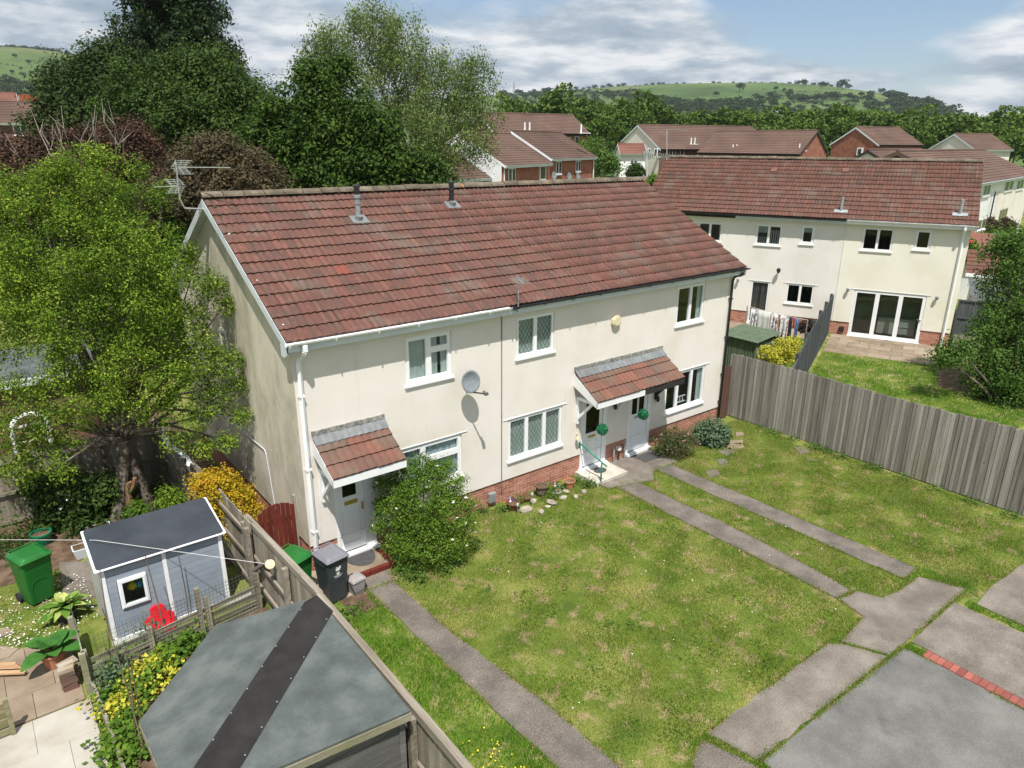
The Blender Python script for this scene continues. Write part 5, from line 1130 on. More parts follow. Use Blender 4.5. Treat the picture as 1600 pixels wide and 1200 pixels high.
# stack of bricks and slabs, pots
t = thing('brick_stack', (-4.42, -.62, 0), 'untidy stack of old bricks and slates by the corner of the slatted fence', 'brick stack')
for k in range(6):
    for i in range(2): 
        G(Matrix.Translation((-4.50+.02*random.random(), -.80+.12*i+.01*random.random(), .075*k)) @ Matrix.Rotation(random.gauss(0, .06), 4, 'Z')).box(-.11, .11, -.052, .052, .002, .068).build('brick', 'porch_tile' if k < 5 else 'pale_paving', t)
for k in range(7): G(Matrix.Translation((-4.46, -.48, .05*k)) @ Matrix.Rotation(.1*k-.3, 4, 'Z')).box(-.14, .14, -.09, .09, .002, .03).build('slate', 'sandstone', t)
# washing line and reel
d = ray(422, 882); c = Vector(CAM)+d*((-1.24-CAM[0])/d.x)
t = thing('line_reel', c, 'round ivory retractable washing line reel fixed to the weathered fence', 'washing line reel')
G(Matrix.Translation(c) @ Matrix.Rotation(R(55), 4, 'X') @ Matrix.Rotation(R(0), 4, 'Y')).lathe([(.075, -.03), (.088, -.018), (.088, .018), (.075, .03), (.045, .032), (.04, .04), (.015, .04)], (0, 0, 0), 20).build('case', 'ivory', t, smooth=False)
G().beam(c+Vector((.02, 0, -.05)), c+Vector((.12, 0, -.10)), .05, .05).build('bracket', 'flue_grey', t)
e_ = ptd(-60, 843, 15.2); m_ = ptd(150, 844, 12.6)
pts = [c.lerp(m_, k/10) for k in range(11)]+[m_.lerp(e_, k/8) for k in range(1, 9)]
tag(G().tube(pts, .0045, 5).build('washing_line', 'rope'), 'white washing line running from the fence reel across the playhouse roof to the left', 'washing line')
# bucket, trough
t = pot(at(68, 850, 0).x, at(68, 850, 0).y, .20, .30, 'bucket_green', 'round green plastic bucket standing on bare soil beyond the wheelie bin', 'bucket', cat='bucket')
for (px, py, lab, L2) in ((140, 866, 'grey plastic trough planter beside the left end of the playhouse', .6), (156, 838, 'second pale grey trough partly behind the playhouse roof', .5)):
    p = at(px, py, 0); t = thing('trough', (p.x, p.y, 0), lab, 'trough')
    g = G(); g.frustum((p.x, p.y), L2*.42, .12, L2*.5, .16, 0, .24, rnd=.03); g.build('tub', 'upvc_weathered', t); g = G(); g.frustum((p.x, p.y), L2*.46, .13, L2*.46, .13, .24, .246, rnd=.03); g.build('earth', 'soil', t)
def bigleaf_plant(px, py, n, L2, m, lab, name, z0=.3, potm='black_plastic', pr=.17, ph=.3, el=(15, 65), cat='plant', potname='pot', width=.62):
    p = at(px, py, 0); t = thing(name, (p.x, p.y, 0), lab, cat)
    if potm: G().lathe([(pr*.7, 0), (pr, ph*.9), (pr*1.08, ph*.9), (pr*1.08, ph), (pr*.9, ph*.95), (.01, ph*.93)], (p.x, p.y, 0), 14).build(potname, potm, t)
    for k in range(n):
        a = 2.399*k; e = R(random.uniform(*el)); ll = L2*random.uniform(.75, 1.15); s_ = ll*(.3+.25*math.cos(e))
        M = Matrix.Translation((p.x, p.y, ph if potm else z0)) @ Matrix.Rotation(a, 4, 'Z'); g = G(M); nu = 5; st_ = s_*.5
        cx = math.cos(e); cz = math.sin(e); pts_ = []
        for i in range(nu+1):
            u = i/nu; dd_ = st_+ll*u; zz2 = dd_*cz-.55*ll*u*u*(1-.3*cz); xx = dd_*cx+.25*ll*u*u
            ww = ll*width*.5*math.sin(math.pi*min(1, u*.92+.06))**.7
            pts_ += [(xx, -ww, zz2+.12*ww), (xx, 0, zz2-.10*ww), (xx, ww, zz2+.12*ww)]
        g.add(pts_, [q for i in range(nu) for q in ((3*i, 3*i+1, 3*i+4, 3*i+3), (3*i+1, 3*i+2, 3*i+5, 3*i+4))]); g.tube([(0, 0, 0), (st_*cx*.6, 0, st_*cz*.7), (st_*cx, 0, st_*cz)], .007, 4)
        g.build('leaf', m, t, smooth=True)
    return t
bigleaf_plant(88, 1040, 13, .34, 'leaf_rhubarb', 'broad leaved green plant in a terracotta pot beside the brick stack', 'potted_plant', potm='terracotta', pr=.2, ph=.32, width=.85)
bigleaf_plant(106, 968, 64, .30, 'leaf_variegated', 'cream edged hosta in a dark pot left of the playhouse', 'hosta', potm='black_plastic', pr=.20, ph=.26, width=.5, el=(5, 75))
# tree stump and trunks come with the trees
# ================================================================== corner shed, bottom left
zr_ = 2.32; NE = at(495, 932, 2.26); SEc = at(641, 1110, 2.03); N1 = at(335, 978, 2.10); W1 = at(218, 1126, 2.02); W2 = at(243, 1215, 2.02); SW = ptd(398, 1330, 8.2); SW = Vector((-4.0, -6.55, 2.28))
S1 = at(440, 1200, 2.06)
W2 = Vector((W1.x, -5.9, 2.03)); SWr = Vector((-3.95, SEc.y, 2.30))
cs = thing('corner_shed', (-2.6, -5.2, 0), 'five sided corner shed with greenish grey felt roof and wide black ridge strip', 'shed')
def panel(name, pts, th, m, par):
    pts = [Vector(p) for p in pts]; n = len(pts)
    return G().add(pts+[p-Vector((0, 0, th)) for p in pts], [tuple(range(n)), tuple(range(2*n-1, n-1, -1))]+[(i, n+i, n+(i+1) % n, (i+1) % n) for i in range(n)]).build(name, m, par)
_pn = (W1-NE).cross(SWr-NE).normalized()
def rayplane(px, py): d = ray(px, py); return Vector(CAM)+d*((NE-Vector(CAM)).dot(_pn)/d.dot(_pn))
N1 = rayplane(335, 978); W2.z = NE.z-(_pn.x*(W2.x-NE.x)+_pn.y*(W2.y-NE.y))/_pn.z
rA = panel('roof', [NE, N1, W1, W2, SWr], .03, 'felt_green_grey', cs)
rB = panel('roof', [SEc, NE, SWr], .03, 'felt_green_grey', cs)
dv = (SWr-NE).normalized(); sd2 = dv.cross(Vector((0, 0, 1))).normalized()
aw = .24
A0 = at(476, 941, 2.235)+Vector((0, 0, .012)); B0_ = at(521, 955, 2.225)+Vector((0, 0, .012)); up_ = Vector((0, 0, .026))
Cc = SWr+(A0-NE); Dd = SWr+(B0_-NE)
NE2 = NE+up_; SW2 = SWr+up_
A0.z = NE.z-.035+.012; B0_.z = NE.z-.03+.012; Cc.z = SWr.z-.035+.016; Dd.z = SWr.z-.03+.016
def onplane(p, a, b, c, off=.008):
    n_ = (b-a).cross(c-a).normalized(); z = a.z-(n_.x*(p.x-a.x)+n_.y*(p.y-a.y))/n_.z; return Vector((p.x, p.y, z+off))
A0 = onplane(A0, NE, N1, SWr); Cc = onplane(Cc, NE, N1, SWr); B0_ = onplane(B0_, NE, SEc, SWr); Dd = onplane(Dd, NE, SEc, SWr)
fl = G().add([NE2, A0, Cc, SW2, B0_, Dd], [(0, 1, 2, 3), (0, 3, 5, 4)]).build('ridge_felt', 'felt_black', cs)
g = G()
for k in range(9):
    for a_, b_ in ((A0, Cc), (B0_, Dd)): q = a_.lerp(b_, .06+k*.11)+(NE2-a_).normalized()*.03; g.lathe([(.010, .004), (.008, .010)], (q.x, q.y, q.z+.001), 6)
g.build('felt_nails', 'galvanised', fl)
for a_, b_ in ((SEc, NE), (NE, N1), (N1, W1), (W1, W2), (SEc, SWr)):
    a2 = a_-Vector((0, 0, .09)); b2 = b_-Vector((0, 0, .09)); G().beam(a2, b2, .025, .10).build('fascia', 'rail_weathered_x', cs)
# walls: boards on the south and west sides, plain panels elsewhere
ins = .12; wl_ = [(-1.42+.0, SEc.y+ins), (-1.42, NE.y-ins), (N1.x+.05, N1.y-ins), (W1.x+ins, W1.y-.05), (W1.x+ins, SEc.y+ins)]
g = G(); n = len(wl_)
for i in range(1, n):
    a_, b_ = wl_[i-1], wl_[i]; g.quad((a_[0], a_[1], 0), (b_[0], b_[1], 0), (b_[0], b_[1], 2.0), (a_[0], a_[1], 2.0))
g.build('wall', 'shed_black_x', cs)
zt_ = 1.93
for k in range(14):
    z0 = .02+k*.137; G().box(W1.x+ins, -1.44, SEc.y+ins-.022+.004*(k % 2), SEc.y+ins, z0, z0+.134).build('board', 'shed_black_x', cs)
G().box(-1.45, -1.37, SEc.y+ins-.035, SEc.y+ins+.045, 0, 1.95).build('corner_post', 'shed_black_x', cs)

# ================================================================== behind the fence at left
t = thing('brick_outbuilding', (-5.5, 10.2, 0), 'dark brick outbuilding with flat grey roof glimpsed through the lime green tree', 'outbuilding')
G().box(-9, -2.2, 9.2, 12.5, 0, 2.5).build('wall', 'dark_brick', t); G().box(-9.2, -2.0, 9.0, 12.7, 2.5, 2.62).build('roof', 'felt_green_grey', t); G().box(-9.25, -1.95, 8.95, 9.0, 2.44, 2.64).build('fascia', 'upvc_weathered', t)
t = thing('arched_trellis', (-3.9, 8.9, 0), 'white arched garden frame standing against the dark brick outbuilding', 'garden frame')
ar = [(-4.35, 0), (-4.35, 1.3)]+[(-3.95-.4*math.cos(a), 1.3+.4*math.sin(a)) for a in np.linspace(.2, math.pi-.2, 9)]+[(-3.55, 1.3), (-3.55, 0)]
G().tube([(x_, 8.95, z_) for x_, z_ in ar], .06, 6).build('arch', 'upvc', t)
for z in (.4, .9, 1.35): G().box(-4.3, -3.6, 8.97, 8.99, z, z+.05).build('crossbar', 'upvc', t)
g = G(); vs = []; n = 26
for i in range(n+1):
    u = i/n; p = Vector((-1.42+.08*math.sin(u*9), 6.4-3.3*u, 1.75-.02*u)); vs += [p+Vector((-.06-.03*math.sin(i*2.1), 0, -.05-.03*math.sin(i*1.3))), p+Vector((0, 0, .03+.02*math.sin(i*1.9))), p+Vector((.07+.03*math.sin(i*1.7), 0, -.12-.05*math.sin(i*.9)))]
g.add(vs, [q for i in range(n) for q in ((3*i, 3*i+1, 3*i+4, 3*i+3), (3*i+1, 3*i+2, 3*i+5, 3*i+4))]); tag(g.build('plastic_sheet', 'white_paint', smooth=True), 'crumpled white plastic sheet draped over the fence beside the gable', 'plastic sheet')

# ================================================================== back gardens of the pale terrace
pb = tag(G(Matrix.Translation((BX, BY, 0)) @ Matrix.Rotation(BA, 4, 'Z')).box(-4.5, -.35, -3.3, .03, .3, .462).build('patio', 'soil'), kind='structure')
mm_ = Matrix.Translation((BX, BY, 0)) @ Matrix.Rotation(BA, 4, 'Z')
pavers(pb, -4.5, -.4, -3.28, .0, .452, 5, 5, 'sandstone', M=mm_, gap=.03)
pb2 = tag(G(mm_).box(-9.6, -4.75, -1.6, .03, .3, .474).build('patio', 'sandstone'), kind='structure'); pavers(pb2, -9.6, -4.78, -1.58, .0, .458, 6, 2, 'sandstone', M=mm_)
tag(G(mm_).box(-.4, 1.4, -6.2, -3.4, .2, .482).build('bare_earth', 'soil'), kind='structure')
t = thing('metal_shed', (17.9, 2.0, terrain(17.9, 2)), 'small green corrugated metal shed behind the end of the grey fence', 'shed')
cx0, cx1, cy0, cy1, zz0 = 17.3, 18.6, 1.25, 2.75, .05
g = G(); n = 26
def corr(p, q, z0, z1, nrm):
    p = Vector(p); q = Vector(q); vs = []
    for i in range(n+1): s_ = p.lerp(q, i/n)+Vector(nrm)*(.018*(i % 2)); vs += [(s_.x, s_.y, z0), (s_.x, s_.y, z1)]
    g.add(vs, [(2*i, 2*i+2, 2*i+3, 2*i+1) for i in range(n)])
corr((cx0, cy0, 0), (cx0, cy1, 0), zz0, 1.80, (-1, 0, 0)); corr((cx0, cy0, 0), (cx1, cy0, 0), zz0, 1.80, (0, -1, 0)); corr((cx1, cy0, 0), (cx1, cy1, 0), zz0, 1.8, (1, 0, 0)); corr((cx0, cy1, 0), (cx1, cy1, 0), zz0, 1.8, (0, 1, 0))
g.build('corrugated_wall', 'green_sheet', t)
g = G(); vs = []
for i in range(n+1): y_ = cy0-.1+(cy1-cy0+.2)*i/n; vs += [(cx0-.12, y_, 1.83+.02*(i % 2)), (cx1+.12, y_, 1.98+.02*(i % 2))]
g.add(vs, [(2*i, 2*i+1, 2*i+3, 2*i+2) for i in range(n)]); g.build('corrugated_roof', 'green_sheet', t)
# washing on the line
wa, wb_ = ptd(1168, 478, 27.2), ptd(1262, 500, 26.2)
t = thing('washing_line', (wa.x, wa.y, GB), 'washing line strung across the back garden of the pale terrace', 'washing line')
G().tube([wa, wa.lerp(wb_, .5)-Vector((0, 0, .05)), wb_], .006, 4).build('line', 'rope', t); 
for q in (wa, wb_): G().tube([(q.x, q.y, terrain(q.x, q.y)), q], .022, 6).build('post', 'galvanised', t)
def cloth(u0, u1, drop, m, lab, name, wav=1.):
    a_ = wa.lerp(wb_, u0); b_ = wa.lerp(wb_, u1); nn_ = (b_-a_).cross(Vector((0, 0, 1))).normalized(); n = 9; g = G(); vs = []
    for i in range(n+1):
        for j in range(6): u = i/n; v = j/5; p = a_.lerp(b_, u)-Vector((0, 0, .04+drop*v*(1+.08*math.sin(i*1.3)))); p += nn_*(.06*wav*math.sin(i*1.7+u0*30)*(.3+v)); vs.append(p)
    g.add(vs, [(6*i+j, 6*i+6+j, 6*i+7+j, 6*i+j+1) for i in range(n) for j in range(5)]); o = g.build(name, m, smooth=True); s_ = o.modifiers.new('thick', 'SOLIDIFY'); s_.thickness = .01; tag(o, lab, 'laundry', 'laundry on the line by the pale terrace')
cloth(.07, .19, .95, 'cloth_print', 'patterned garment hanging leftmost on the washing line', 'hanging_shirt', 1.5); cloth(.19, .40, 1.30, 'cloth_pale', 'long pale grey green sheet on the washing line', 'hanging_sheet', .6)
cloth(.41, .53, .95, 'cloth_print', 'patterned garment right of the pale sheet on the line', 'hanging_shirt', 1.6); cloth(.55, .70, .95, 'cloth_print', 'patterned garment before the dark trousers on the line', 'hanging_shirt', 1.6)
cloth(.71, .76, .85, 'cloth_dark', 'black garment between patterned shirt and blue jeans on the line', 'hanging_trousers'); cloth(.78, .80, .35, 'cloth_red', 'small dark red item on the washing line', 'hanging_sock'); cloth(.81, .87, .80, 'cloth_denim', 'blue jeans hanging rightmost on the washing line', 'hanging_jeans')
# wall lights and bits on the pale terrace
def bwall(name, lx, z, lab, cat, m='flue_grey', s_=.07, d_=.12):
    t = thing(name, (*Bw(lx, 0), z), lab, cat, rz=BA); G().lathe([(s_*.5, -s_*1.3), (s_, -s_*.3), (s_, s_*.6), (s_*.3, s_*1.2)], (0, -d_, 0), 10).build('lamp', m, t, keep=False); G().box(-.025, .025, -d_, -.002, -.03, .03).build('bracket', m, t, keep=False); return t
bwall('wall_light', -4.1, 2.52, 'slim wall light left of the folding glass doors', 'wall light'); bwall('wall_light', -.72, 2.52, 'slim wall light right of the folding glass doors', 'wall light'); bwall('wall_light', -8.8, 2.5, 'small wall light left of the striped curtain doorway', 'wall light')
bwall('security_light', -7.05, 3.12, 'black security light high on the pale wall above the small window', 'security light', 'black_plastic', .09, .2)
tag(G(mm_).box(-4.22, -4.02, -.07, .03, .62, .84).build('vent_hood', 'black_plastic'), 'square black vent on the brick base left of the folding doors', 'vent')
# side structures right of the pale terrace
def Wl(poly): return [Bw(a, b) for a, b in poly]
t = thing('side_fence', (*Bw(.9, -.3), GB), 'dark stained fence panel in two tiers right of the lemon rendered wall', 'fence', rz=BA)
M_ = None
for i in range(13): G().box(.15+i*.135, .15+i*.135+.128, .30+.01*(i % 2), .318+.01*(i % 2), .55, 1.95).build('board', 'dark_stain', t, keep=False)
for z in (.52, 1.22, 1.93): G().box(.12, 1.95, .26, .30, z, z+.07).build('rail', 'dark_stain', t, keep=False)
for x_ in (.08, 1.95): G().box(x_, x_+.08, .24, .34, -.3, 2.0).build('post', 'dark_stain', t, keep=False)
t.location = (BX, BY, GB); 
for i in range(13): G().box(.15+i*.135, .15+i*.135+.128, -.12+.008*(i % 2), -.10+.008*(i % 2), -.2, .60).build('lower_board', 'fence_weathered', t, keep=False)
t = thing('garage', (BX, BY, GB), 'low garage with grey felt and red tiled roof right of the lemon gable', 'garage', rz=BA)
G().box(.9, 3.6, 2.2, 7.8, -.3, 2.15).build('wall', 'render_pale', t, keep=False); G().add([(.5, .4, 2.02), (4.0, .4, 2.02), (4.0, 4.2, 2.35), (.5, 4.2, 2.35)], [(0, 1, 2, 3)]).build('felt_roof', 'felt_green_grey', t, keep=False)
rr_ = G().add([(.4, 4.3, 2.5), (4.2, 4.3, 2.5), (4.2, 6.2, 3.35), (.4, 6.2, 3.35)], [(0, 1, 2, 3)]).build('roof', 'black_paint', t, keep=False); strip_roof(rr_, Matrix.Translation((.4, 4.28, 2.5)) @ Matrix.Rotation(math.atan2(.85, 1.9), 4, 'X'), 3.8, 2.08, 6, 'roof_tile_b')
G().box(.4, 4.2, 4.2, 4.27, 2.38, 2.52).build('fascia', 'upvc', t, keep=False)
# ================================================================== houses farther off
def far_house(name, lab, o3, yaw, L, Df, Db, wallm, roofm, z0, endm=None, slope=.56, trim='upvc', ftrim=None, courses=13, cat='house', bm=None):
    """o3 = left front eaves corner (world); local x along the front, y to the back"""
    t = thing(name, (o3[0], o3[1], z0), lab, cat, rz=yaw); E_ = o3[2]-z0; Rg = E_+Df*slope; Eb = Rg-Db*slope; D_ = Df+Db; e = .3
    g = G(); g.box(.12, L-.12, e, D_-e, -3., min(E_, Eb)-.1); g.build('wall', wallm, t, keep=False)
    for x_ in (.115, L-.115): G().add([(x_, e, -3), (x_, D_-e, -3), (x_, D_-e, Eb+e*slope-.12), (x_, Df, Rg-.12), (x_, e, E_+e*slope-.12)], [(4, 3, 2, 1, 0) if x_ < 1 else (0, 1, 2, 3, 4)]).build('gable', endm or wallm, t, keep=False)
    r_ = G(); r_.quad((0, 0, E_), (L, 0, E_), (L, Df, Rg), (0, Df, Rg)); r_.quad((L, D_, Eb), (0, D_, Eb), (0, Df, Rg), (L, Df, Rg)); r_ = r_.build('roof', roofm, t, keep=False)
    an = math.atan(slope); strip_roof(r_, Matrix.Translation((0, -.02, E_+.01)) @ Matrix.Rotation(an, 4, 'X'), L, Df/math.cos(an), courses, roofm)
    strip_roof(r_, Matrix.Translation((L, D_+.02, Eb+.01)) @ Matrix.Rotation(math.pi, 4, 'Z') @ Matrix.Rotation(an, 4, 'X'), L, Db/math.cos(an), courses, roofm)
    ridge(r_, 0, L, Df, Rg+.04, roofm, .15, False)
    for x_ in (-.03, L+.005):
        G().extx([(-.03, E_-.0), (Df, Rg+.02), (Df, Rg-.2), (-.03, E_-.2)], x_, x_+.025).extx([(D_+.03, Eb-.0), (Df, Rg+.02), (Df, Rg-.2), (D_+.03, Eb-.2)], x_, x_+.025).build('bargeboard', bm or trim, t, keep=False)
    G().box(0, L, -.05, .0, E_-.2, E_-.02).build('fascia', ftrim or trim, t, keep=False)
    gg = G(); half_pipe(gg, (0, -.1, E_-.01), (L, -.1, E_-.01)); gg.build('gutter', ftrim or trim, t, keep=False)
    t['e'] = e
    return t
def local_px(t, px, py, yl):
    Mi = wmat(t).inverted(); o = Mi @ Vector(CAM); d = (Mi.to_3x3() @ ray(px, py)); s = (yl-o.y)/d.y; p = o+d*s; return p.x, p.z
def local_px_x(t, px, py, xl):
    Mi = wmat(t).inverted(); o = Mi @ Vector(CAM); d = (Mi.to_3x3() @ ray(px, py)); s = (xl-o.x)/d.x; p = o+d*s; return p.y, p.z
def fwin(t, px0, py0, px1, py1, n=2, yl=.3, sill=True, lim=None):
    x0, z1 = local_px(t, px0, py0, yl); x1, _ = local_px(t, px1, py0, yl); _, z0 = local_px(t, (px0+px1)/2, py1, yl)
    if x1 < x0: x0, x1 = x1, x0
    f = G(); f.box(x0, x1, yl-.04, yl-.005, z0, z1); w_ = f.build('window', 'upvc', t, keep=False); W_ = (x1-x0)
    for k in range(n):
        G().box(x0+W_*k/n+W_*.09/n+.02, x0+W_*(k+1)/n-W_*.09/n-.02, yl-.052, yl-.041, z0+.09, z1-.08).build('pane', 'far_pane', w_, keep=False)
    if sill: G().box(x0-.06, x1+.06, yl-.11, yl-.005, z0-.08, z0-.005).build('sill', 'upvc', w_, keep=False)
    return w_
mat('far_pane', [(.2, (.02, .025, .028)), (.8, (.07, .08, .085))], scale=.8, rough=.12, spec=.6)
def dish_far(px, py, t, yl, lab):
    x, z = local_px(t, px, py, yl); P = wmat(t) @ Vector((x, yl-.3, z)); o = G(Matrix.Translation(P) @ Matrix.Rotation(R(80), 4, 'X') @ Matrix.Rotation(R(15), 4, 'Y')).lathe([(.02, 0), (.2, .02), (.33, .07), (.31, .08), (.01, .03)], (0, 0, 0), 14).tube([(0, -.25, .05), (0, -.1, .35)], .02, 5).tube([(0, 0, 0), (0, 0, -.2)], .03, 5).build('satellite_dish', 'dish_grey'); tag(o, lab, 'satellite dish')
# brick row behind the ridge
C1 = far_house('terraced_house', 'red brick house with brown roof and white left gable behind the birch tree', (28.5, 30.71, 6.89), R(21.5), 7.49, 4.03, 4.03, 'far_brick', 'far_tile', 2.1, endm='far_brick', courses=14, ftrim='upvc_weathered')
fwin(C1, 794, 263, 805, 284); fwin(C1, 843, 259, 853, 281, 1)
G().tube([(.2, .2, 0), (.2, .2, 4.6)], .05, 6).build('downpipe', 'upvc', C1, keep=False)
C2 = far_house('terraced_house', 'taller red brick house stepping up to the right with a white sloping verge', (35.88, 34.07, 7.23), R(21.8), 9.31, 3.83, 3.83, 'far_brick', 'far_tile', 2.2, courses=14, ftrim='upvc_weathered')
fwin(C2, 868.5, 252, 877, 272); fwin(C2, 899.5, 251, 907, 268, 2)
G().tube([(9.1, .2, 0), (9.1, .2, 4.9)], .05, 6).build('downpipe', 'upvc', C2, keep=False)
C0 = far_house('terraced_house', 'low brick house at the far left of the brick row, mostly behind leaves', (23.0, 30.2, 6.0), R(18.1), 6.0, 4, 4, 'far_brick', 'far_tile', 2.1, courses=14, ftrim='upvc_weathered')
fwin(C0, 714, 284, 731, 290, 2); fwin(C0, 739, 282, 752, 290, 2)
# white rendered upper gable between them
G().add([(-.005, .3, 1.6), (-.005, 7.6, 1.6), (-.005, 7.6, 4.7), (-.005, 4.03, 6.75), (-.005, .3, 4.9)], [(0, 1, 2, 3, 4)]).add([(-.03, .3, 2.8), (-.03, 7.6, 2.8), (-.03, 7.6, 4.6), (-.03, 4.03, 6.65), (-.03, .3, 4.75)], [(4, 3, 2, 1, 0)]).build('white_gable_panel', 'white_paint', C1, keep=False)
C3 = far_house('terraced_house', 'brown roofed brick house standing behind the brick row, gable to the left', (42.27, 50.64, 9.43), R(-9.0), 12.2, 3.62, 3.62, 'far_brick', 'far_tile', 3.4, courses=13, endm='dark_brick', ftrim='black_paint')
fwin(C3, 898, 213, 905, 226, 1); fwin(C3, 888, 214, 892, 219, 1)
for px, py, lab in ((860, 274.5, 'leftmost of three grey dishes on the distant brick wall'), (884, 275.5, 'middle of three grey dishes on the distant brick wall'), (898, 275.5, 'rightmost of three grey dishes on the distant brick wall')): dish_far(px, py, C2, .3, lab)
E1 = far_house('terraced_house', 'distant dark brick house with cream gable end and brown roof', (68.5, 50.6, 7.75), R(-12.0), 20.0, 5.3, 3.62, 'dark_brick', 'far_tile', 3.3, endm='render_cream', ftrim='black_paint', bm='upvc_weathered', courses=14)
for a_ in ((1013, 232, 1017, 243, 1), (1022, 232, 1032, 245, 2), (1046, 232, 1056, 243, 2), (1063, 232, 1069, 243, 1), (1089, 232, 1096, 243, 1)): fwin(E1, a_[0], a_[1], a_[2], a_[3], a_[4])
_e = ptd(1250, 241, 78); _yw = R(-80); _x = Vector((math.cos(_yw), math.sin(_yw), 0)); _o = _e-_x*12.5
E2 = far_house('terraced_house', 'distant house with long brown roof and pink brick gable facing right', (_o.x, _o.y, _e.z), _yw, 12.5, 4.4, 4.4, 'dark_brick', 'far_tile', 3.0, endm='far_brick', ftrim='black_paint', trim='black_paint', courses=14)
p_ = ptd(958, 243, 88)
E3 = far_house('porch_annexe', 'small white annexe with red roof beside the distant cream gable', (p_.x+.6, p_.y-.6, p_.z+.2), R(-35), 3.4, 2., 2., 'white_paint', 'far_tile_red', 3.2, ftrim='upvc_weathered', courses=6, cat='annexe')
fwin(E3, 985, 250, 996, 257, 2)
Gh = far_house('terraced_house', 'distant brick house with dark red gable under grey verge boards', (91.48, 34.18, 8.42), R(-12.3), 8.6, 3.9, 3.9, 'far_brick', 'far_tile', 3.4, ftrim='black_paint', bm='upvc_weathered', courses=12)
y_, z_ = local_px_x(Gh, 1343, 237, -.01); w_ = G().box(-.01, .1, y_-.45, y_+.45, z_-.5, z_+.5).build('window', 'upvc', Gh, keep=False); G().box(-.03, -.011, y_-.25, y_+.25, z_-.35, z_+.35).build('pane', 'far_pane', w_, keep=False)
Hh = far_house('terraced_house', 'farthest house at right with a cream gable and brown roof', (106.0, 28.2, 7.87), R(-16.2), 7.5, 3.6, 3.6, 'render_cream', 'far_tile', 3.0, bm='upvc_weathered', courses=12)
_p = ptd(1356, 234, 60); _yw = R(8); 
F0 = far_house('terraced_house', 'brown roof with mossy ridge showing just behind the pale terrace ridge', (_p.x-math.cos(_yw)*0+math.sin(_yw)*4, _p.y-4*math.cos(_yw), _p.z-2.3), _yw, 15, 4, 4, 'render_cream', 'far_tile', 1.0, trim='black_paint')
_p = ptd(1534, 286, 46); _yw = R(9); _x = Vector((math.cos(_yw), math.sin(_yw), 0)); _o = _p-_x*4.5
Fh = far_house('terraced_house', 'white and cream terrace at the right edge beyond the pale terrace', (_o.x, _o.y, _p.z), _yw, 25, 4.1, 4.1, 'white_paint', 'far_tile', .7, ftrim='upvc_weathered', endm='far_tile', bm='far_tile', slope=.46)
for a_ in ((1538, 289, 1548, 305), (1571, 283, 1584, 297), (1590, 281, 1600, 295)): fwin(Fh, *a_)
fwin(Fh, 1562, 328, 1574, 344, 3)
x0_, _z = local_px(Fh, 1560, 300, .28); G().box(x0_, 24.8, .26, .29, -1, 4.6).build('cream_front', 'render_cream', Fh, keep=False)
xq, _z = local_px(Fh, 1556, 300, .1); G().tube([(xq, .12, 4.7), (xq, .12, -.5)], .05, 6).build('downpipe', 'black_plastic', Fh, keep=False)
# lean-to with red tiles, and the gabled porch of that terrace
xl, _z = local_px(Fh, 1519, 340, -1.0); xr, _z = local_px(Fh, 1546, 340, -1.0); g = G(); g.box(xl-2, xr, -1.6, .3, -1, 1.75).build('porch_wall', 'white_paint', Fh, keep=False)
rr_ = G().add([(xl-2, -1.8, 1.75), (xr+.1, -1.8, 1.75), (xr+.1, .3, 2.9), (xl-2, .3, 2.9)], [(0, 1, 2, 3)]).build('porch_roof', 'far_tile_red', Fh, keep=False)
fwin(Fh, 1528, 343, 1540, 358, 2, yl=-1.62)
xl2, _z = local_px(Fh, 1578, 330, -3.5); g = G(); g.box(xl2, xl2+3.6, -4.2, .3, -1, 1.9); g.ext([(xl2, 1.9), (xl2+3.6, 1.9), (xl2+1.8, 3.1)], -4.2, .3); g.build('garage_wing', 'white_paint', Fh, keep=False)
g = G(); 
for s_ in (-1, 1): g.add([(xl2+1.8, -4.4, 3.22), (xl2+1.8, .3, 3.22), (xl2+1.8+s_*2.1, .3, 1.82), (xl2+1.8+s_*2.1, -4.4, 1.82)], [(0, 1, 2, 3)])
g.build('garage_roof', 'far_tile_red', Fh, keep=False)
_p = ptd(-70, 191, 66); 
Wh = far_house('detached_house', 'brown roofed house at the far left edge above the purple trees', (_p.x, _p.y, _p.z+.0), R(-6), 8.0, 3.6, 3.6, 'dark_brick', 'far_tile', 2.5, ftrim='upvc', courses=13)
Wh.location = (Wh.location.x, Wh.location.y, Wh.location.z)
fwin(Wh, 19, 195, 42, 211, 2); 
_p = ptd(-40, 158, 95); far_house('detached_house', 'red roofed house just showing behind the brown roof at far left', (_p.x, _p.y, _p.z), R(-4), 4.9, 2.2, 2.2, 'far_brick', 'far_tile_red', 3, courses=8)
_p = ptd(30, 159, 100); far_house('detached_house', 'bright orange roof peeping out beside the dark trees at far left', (_p.x, _p.y, _p.z), R(-8), 3.0, 1.6, 1.6, 'far_brick', 'orange_tile', 3, courses=8)
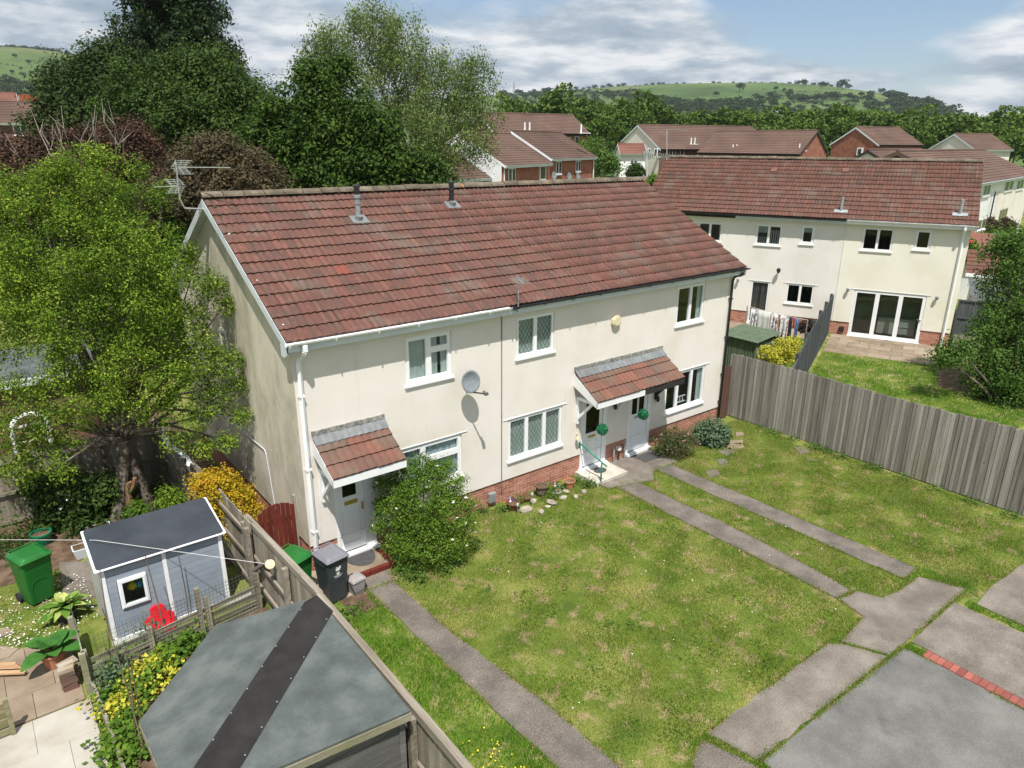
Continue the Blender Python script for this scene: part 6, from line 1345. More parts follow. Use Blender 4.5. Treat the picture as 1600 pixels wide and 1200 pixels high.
# vents on the distant roofs
def roof_vent(px, py, depth, lab, n=2):
    p = ptd(px, py, depth); g = G()
    for k in range(n): g.lathe([(.07, -.1), (.07, .75)], (p.x+.45*k*math.cos(YAW), p.y-.45*k*math.sin(YAW), p.z-.3), 7)
    g.beam((p.x-.25, p.y, p.z-.32), (p.x+.75, p.y-.4, p.z-.32), .4, .05); tag(g.build('roof_vent', 'upvc'), lab, 'roof vent')
for a_ in ((820, 199, 66, 'white twin vents on the brown roof behind the brick row'), (908, 202, 64, 'single pale vent at the right end of the rearmost brick terrace roof', 1), (1080, 221, 88, 'twin white vents on the roof over the distant dark brick wall'), (1145, 232, 84, 'twin white vents left of centre on the long distant roof'), (1249, 231, 79, 'single white vent near the pink gable of the long distant roof', 1), (1373, 221, 98, 'single white vent low on the roof of the dark red gabled house', 1), (1412, 220, 98, 'twin white vents on the roof right of the dark red gable'), (1536, 229, 104, 'single vent beside the cream gable farthest right', 1), (1551, 229, 104, 'rightmost vent on the farthest cream gabled house', 1)): roof_vent(*a_)
def mast_aerial(px, py0, py1, depth, bx, lab, refl=False):
    a_ = ptd(px, py1, depth); b_ = ptd(px, py0, depth); e_ = ptd(bx, py0+2, depth-.5); t = thing('television_aerial', (a_.x, a_.y, a_.z), lab, 'aerial'); G().tube([a_, b_], .03, 6).build('mast', 'aluminium', t)
    dd_ = (e_-b_); s_ = dd_.normalized().cross(Vector((0, 0, 1))); g = G(); g.beam(b_, e_, .03, .03)
    for i in range(12): q = b_.lerp(e_, (i+1)/12); g.beam(q-s_*.06-Vector((0, 0, .1)), q+s_*.06+Vector((0, 0, .1)), .03, .03)
    if refl: g.beam(b_+Vector((0, 0, -.18)), b_+Vector((0, 0, .18)), .5, .04); 
    g.build('aerial_head', 'aluminium', t)
mast_aerial(1042, 202, 252, 70, 1075, 'tall thin aerial mast in front of the distant dark brick house'); mast_aerial(1011, 243, 276, 30, 1046, 'silver aerial on a mast rising beyond the right end of the main ridge', True)
G_ = ptd(1011, 243, 30)
# grey garden fences between the brick row and dark house
def far_fence(p, q, h, lab, m='fence_grey'):
    p = gz(p); q = gz(q); t = thing('panel_fence', (p.x, p.y, p.z), lab, 'fence'); n = max(2, int((q-p).length/1.8))
    for i in range(n):
        a_ = p.lerp(q, i/n); b_ = p.lerp(q, (i+1)/n-.02/n); G().beam((a_.x, a_.y, terrain(a_.x, a_.y)+h/2), (b_.x, b_.y, terrain(b_.x, b_.y)+h/2), .04, h).build('panel', m, t); G().box(a_.x-.07, a_.x+.07, a_.y-.07, a_.y+.07, a_.z-.2, a_.z+h+.06).build('post', 'fence_weathered', t)
far_fence(ptd(925, 287, 58), ptd(1010, 276, 56), 1.7, 'pale grey panel fence just above the right part of the main ridge')
far_fence(ptd(930, 268, 66), ptd(975, 277, 64), 1.8, 'dark grey panel fence left of the round dark bush in the distance'); far_fence(ptd(958, 258, 76), ptd(990, 266, 74), 1.6, 'weathered fence below the small white annexe')

# ================================================================== trees
def crown(name, blobs, dens, per, spread, size, leaf, lab, cat='tree', base=None, r0=.2, barkm='bark', tw=3, up=.35, droop=0., shell=.5, twm=None, nt=5):
    if base is None: c = np.mean([b[:3] for b in blobs], axis=0); base = (c[0], c[1], terrain(c[0], c[1]))
    base = Vector(base); t = thing(name, base, lab, cat); tips = blob_tips(blobs, dens, shell, lump=cat == 'tree')
    foliage('crown' if cat == 'tree' else 'foliage', tips, per, spread, size, leaf, t, up=up, droop=droop)
    g = G(); lo = min(b[2] for b in blobs); fork = base.copy(); cm = Vector(np.mean([b[:3] for b in blobs], axis=0)); fk = base.lerp(Vector((cm.x, cm.y, lo)), .55 if cat == 'tree' else .3)
    g.tube([base-Vector((0, 0, .2)), base.lerp(fk, .5)+Vector((.04, .02, 0)), fk], [r0*1.25, r0, r0*.8], 9)
    limbs(g, fk, blobs, r0*1.3, tips, tw, wob=.2*r0*4, n=6); g.build('trunk' if cat == 'tree' else 'branches', barkm, t); return t
# lime green tree over the left garden
B1 = pblobs([(40, 330, 70, .2), (130, 310, 70, .3), (100, 420, 85, 0), (210, 400, 85, .2), (50, 500, 85, 0), (160, 520, 95, .3), (255, 455, 65, 0), (275, 555, 70, .5), (80, 610, 80, .3), (195, 600, 68, .4), (320, 575, 45, .6), (15, 690, 50, .2), (95, 680, 40, .5), (125, 262, 32, .3), (290, 395, 18, .4), (338, 445, 15, .6), (352, 475, 13, .6), (372, 600, 15, .9), (366, 560, 13, .8), (376, 650, 13, 1), (255, 300, 18, .4), (215, 265, 17, .4), (85, 268, 18, .2), (55, 283, 20, .2), (150, 240, 15, .3), (355, 690, 12, 1), (300, 510, 28, .5), (310, 650, 28, .8), (30, 735, 26, .2), (275, 690, 22, .8), (90, 730, 22, .3), (320, 700, 14, .9), (-10, 285, 25, .2), (195, 325, 55, .3), (300, 430, 26, .4), (15, 420, 60, .3), (335, 625, 32, .8), (250, 640, 34, .6)], 14.9)
tl = thing('cherry_tree', (-2.5, 4.5, 0), 'lime green leafy tree with twin dark ringed trunks over the left garden', 'tree')
tips1 = blob_tips(B1, 11000, .3, lump=True); foliage('crown', tips1, 10, .085, .060, 'leaf_lime', tl, up=.5)
g = G(); ta, tb_ = Vector((-2.92, 4.48, 0)), Vector((-2.06, 4.55, 0)); fa, fb = Vector((-2.42, 4.5, 2.1)), Vector((-2.5, 4.65, 2.1))
g.tube([ta-Vector((0, 0, .1)), ta.lerp(fa, .35)+Vector((.05, 0, 0)), ta.lerp(fa, .7)+Vector((.04, 0, 0)), fa], [.17, .145, .13, .14], 10); g.tube([tb_-Vector((0, 0, .1)), tb_.lerp(fb, .4)+Vector((.06, 0, 0)), fb], [.13, .11, .12], 10)
for f_ in (fa, fb):
    limbs(g, f_, B1[::2] if f_ is fa else B1[1::2], .13, tips1, 9, wob=.3)
g.build('trunk', 'bark', tl)
g = G(); sp_ = at(208, 818, 0); g.tube([sp_, sp_+Vector((.02, 0, .4)), sp_+Vector((-.02, .02, .8)), sp_+Vector((.04, 0, 1.08))], [.11, .10, .105, .09], 9); g.tube([sp_+Vector((0, 0, .75)), sp_+Vector((.14, -.03, .95)), sp_+Vector((.2, -.05, 1.15))], [.06, .05, .045], 7); g.tube([sp_+Vector((0, 0, .5)), sp_+Vector((.17, -.04, .56))], [.03, .015], 5)
tag(g.build('tree_stump', 'stump_wood'), 'sawn pale brown stump with a stub branch between the two dark trunks', 'stump')
crown('plum_tree', pblobs([(15, 262, 38), (68, 258, 40, 1), (30, 310, 55), (100, 285, 45, -1), (90, 225, 22, 1)], 25), 1900, 13, .22, .13, 'leaf_plum', 'dark purple leaved tree at the left edge below the brown roofed house', r0=.16, tw=30, barkm='pale_bark')
crown('plum_tree', pblobs([(150, 240, 42), (200, 225, 38, 1), (175, 280, 50, 1), (235, 270, 42, 1), (130, 300, 45, 0)], 26), 1900, 13, .22, .13, 'leaf_plum', 'dark purple leaved tree with bare pale twigs left of the aerials', r0=.16, tw=30, barkm='pale_bark')
g = G()
for k in range(26):
    b_ = ptd(random.uniform(55, 195), random.uniform(225, 290), random.uniform(24.5, 26.5)); e_ = b_+Vector((random.gauss(0, .35), random.gauss(0, .35), random.uniform(.7, 1.7)))
    m_ = b_.lerp(e_, .5)+Vector((random.gauss(0, .1), random.gauss(0, .1), 0)); g.tube([b_, m_, e_], [.020, .013, .005], 4); g.tube([m_, m_+Vector((random.gauss(0, .2), random.gauss(0, .2), .45))], [.012, .005], 4)
tw_ = [o for o in sc.objects if o.name.startswith('plum_tree')][1]; g.build('bare_twigs', 'pale_bark', tw_)['kind'] = 'stuff'
crown('copper_tree', pblobs([(345, 245, 36), (385, 265, 36, .5), (305, 262, 40, .3), (425, 282, 26, .6), (365, 292, 45), (300, 305, 42), (250, 320, 45), (400, 300, 40, .5)], 24.5), 2900, 12, .18, .115, 'leaf_olive', 'brown bronze leaved tree behind the left end of the main ridge', r0=.16, tw=12)
crown('shade_tree', pblobs([(150, 112, 42), (108, 132, 38, 1), (165, 155, 50), (95, 165, 32), (190, 125, 32, 1), (130, 195, 50), (80, 205, 35), (175, 82, 20)], 38), 3000, 13, .34, .20, 'leaf_dark', 'very dark spreading tree standing left of the tall conifer', r0=.3)
crown('maple_tree', pblobs([(235, 150, 50), (290, 130, 48), (350, 130, 45), (390, 160, 36), (215, 200, 50), (290, 200, 70), (365, 215, 55), (255, 255, 50), (330, 265, 50), (405, 215, 30), (200, 240, 40), (310, 105, 30)], 32), 5200, 15, .27, .155, 'leaf_maple', 'broad dark green maple filling the space under the conifer', r0=.32)
# conifer
cb_ = ptd(298, 235, 43); tc_ = thing('conifer', (cb_.x, cb_.y, terrain(cb_.x, cb_.y)), 'tall dark conifer whose top runs out of the picture above the maple', 'tree'); zb = terrain(cb_.x, cb_.y); Ht = 19.6
tipc = []; g = G(); g.tube([(cb_.x, cb_.y, zb-.2), (cb_.x, cb_.y, zb+Ht)], [.38, .04], 9)
for k in range(680):
    u = (k+rs.rand())/680; z = zb+2+(Ht-2)*u; rr = 5.0*(1-u)**.60*(.85+.3*rs.rand()); a = rs.rand()*6.283
    e_ = Vector((cb_.x+rr*math.cos(a), cb_.y+rr*math.sin(a), z+rr*.18)); s_ = Vector((cb_.x, cb_.y, z-rr*.12)); g.tube([s_, s_.lerp(e_, .6)-Vector((0, 0, .15)), e_], [.05, .03, .01], 4)
    for j in range(13): f_ = .22+.80*(j/12)**.85; q = s_.lerp(e_, f_); tipc.append((q.x+rs.normal()*.16, q.y+rs.normal()*.16, q.z+rs.normal()*.10))
g.build('trunk', 'bark', tc_)
foliage('crown', np.array(tipc), 13, .19, .25, 'leaf_conifer', tc_, up=.3, aspect=.38, droop=.3)
crown('chestnut_tree', pblobs([(500, 128, 38), (462, 180, 52), (540, 178, 52), (430, 240, 45), (505, 235, 62), (575, 235, 52), (605, 272, 45), (655, 268, 40), (692, 283, 24), (450, 290, 40), (535, 105, 24), (480, 108, 20), (420, 195, 34), (560, 292, 50), (635, 292, 38), (590, 200, 36), (518, 290, 40)], 29.5), 4400, 15, .21, .17, 'leaf_chestnut', 'rich green horse chestnut behind the middle of the main ridge', r0=.32, droop=.7, up=.9)
crown('birch_tree', pblobs([(570, 52, 50), (628, 62, 42), (520, 68, 38), (492, 105, 34), (600, 112, 55), (655, 108, 38), (700, 120, 46), (738, 125, 34), (750, 172, 32), (690, 190, 52), (640, 172, 48), (757, 222, 20), (720, 232, 30), (558, 22, 14), (600, 25, 20), (745, 95, 20), (500, 70, 25), (680, 240, 26)], 38, ), 5200, 12, .24, .13, 'leaf_birch', 'tall airy birch with drooping pale green foliage above the chestnut', r0=.2, barkm='pale_bark', tw=14, droop=2.6, up=.1, shell=.25)
crown('ash_tree', pblobs([(1600, 400, 45), (1572, 440, 40, .3), (1608, 500, 60), (1560, 520, 46, .3), (1600, 580, 60), (1548, 580, 34, .2), (1580, 640, 42), (1500, 548, 24, -.3), (1610, 650, 60), (1474, 556, 15, -.3), (1580, 375, 26), (1565, 610, 40)], 23.5), 4600, 12, .15, .10, 'leaf_ash', 'bright green ash tree leaning in from the right edge over the back lawn', base=(at(1610, 668, .3).x+.6, at(1610, 668, .3).y, .3), r0=.11, tw=10, droop=.6)
# hedge and shrub masses beyond the neighbour's garden, seen through the lime tree
for (sp, dd_, m_, lab) in (([(20, 400, 60), (90, 420, 55), (50, 470, 60)], 26, 'leaf_dark', 'dark hedge tree behind the lime tree, at the far left edge'), ([(160, 400, 55), (230, 420, 55), (190, 470, 60)], 27, 'leaf_maple', 'dark green tree hidden behind the middle of the lime tree'), ([(265, 370, 42), (290, 420, 36), (255, 460, 48), (300, 470, 26)], 25, 'leaf_bush', 'green bushy tree just left of the gable peak behind the lime tree'), ([(90, 350, 50), (170, 345, 50), (20, 350, 50), (235, 345, 46)], 29, 'leaf_olive', 'bronze tinged shrub mass below the purple trees')):
    crown('hedge_tree', pblobs(sp, dd_), 1000, 8, .22, .19, m_, lab, r0=.12, tw=3)
# shrubs near by
def flowers(par, blobs, n, m, s_, name='flower'):
    tp = blob_tips(blobs, n, .95); k = len(tp); V, F = leafquads(tp, s_, 1.5, .9); o = rawmesh(name, V, F, m, None, par); o['kind'] = 'stuff'
bb = pblobs([(665, 785, 55), (618, 800, 34), (700, 800, 38), (665, 845, 48), (640, 745, 28), (682, 742, 26), (604, 762, 20), (716, 850, 24), (630, 850, 30), (716, 755, 15), (660, 722, 14), (700, 728, 12), (736, 790, 12), (734, 826, 12), (598, 790, 14), (592, 825, 12), (650, 885, 22), (690, 880, 18), (625, 728, 12)], 15.0)
b_ = crown('flowering_shrub', bb, 3600, 11, .055, .045, 'leaf_bush', 'large bushy green shrub with small white flowers beside the left door', 'shrub', base=(2.35, -.75, 0), r0=.05, tw=6); flowers(b_, bb, 60, 'petal_white', .07)
bb = pblobs([(1053, 692, 26), (1037, 697, 19), (1070, 692, 20), (1055, 703, 22)], 20.3); b_ = crown('rounded_shrub', bb, 800, 8, .05, .05, 'leaf_pinkish', 'low rounded bush with pink tinged tips right of the two doors', 'shrub', base=(10.85, -.55, 0), r0=.04, tw=4); flowers(b_, bb, 110, 'petal_pink', .05)
bb = pblobs([(1108, 680, 22), (1124, 682, 18), (1115, 690, 20), (1097, 684, 16)], 21.2); crown('lavender_bush', bb, 700, 8, .06, .09, 'leaf_lavender', 'grey green spiky lavender bush at the right corner of the cream house', 'shrub', base=(12.3, -.6, 0), r0=.03, tw=4, up=0., droop=-1.5)
bb = pblobs([(345, 765, 34), (322, 757, 24), (372, 785, 30), (396, 800, 14), (345, 805, 30), (372, 838, 20), (385, 865, 14), (318, 790, 20)], 15.1); crown('golden_shrub', bb, 1300, 9, .05, .06, 'leaf_gold', 'yellow and orange leaved shrub between the playhouse and cream gable', 'shrub', base=(-.95, 2.5, 0), r0=.04, tw=6)
bb = pblobs([(70, 768, 28), (112, 765, 34), (150, 775, 34), (88, 805, 32), (140, 812, 32), (58, 758, 22), (175, 765, 26)], 16.4); b_ = crown('hydrangea_bush', bb, 1300, 9, .08, .10, 'leaf_maple', 'dark leafy bush with a few white blooms against the weathered panel fence', 'shrub', base=(-3.8, 4.9, 0), r0=.05, tw=4); flowers(b_, pblobs([(115, 790, 16), (95, 770, 14)], 16.2), 26, 'petal_white', .10)
for (px, py, r_, dd_, m_, lab) in ((265, 778, 18, 16.0, 'leaf_lime', 'small bright green shrub between the twin trunks and orange shrub'), (215, 800, 15, 16.2, 'leaf_bush', 'low green plant at the foot of the pale stump'), (95, 700, 14, 17.2, 'leaf_lime', 'small lime sprig hanging over the panel fence'), (1085, 0, 0, 0, '', '')):
    if r_: crown('small_shrub', pblobs([(px, py, r_), (px+r_*.6, py+r_*.5, r_*.7), (px-r_*.6, py+r_*.5, r_*.7)], dd_), 260, 8, .06, .07, m_, lab, 'shrub', r0=.02, tw=2)
bb = pblobs([(1200, 555, 16), (1225, 545, 18), (1238, 538, 12), (1213, 562, 16), (1232, 556, 15)], 24.8); crown('yellow_shrub', bb, 700, 8, .06, .075, 'leaf_yellow', 'bright yellow shrub behind the grey fence near the hanging washing', 'shrub', r0=.03, tw=3)
for (px, py, r_, dd_, m_, lab) in ((1262, 510, 9, 27.6, 'leaf_plum', 'dark red plant by the brick base under the small window of the pale terrace'), (993, 266, 10, 66, 'leaf_maple', 'round dark bush in the gardens beyond the main ridge'), (1022, 285, 12, 46, 'leaf_bush', 'green bush beyond the right end of the main ridge'), (1540, 378, 22, 40, 'leaf_bush', 'green bush in front of the white terrace at the right'), (1580, 385, 26, 38, 'leaf_ash', 'leafy bush at the right edge above the ash tree'), (1545, 352, 10, 46, 'leaf_olive', 'brownish bush below the cream front at the right'), (1572, 352, 9, 45, 'leaf_plum', 'dark red bush beside the white gabled wing'), (1512, 383, 9, 38, 'leaf_bush', 'small bush with red flowers just right of the lemon gable'), (925, 238, 24, 74, 'leaf_wood', 'green shrub mass right of the rearmost brick terrace'), (945, 255, 20, 70, 'leaf_ash', 'lighter green bushes left of the distant fences'), (905, 236, 14, 80, 'leaf_wood', 'dark shrubs just behind the corner of the rear brick house')):
    crown('garden_bush', pblobs([(px, py, r_), (px+r_*.7, py+r_*.4, r_*.7), (px-r_*.7, py+r_*.4, r_*.7)], dd_), 300, 8, .08*dd_/30, .10*dd_/28, m_, lab, 'shrub', r0=.03, tw=2)
flowers(None, pblobs([(1512, 380, 7)], 37.5), 26, 'petal_red', .14); tag([o for o in sc.objects if o.name.startswith('flower') and o.parent is None and o.type == 'MESH'][-1], kind='stuff')
for (px, py, lab) in ((1562, 366, 'green lidded bin among bushes at the right, farther one'), (1552, 381, 'green lidded bin among bushes at the right, nearer one')):
    p = ptd(px, py, 39); t = wheelie(p.x, p.y, R(-20), 'bin_green', lab); t.location.z = p.z-1.0
# ground cover in the planted bed, weeds along edges
def cover(name, pts, n, m, s_, h, rad, lab=None):
    C = []
    for (x, y) in pts: a = rs.normal(size=(n, 2))*rad; z = np.abs(rs.normal(size=n))*h; C.append(np.stack([x+a[:, 0], y+a[:, 1], z+.02+(.10 if -4.1 < x < -1.2 and y < -.7 else 0)], 1))
    V, F = leafquads(np.concatenate(C), s_, .9, .75); o = rawmesh(name, V, F, m, rs.rand(len(F))); tag(o, kind='stuff'); return o
def pxy(l): return [tuple(at(a, b, .1))[:2] for a, b in l]
cover('strawberry_plants', pxy([(195, 1090), (215, 1075), (235, 1085), (250, 1060), (225, 1050), (205, 1110), (260, 1040), (270, 1060), (190, 1105), (245, 1040), (180, 1115)]), 120, 'leaf_yellow', .075, .10, .13)
cover('green_ground_cover', pxy([(240, 1065), (255, 1050), (215, 1095), (200, 1080), (275, 1030), (285, 1020), (270, 1040), (210, 1130), (195, 1140), (230, 1075), (262, 1025), (180, 1060), (170, 1095), (185, 1180), (200, 1170), (215, 1185), (175, 1160), (300, 1005)]), 230, 'leaf_bush', .08, .12, .13)
cover('herb_plants', pxy([(180, 1065), (190, 1050), (175, 1080), (240, 1010), (235, 1000), (225, 1015)]), 240, 'leaf_lavender', .06, .22, .10)
cover('lawn_weeds', [q for q in [(1.8+12.3*rs.rand(), -.8-7.2*rs.rand()) for _ in range(130)] if not any(min(a[0] for a in p_)-.25 < q[0] < max(a[0] for a in p_)+.25 and min(a[1] for a in p_)-.25 < q[1] < max(a[1] for a in p_)+.25 for p_ in PAVED)], 26, 'leaf_bush', .045, .02, .10)
cover('border_weeds', [(4.3, -.12), (4.7, -.35), (5.3, -.28), (6.35, -.45), (6.55, -.35), (7.25, -.62), (7.35, -.7), (3.75, -.25), (6.1, -.6), (1.5, -1.45), (1.6, -1.7), (1.75, -1.3), (2.2, -1.7), (2.6, -1.6), (6.2, -.2), (7.2, -.3), (3.3, -1.3), (1.45, -1.1)], 130, 'leaf_ash', .05, .09, .10)
cover('fence_weeds', [(14.35, y_) for y_ in (-1.2, -1.6, -2.2, -2.9, -3.0, -3.3, -3.8, -4.6, -4.8, -5.5, -6.3, -7.2, -8.0)]+[(-.2, -1.7), (.1, -1.75), (-.35, -2.0), (-.9, -2.3), (-.8, -2.8), (-.95, -3.6)], 110, 'leaf_ash', .05, .07, .13)
cover('bed_shrubs', [(-4.6, 5.3), (-5.2, 5.0), (-2.1, 5.2), (-1.8, 4.6), (-3.4, 5.2), (-2.8, 5.4), (-4.9, 4.6), (-3.3, 4.3), (-1.9, 3.9), (-2.6, 3.9)], 260, 'leaf_maple', .08, .30, .24)

# ================================================================== grass
def inpoly(P, poly):
    x, y = P[:, 0], P[:, 1]; c = np.zeros(len(P), bool); n = len(poly); j = n-1
    for i in range(n):
        xi, yi = poly[i]; xj, yj = poly[j]; m_ = ((yi > y) != (yj > y)) & (x < (xj-xi)*(y-yi)/(yj-yi+1e-12)+xi); c ^= m_; j = i
    return c
def grass(name, region, dens, hgt, wid, m, excl=(), zf=None, lean=.5, edge=.02):
    reg = np.array(region); lo, hi = reg.min(0), reg.max(0); A = np.prod(hi-lo); n = int(A*dens); P = lo+(hi-lo)*rs.rand(n, 2); P = P[inpoly(P, region)]
    for ex in excl:
        Q = P+rs.normal(size=P.shape)*edge; P = P[~inpoly(Q, ex)]
    n = len(P); 
    if n == 0: return
    a = rs.rand(n)*6.283; dx, dy = np.cos(a), np.sin(a); h = hgt*rs.uniform(.5, 1.35, n)*(1+.45*np.sin(P[:, 0]*3.1+np.sin(P[:, 1]*2.3)*2)*np.sin(P[:, 1]*2.7)); w_ = wid*rs.uniform(.6, 1.4, n); la = rs.rand(n)*6.283; l_ = h*lean*rs.rand(n)
    z = np.zeros(n) if zf is None else np.array([zf(x, y) for x, y in P])
    V = np.stack([np.stack([P[:, 0]-dx*w_, P[:, 1]-dy*w_, z-.005], 1), np.stack([P[:, 0]+dx*w_, P[:, 1]+dy*w_, z-.005], 1), np.stack([P[:, 0]+np.cos(la)*l_, P[:, 1]+np.sin(la)*l_, z+h], 1)], 1).reshape(-1, 3)
    o = rawmesh(name, V, np.arange(3*n).reshape(-1, 3), m, rs.rand(n)); tag(o, kind='stuff'); return o
EX = PAVED+[[(3.1, -8.7), (9.8, -8.7), (9.8, -16), (3.1, -16)], [(.45, .1), (1.55, .1), (1.55, -.92), (.45, -.92)], [(7.4, .1), (8.7, .1), (8.7, -.85), (7.4, -.85)]]
# bare or thin spots of earth
grass('lawn_grass', [(1.1, -.15), (14.45, -.15), (14.5, -9.1), (10.5, -9.1), (9.9, -8.7), (3.2, -8.7), (3, -8.8), (1.9, -8.8), (1.9, -12), (1.4, -12)], 4000, .036, .0070, 'blade', EX)
grass('long_grass', [(-1.02, -1.9), (.0, -1.9), (.58, -1.35), (.66, -4), (.80, -6.8), (1.05, -9.6), (1.3, -12), (-1.02, -12)], 2600, .085, .006, 'long_blade', EX+[[(.0, -1.9), (.5, -1.9), (.5, -1.2), (.0, -1.2)]], lean=.9)
grass('joint_grass', [(10.35, -8.45), (10.05, -8.95), (8.7, -8.75), (7.0, -8.64), (5.0, -8.52), (3.2, -8.45), (2.95, -8.7), (3.15, -8.70), (5, -8.58), (7, -8.70), (8.8, -8.85), (10.0, -9.2)], 6500, .04, .006, 'long_blade', PAVED, lean=.9, edge=.025)
grass('joint_grass', [(9.62, -8.8), (9.9, -8.8), (9.80, -12), (9.58, -12)], 3800, .05, .006, 'long_blade', PAVED, lean=.9)
grass('joint_grass', [(2.55, -7.72), (3.0, -7.72), (3.14, -8.45), (3.0, -8.6), (2.84, -7.85)], 3800, .06, .006, 'long_blade', PAVED, lean=.9)
grass('joint_grass', [(6.35, -7.7), (6.75, -7.75), (7.05, -8.58), (6.92, -8.58), (6.55, -8.0)], 3800, .035, .006, 'long_blade', PAVED, lean=.9, edge=.03)
grass('joint_grass', [(9.5, -7.7), (10.3, -7.6), (10.55, -8.6), (10.2, -8.9), (9.95, -7.85)], 3400, .06, .006, 'long_blade', PAVED, lean=.9)
grass('joint_grass', [(7.42, -8.7), (7.6, -8.7), (7.66, -8.98), (7.43, -8.98)], 5000, .06, .006, 'long_blade', lean=.9)
grass('side_grass', [(-7, .9), (-3.9, .9), (-3.75, 1.8), (-4.1, 3.3), (-7, 3.3)], 1500, .04, .007, 'blade', PAVED)
bl = [Bw(-4.5, -3.35), Bw(-.4, -3.35), Bw(-.4, -6), Bw(2.5, -8), (14.75, -5.5), (14.75, -1.5), Bw(-4.5, -11)]
grass('back_lawn_grass', bl, 800, .05, .010, 'long_blade', zf=terrain)
grass('back_lawn_grass', [Bw(-9.5, -1.7), Bw(-4.8, -1.7), Bw(-4.8, -9), Bw(-9, -9)], 400, .05, .012, 'long_blade', zf=terrain)
def fringe(name, polys, dens, m, h_, sg):
    P = []
    for poly in polys:
        for i in range(len(poly)):
            a_ = np.array(poly[i]); b_ = np.array(poly[(i+1) % len(poly)]); ln = np.linalg.norm(b_-a_); n = int(ln*dens); u = rs.rand(n, 1); k_ = np.sin(u*ln*1.9+poly[i][0]*3)+np.sin(u*ln*4.3)*.6; q = a_+(b_-a_)*u+rs.normal(size=(n, 2))*sg; P.append(q[(k_[:, 0] > -.55)])
    P = np.concatenate(P); P = P[P[:, 1] > -11]; n = len(P); a = rs.rand(n)*6.283; la = rs.rand(n)*6.283; w_ = .009; dx, dy = np.cos(a)*w_, np.sin(a)*w_; l_ = .03*rs.rand(n); z = np.full(n, .0)
    V = np.stack([np.stack([P[:, 0]-dx, P[:, 1]-dy, z], 1), np.stack([P[:, 0]+dx, P[:, 1]+dy, z], 1), np.stack([P[:, 0]+np.cos(la)*l_, P[:, 1]+np.sin(la)*l_, z+h_*rs.uniform(.6, 1.3, n)], 1)], 1).reshape(-1, 3)
    tag(rawmesh(name, V, np.arange(3*n).reshape(-1, 3), m, rs.rand(n)), kind='stuff')
fringe('dry_grass_edge', PAVED[:9], 420, 'straw', .032, .022)
fringe('grass_edge', PAVED[:9], 260, 'long_blade', .05, .03)
def dots(name, pts, s_, m, z=.05):
    P = np.array([(x, y, z+.02*rs.rand()) for x, y in pts]); V, F = leafquads(P, s_, 3, .95); tag(rawmesh(name, V, F, m), kind='stuff')
dots('daisies', [(-5.4+1.6*rs.rand(), .95+1.9*rs.rand()**1.4) for _ in range(420)], .028, 'petal_white', .045)
dots('daisies', [(1.6+8.2*rs.rand(), -1.2-6.4*rs.rand()) for _ in range(90)]+[(4.95+.3*rs.normal(), -1.4+.3*rs.normal()) for _ in range(14)], .022, 'petal_white', .04)
dots('daisies', [Bw(-2.2+.9*rs.normal(), -4.0+.3*rs.normal()) for _ in range(80)], .05, 'petal_white', .42)
dots('buttercups', [(-.1+.5*rs.rand(), -5.6-1.8*rs.rand()) for _ in range(60)], .03, 'petal_yellow', .09)

# ================================================================== distant trees and woods
def proto(seed, n, per, s_, conifer=False, leaf='leaf_wood', tr=True):
    # a crown 1 unit in radius with its short trunk, as one mesh
    r_ = np.random.RandomState(seed); bl_ = []
    k = 9
    for i in range(k):
        a = 6.283*i/k+r_.rand(); q = .55*r_.rand()+.1; bl_.append((q*math.cos(a), q*math.sin(a), .95+.75*(r_.rand()-.25), .42+.16*r_.rand(), .85))
    tp = blob_tips(bl_, n, .55); C = np.repeat(tp, per, 0)+rs.normal(size=(len(tp)*per, 3))*.05
    V, F = leafquads(C, s_, .6, .8); nv = len(V)
    tv = np.array([(.07*math.cos(t)*(1-.4*z), .07*math.sin(t)*(1-.4*z), z*3.1-2.2) for z in (0, 1) for t in (0, 1.571, 3.1416, 4.712)]); tf = np.array([(0, 1, 5, 4), (1, 2, 6, 5), (2, 3, 7, 6), (3, 0, 4, 7)])+nv
    return np.concatenate([V, tv]), np.concatenate([F, tf]), np.concatenate([np.zeros(len(F), int), np.ones(4, int)])
protos = []
for sd_ in range(4):
    V, F, mi_ = proto(sd_, 420, 5, .15)
    o = rawmesh('tree', V, F, ['leaf_wood', 'bark'], rs.rand(len(F)), None, mi_); protos.append(o.data); bpy.data.objects.remove(o)
hprotos = []
for sd_ in range(3):
    V, F, mi_ = proto(10+sd_, 120, 4, .26)
    o = rawmesh('tree', V, F, ['leaf_hill', 'bark'], rs.rand(len(F)), None, mi_); hprotos.append(o.data); bpy.data.objects.remove(o)
def puttree(p, rad, pr, lab, group, name='tree', squash=1.):
    o = bpy.data.objects.new(name, pr[random.randrange(len(pr))]); COL.objects.link(o); o.location = p; o.rotation_euler = (0, 0, random.random()*6.28); o.scale = (rad, rad, rad*squash); return tag(o, lab, 'tree', group)
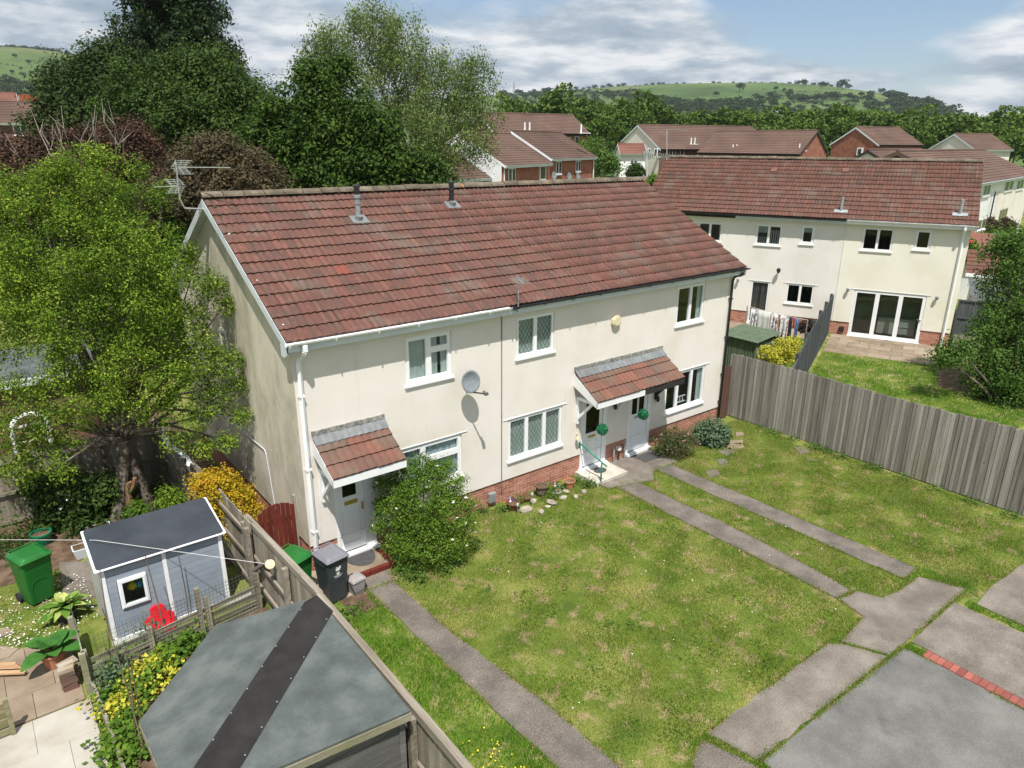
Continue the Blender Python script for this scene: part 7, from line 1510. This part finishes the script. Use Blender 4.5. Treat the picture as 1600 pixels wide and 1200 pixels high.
# the belt behind the houses: front row as trees
for px, py, rp, dp in ((800, 172, 22, 120), (835, 176, 24, 125), (868, 163, 26, 122), (893, 180, 20, 118), (920, 172, 22, 130), (950, 176, 20, 115), (985, 178, 26, 120), (1022, 172, 26, 125), (1006, 190, 20, 112), (940, 196, 20, 108), (965, 205, 18, 106), (1055, 184, 20, 128), (1085, 180, 20, 130), (1112, 186, 20, 130), (1135, 178, 22, 128), (1160, 184, 20, 130), (1185, 186, 20, 135), (1212, 190, 20, 135), (1240, 184, 22, 135), (1265, 180, 20, 138), (1290, 184, 22, 138), (1316, 176, 22, 135), (1338, 184, 22, 135), (1362, 178, 22, 136), (1386, 184, 22, 132), (1408, 186, 24, 130), (1432, 184, 22, 132), (1455, 196, 24, 128), (1478, 190, 22, 128), (1500, 196, 24, 126), (1522, 192, 20, 126), (1545, 194, 22, 122), (1566, 186, 22, 120), (1590, 188, 24, 118), (1570, 205, 20, 112), (1595, 212, 20, 108), (1440, 206, 20, 118), (1560, 218, 16, 104), (1420, 200, 18, 120), (880, 205, 16, 100), (1325, 196, 18, 130), (1280, 196, 18, 130)):
    if px > 1030: py += 7
    rad = rp*dp/FPX*1.0; top = ptd(px, py-rp, dp); zt2 = terrain(top.x, top.y); H_ = top.z-zt2; 
    sq_ = min(1.15, max(.8, H_/1.9/rad)); puttree((top.x, top.y, top.z-1.9*rad*1.35*sq_+.3), rad*1.35, protos, 'full green broadleaf tree in the belt of trees behind the brown roofed houses', 'trees in the belt behind the houses', squash=sq_)
def wood(name, pts, prm, leaf, s_, per, n):
    VV = []; FF = []; b = 0; RR = []
    for (x, y, z, r_, sq) in pts:
        V, F, _ = prm[random.randrange(len(prm))]; a = random.random()*6.28; c_, s2 = math.cos(a), math.sin(a); W_ = V.copy(); W_ = np.stack([(W_[:, 0]*c_-W_[:, 1]*s2)*r_+x, (W_[:, 0]*s2+W_[:, 1]*c_)*r_+y, W_[:, 2]*r_*sq+z], 1); VV.append(W_); FF.append(F+b); b += len(V); RR.append(np.clip(rs.rand(len(F))*.5+rs.rand()*.5, 0, 1))
    o = rawmesh(name, np.concatenate(VV), np.concatenate(FF), leaf, np.concatenate(RR)); tag(o, kind='stuff'); return o
pr_ = [proto(30+i, 230, 5, .15) for i in range(3)]
pts = []
for k in range(170):
    az_ = R(random.uniform(33, 77)); d_ = random.uniform(145, 260); x, y = CAM[0]+d_*math.sin(az_), CAM[1]+d_*math.cos(az_); r_ = random.uniform(3.6, 5.2)
    pts.append((x, y, terrain(x, y), r_, random.uniform(1.0, 1.2)))
for k in range(60):
    az_ = R(random.uniform(-4, 26)); d_ = random.uniform(130, 240); x, y = CAM[0]+d_*math.sin(az_), CAM[1]+d_*math.cos(az_); pts.append((x, y, terrain(x, y), random.uniform(4, 6), 1.1))
wood('woodland', pts, pr_, 'leaf_wood', .24, 4, 110)
# hedges and lone trees across the hill fields
def hill_line(pts_, stp, rp, n_=1):
    o = []
    for (a, b), (c, d) in zip(pts_[:-1], pts_[1:]):
        k = max(1, int(math.hypot(c-a, d-b)/stp))
        for i in range(k):
            u = i/k; p = onhill(a+(c-a)*u+random.gauss(0, 1), b+(d-b)*u+random.gauss(0, .6))
            if p: o.append((p.x, p.y, p.z-1.5, rp*random.uniform(.7, 1.3)*(p-Vector(CAM)).length/FPX, .75))
    return o
HEDGE = []
for pts_, rp in (([(985, 139), (1015, 150), (1032, 158)], 1.8), ([(800, 150), (860, 146), (905, 144), (960, 149), (1000, 154)], 3.2), ([(1000, 152), (1080, 157), (1160, 158)], 2.2), ([(1160, 158), (1190, 152), (1260, 158), (1290, 166)], 2.0), ([(1230, 150), (1262, 160), (1300, 168)], 3.0), ([(1290, 148), (1330, 152), (1370, 158)], 3.4), ([(1050, 150), (1120, 152), (1170, 146)], 1.3), ([(1190, 140), (1250, 144), (1290, 142)], 1.3), ([(930, 138), (960, 144), (985, 150)], 1.8), ([(0, 100), (40, 106), (80, 118)], 1.5), ([(0, 122), (40, 130), (90, 136)], 2.2), ([(20, 92), (60, 96), (100, 106)], 1.3), ([(1380, 150), (1430, 160), (1480, 172)], 3.6)): HEDGE += hill_line(pts_, 3.2, rp)
# trees on the hills
HL = 'dark green tree standing on the distant hillside'; HG = 'trees scattered on the distant hillside'; SL_ = 'dark tree in the line along the hill skyline'; SG = 'trees along the hill skyline'
for px in list(range(786, 1040, 9))+list(range(1046, 1330, 11))+[1375, 1382, 1394]:
    px += random.uniform(-3, 3); az_ = math.atan2(ray(px, 150).x, ray(px, 150).y); d_ = 1490+random.uniform(-15, 15); x, y = CAM[0]+d_*math.sin(az_), CAM[1]+d_*math.cos(az_)
    rp = random.uniform(2.2, 5) if px < 1040 else (random.uniform(1.5, 3.5) if px < 1235 else random.uniform(3.5, 6))
    puttree((x, y, terrain(x, y)), rp*1500/FPX, hprotos, SL_, SG, squash=.8)
for px in range(2, 130, 8):
    az_ = math.atan2(ray(px, 90).x, ray(px, 90).y); d_ = 1480; x, y = CAM[0]+d_*math.sin(az_), CAM[1]+d_*math.cos(az_); puttree((x, y, terrain(x, y)), random.uniform(4, 6.5)*1480/FPX, hprotos, SL_, SG, squash=.75)
for (px, py, rp) in ((1156, 137, 9), (1118, 147, 6), (1181, 149, 4), (1285, 134, 7), (1316, 132, 10), (1300, 148, 6), (1270, 126, 7), (1256, 130, 7), (1212, 139, 5), (1224, 141, 4), (1235, 142, 4), (1303, 150, 9), (1326, 149, 5), (1345, 149, 6), (1360, 148, 7), (1250, 152, 7), (1262, 156, 8), (1275, 152, 7), (1190, 160, 8), (1205, 160, 9), (1185, 163, 7), (1230, 165, 6), (870, 135, 7), (884, 136, 7), (896, 136, 6), (850, 141, 5), (835, 143, 5), (955, 146, 4), (975, 148, 5), (990, 151, 5), (1005, 153, 5), (24, 88, 4), (46, 98, 4), (20, 114, 4), (38, 118, 5), (60, 112, 4), (12, 138, 7), (70, 130, 6), (58, 140, 6), (33, 108, 3), (50, 116, 5), (8, 122, 5), (985, 143, 3), (1070, 158, 5), (1090, 156, 5), (1110, 160, 5), (1055, 160, 6), (1135, 163, 6), (1150, 161, 6), (920, 142, 4), (932, 144, 4), (944, 145, 4), (1395, 152, 6), (1410, 155, 6), (1425, 157, 7), (1440, 160, 6), (1455, 163, 6)):
    p = onhill(px, py+rp*.8)
    if p: puttree(p, rp*.9*(p-Vector(CAM)).length/FPX, hprotos, HL, HG, squash=.8)
ph_ = [proto(50+i, 60, 4, .34) for i in range(3)]; pts = []
for k in range(520):
    px = random.uniform(985, 1500); lo_ = (159 if px < 1160 else 168)+5*math.sin(px*.03); py = lo_+random.uniform(0, 22)
    if 1160 < px < 1385 and random.random() < .55: continue
    if px > 1385: py = 143+(px-1385)*.28+random.uniform(2, 30)
    elif 1160 < px and random.random() < .25: py = 146+(px-1160)*.03+random.uniform(0, 10)+.06*abs(px-1270)
    p = onhill(px, py)
    if p: pts.append((p.x, p.y, p.z-2, random.uniform(6, 10)*(p-Vector(CAM)).length/1300, .8))
for k in range(120):
    px = random.uniform(-10, 130); p = onhill(px, random.uniform(130, 160))
    if p: pts.append((p.x, p.y, p.z-2, random.uniform(5, 9)*(p-Vector(CAM)).length/1300, .8))
for k in range(110):
    px = random.uniform(780, 1000); p = onhill(px, 146+random.uniform(-4, 22)+(1000-px)*.02)
    if p: pts.append((p.x, p.y, p.z-2, random.uniform(5, 9)*(p-Vector(CAM)).length/1300, .7))
pts += HEDGE
wood('hill_woodland', pts, ph_, 'leaf_hill', .3, 4, 60)
p = onhill(1213, 176)
if p:
    s_ = (p-Vector(CAM)).length/FPX; t = thing('farmhouse', p, 'tiny white farm buildings at the foot of the distant hill', 'farmhouse')
    G().box(p.x-5*s_, p.x+6*s_, p.y-2*s_, p.y+4*s_, p.z-8, p.z+5*s_).build('wall', 'white_paint', t); G().ext([(p.x-5.3*s_, p.z+5*s_), (p.x+6.3*s_, p.z+5*s_), (p.x+5.5*s_, p.z+7*s_), (p.x-4.5*s_, p.z+7*s_)], p.y-2.2*s_, p.y+4.2*s_).build('roof', 'far_tile', t)
az_ = math.atan2(ray(803, 140).x, ray(803, 140).y); x, y = CAM[0]+1520*math.sin(az_), CAM[1]+1520*math.cos(az_); z = terrain(x, y); t = G()
for sx_, sy_ in ((-1, -1), (1, -1), (1, 1), (-1, 1)): t.beam((x+sx_*2.5, y+sy_*2.5, z), (x, y, z+28), .5, .5)
for k in range(5): q = 2.3-.42*k; zz_ = z+5*k+3; t.beam((x-q, y, zz_), (x+q, y, zz_), .4, .4); t.beam((x, y-q, zz_), (x, y+q, zz_), .4, .4)
tag(t.build('pylon', 'flue_grey'), 'thin lattice mast on the skyline right of the birch', 'mast')

# ================================================================== the air
if HAZE:
    HZ0 = min(v.co.z for v in bpy.data.objects['ground'].data.vertices)-1
    hb = G().box(-3300, 3300, -3300, 3300, HZ0, 250).build('haze', 'haze'); tag(hb, kind='stuff')
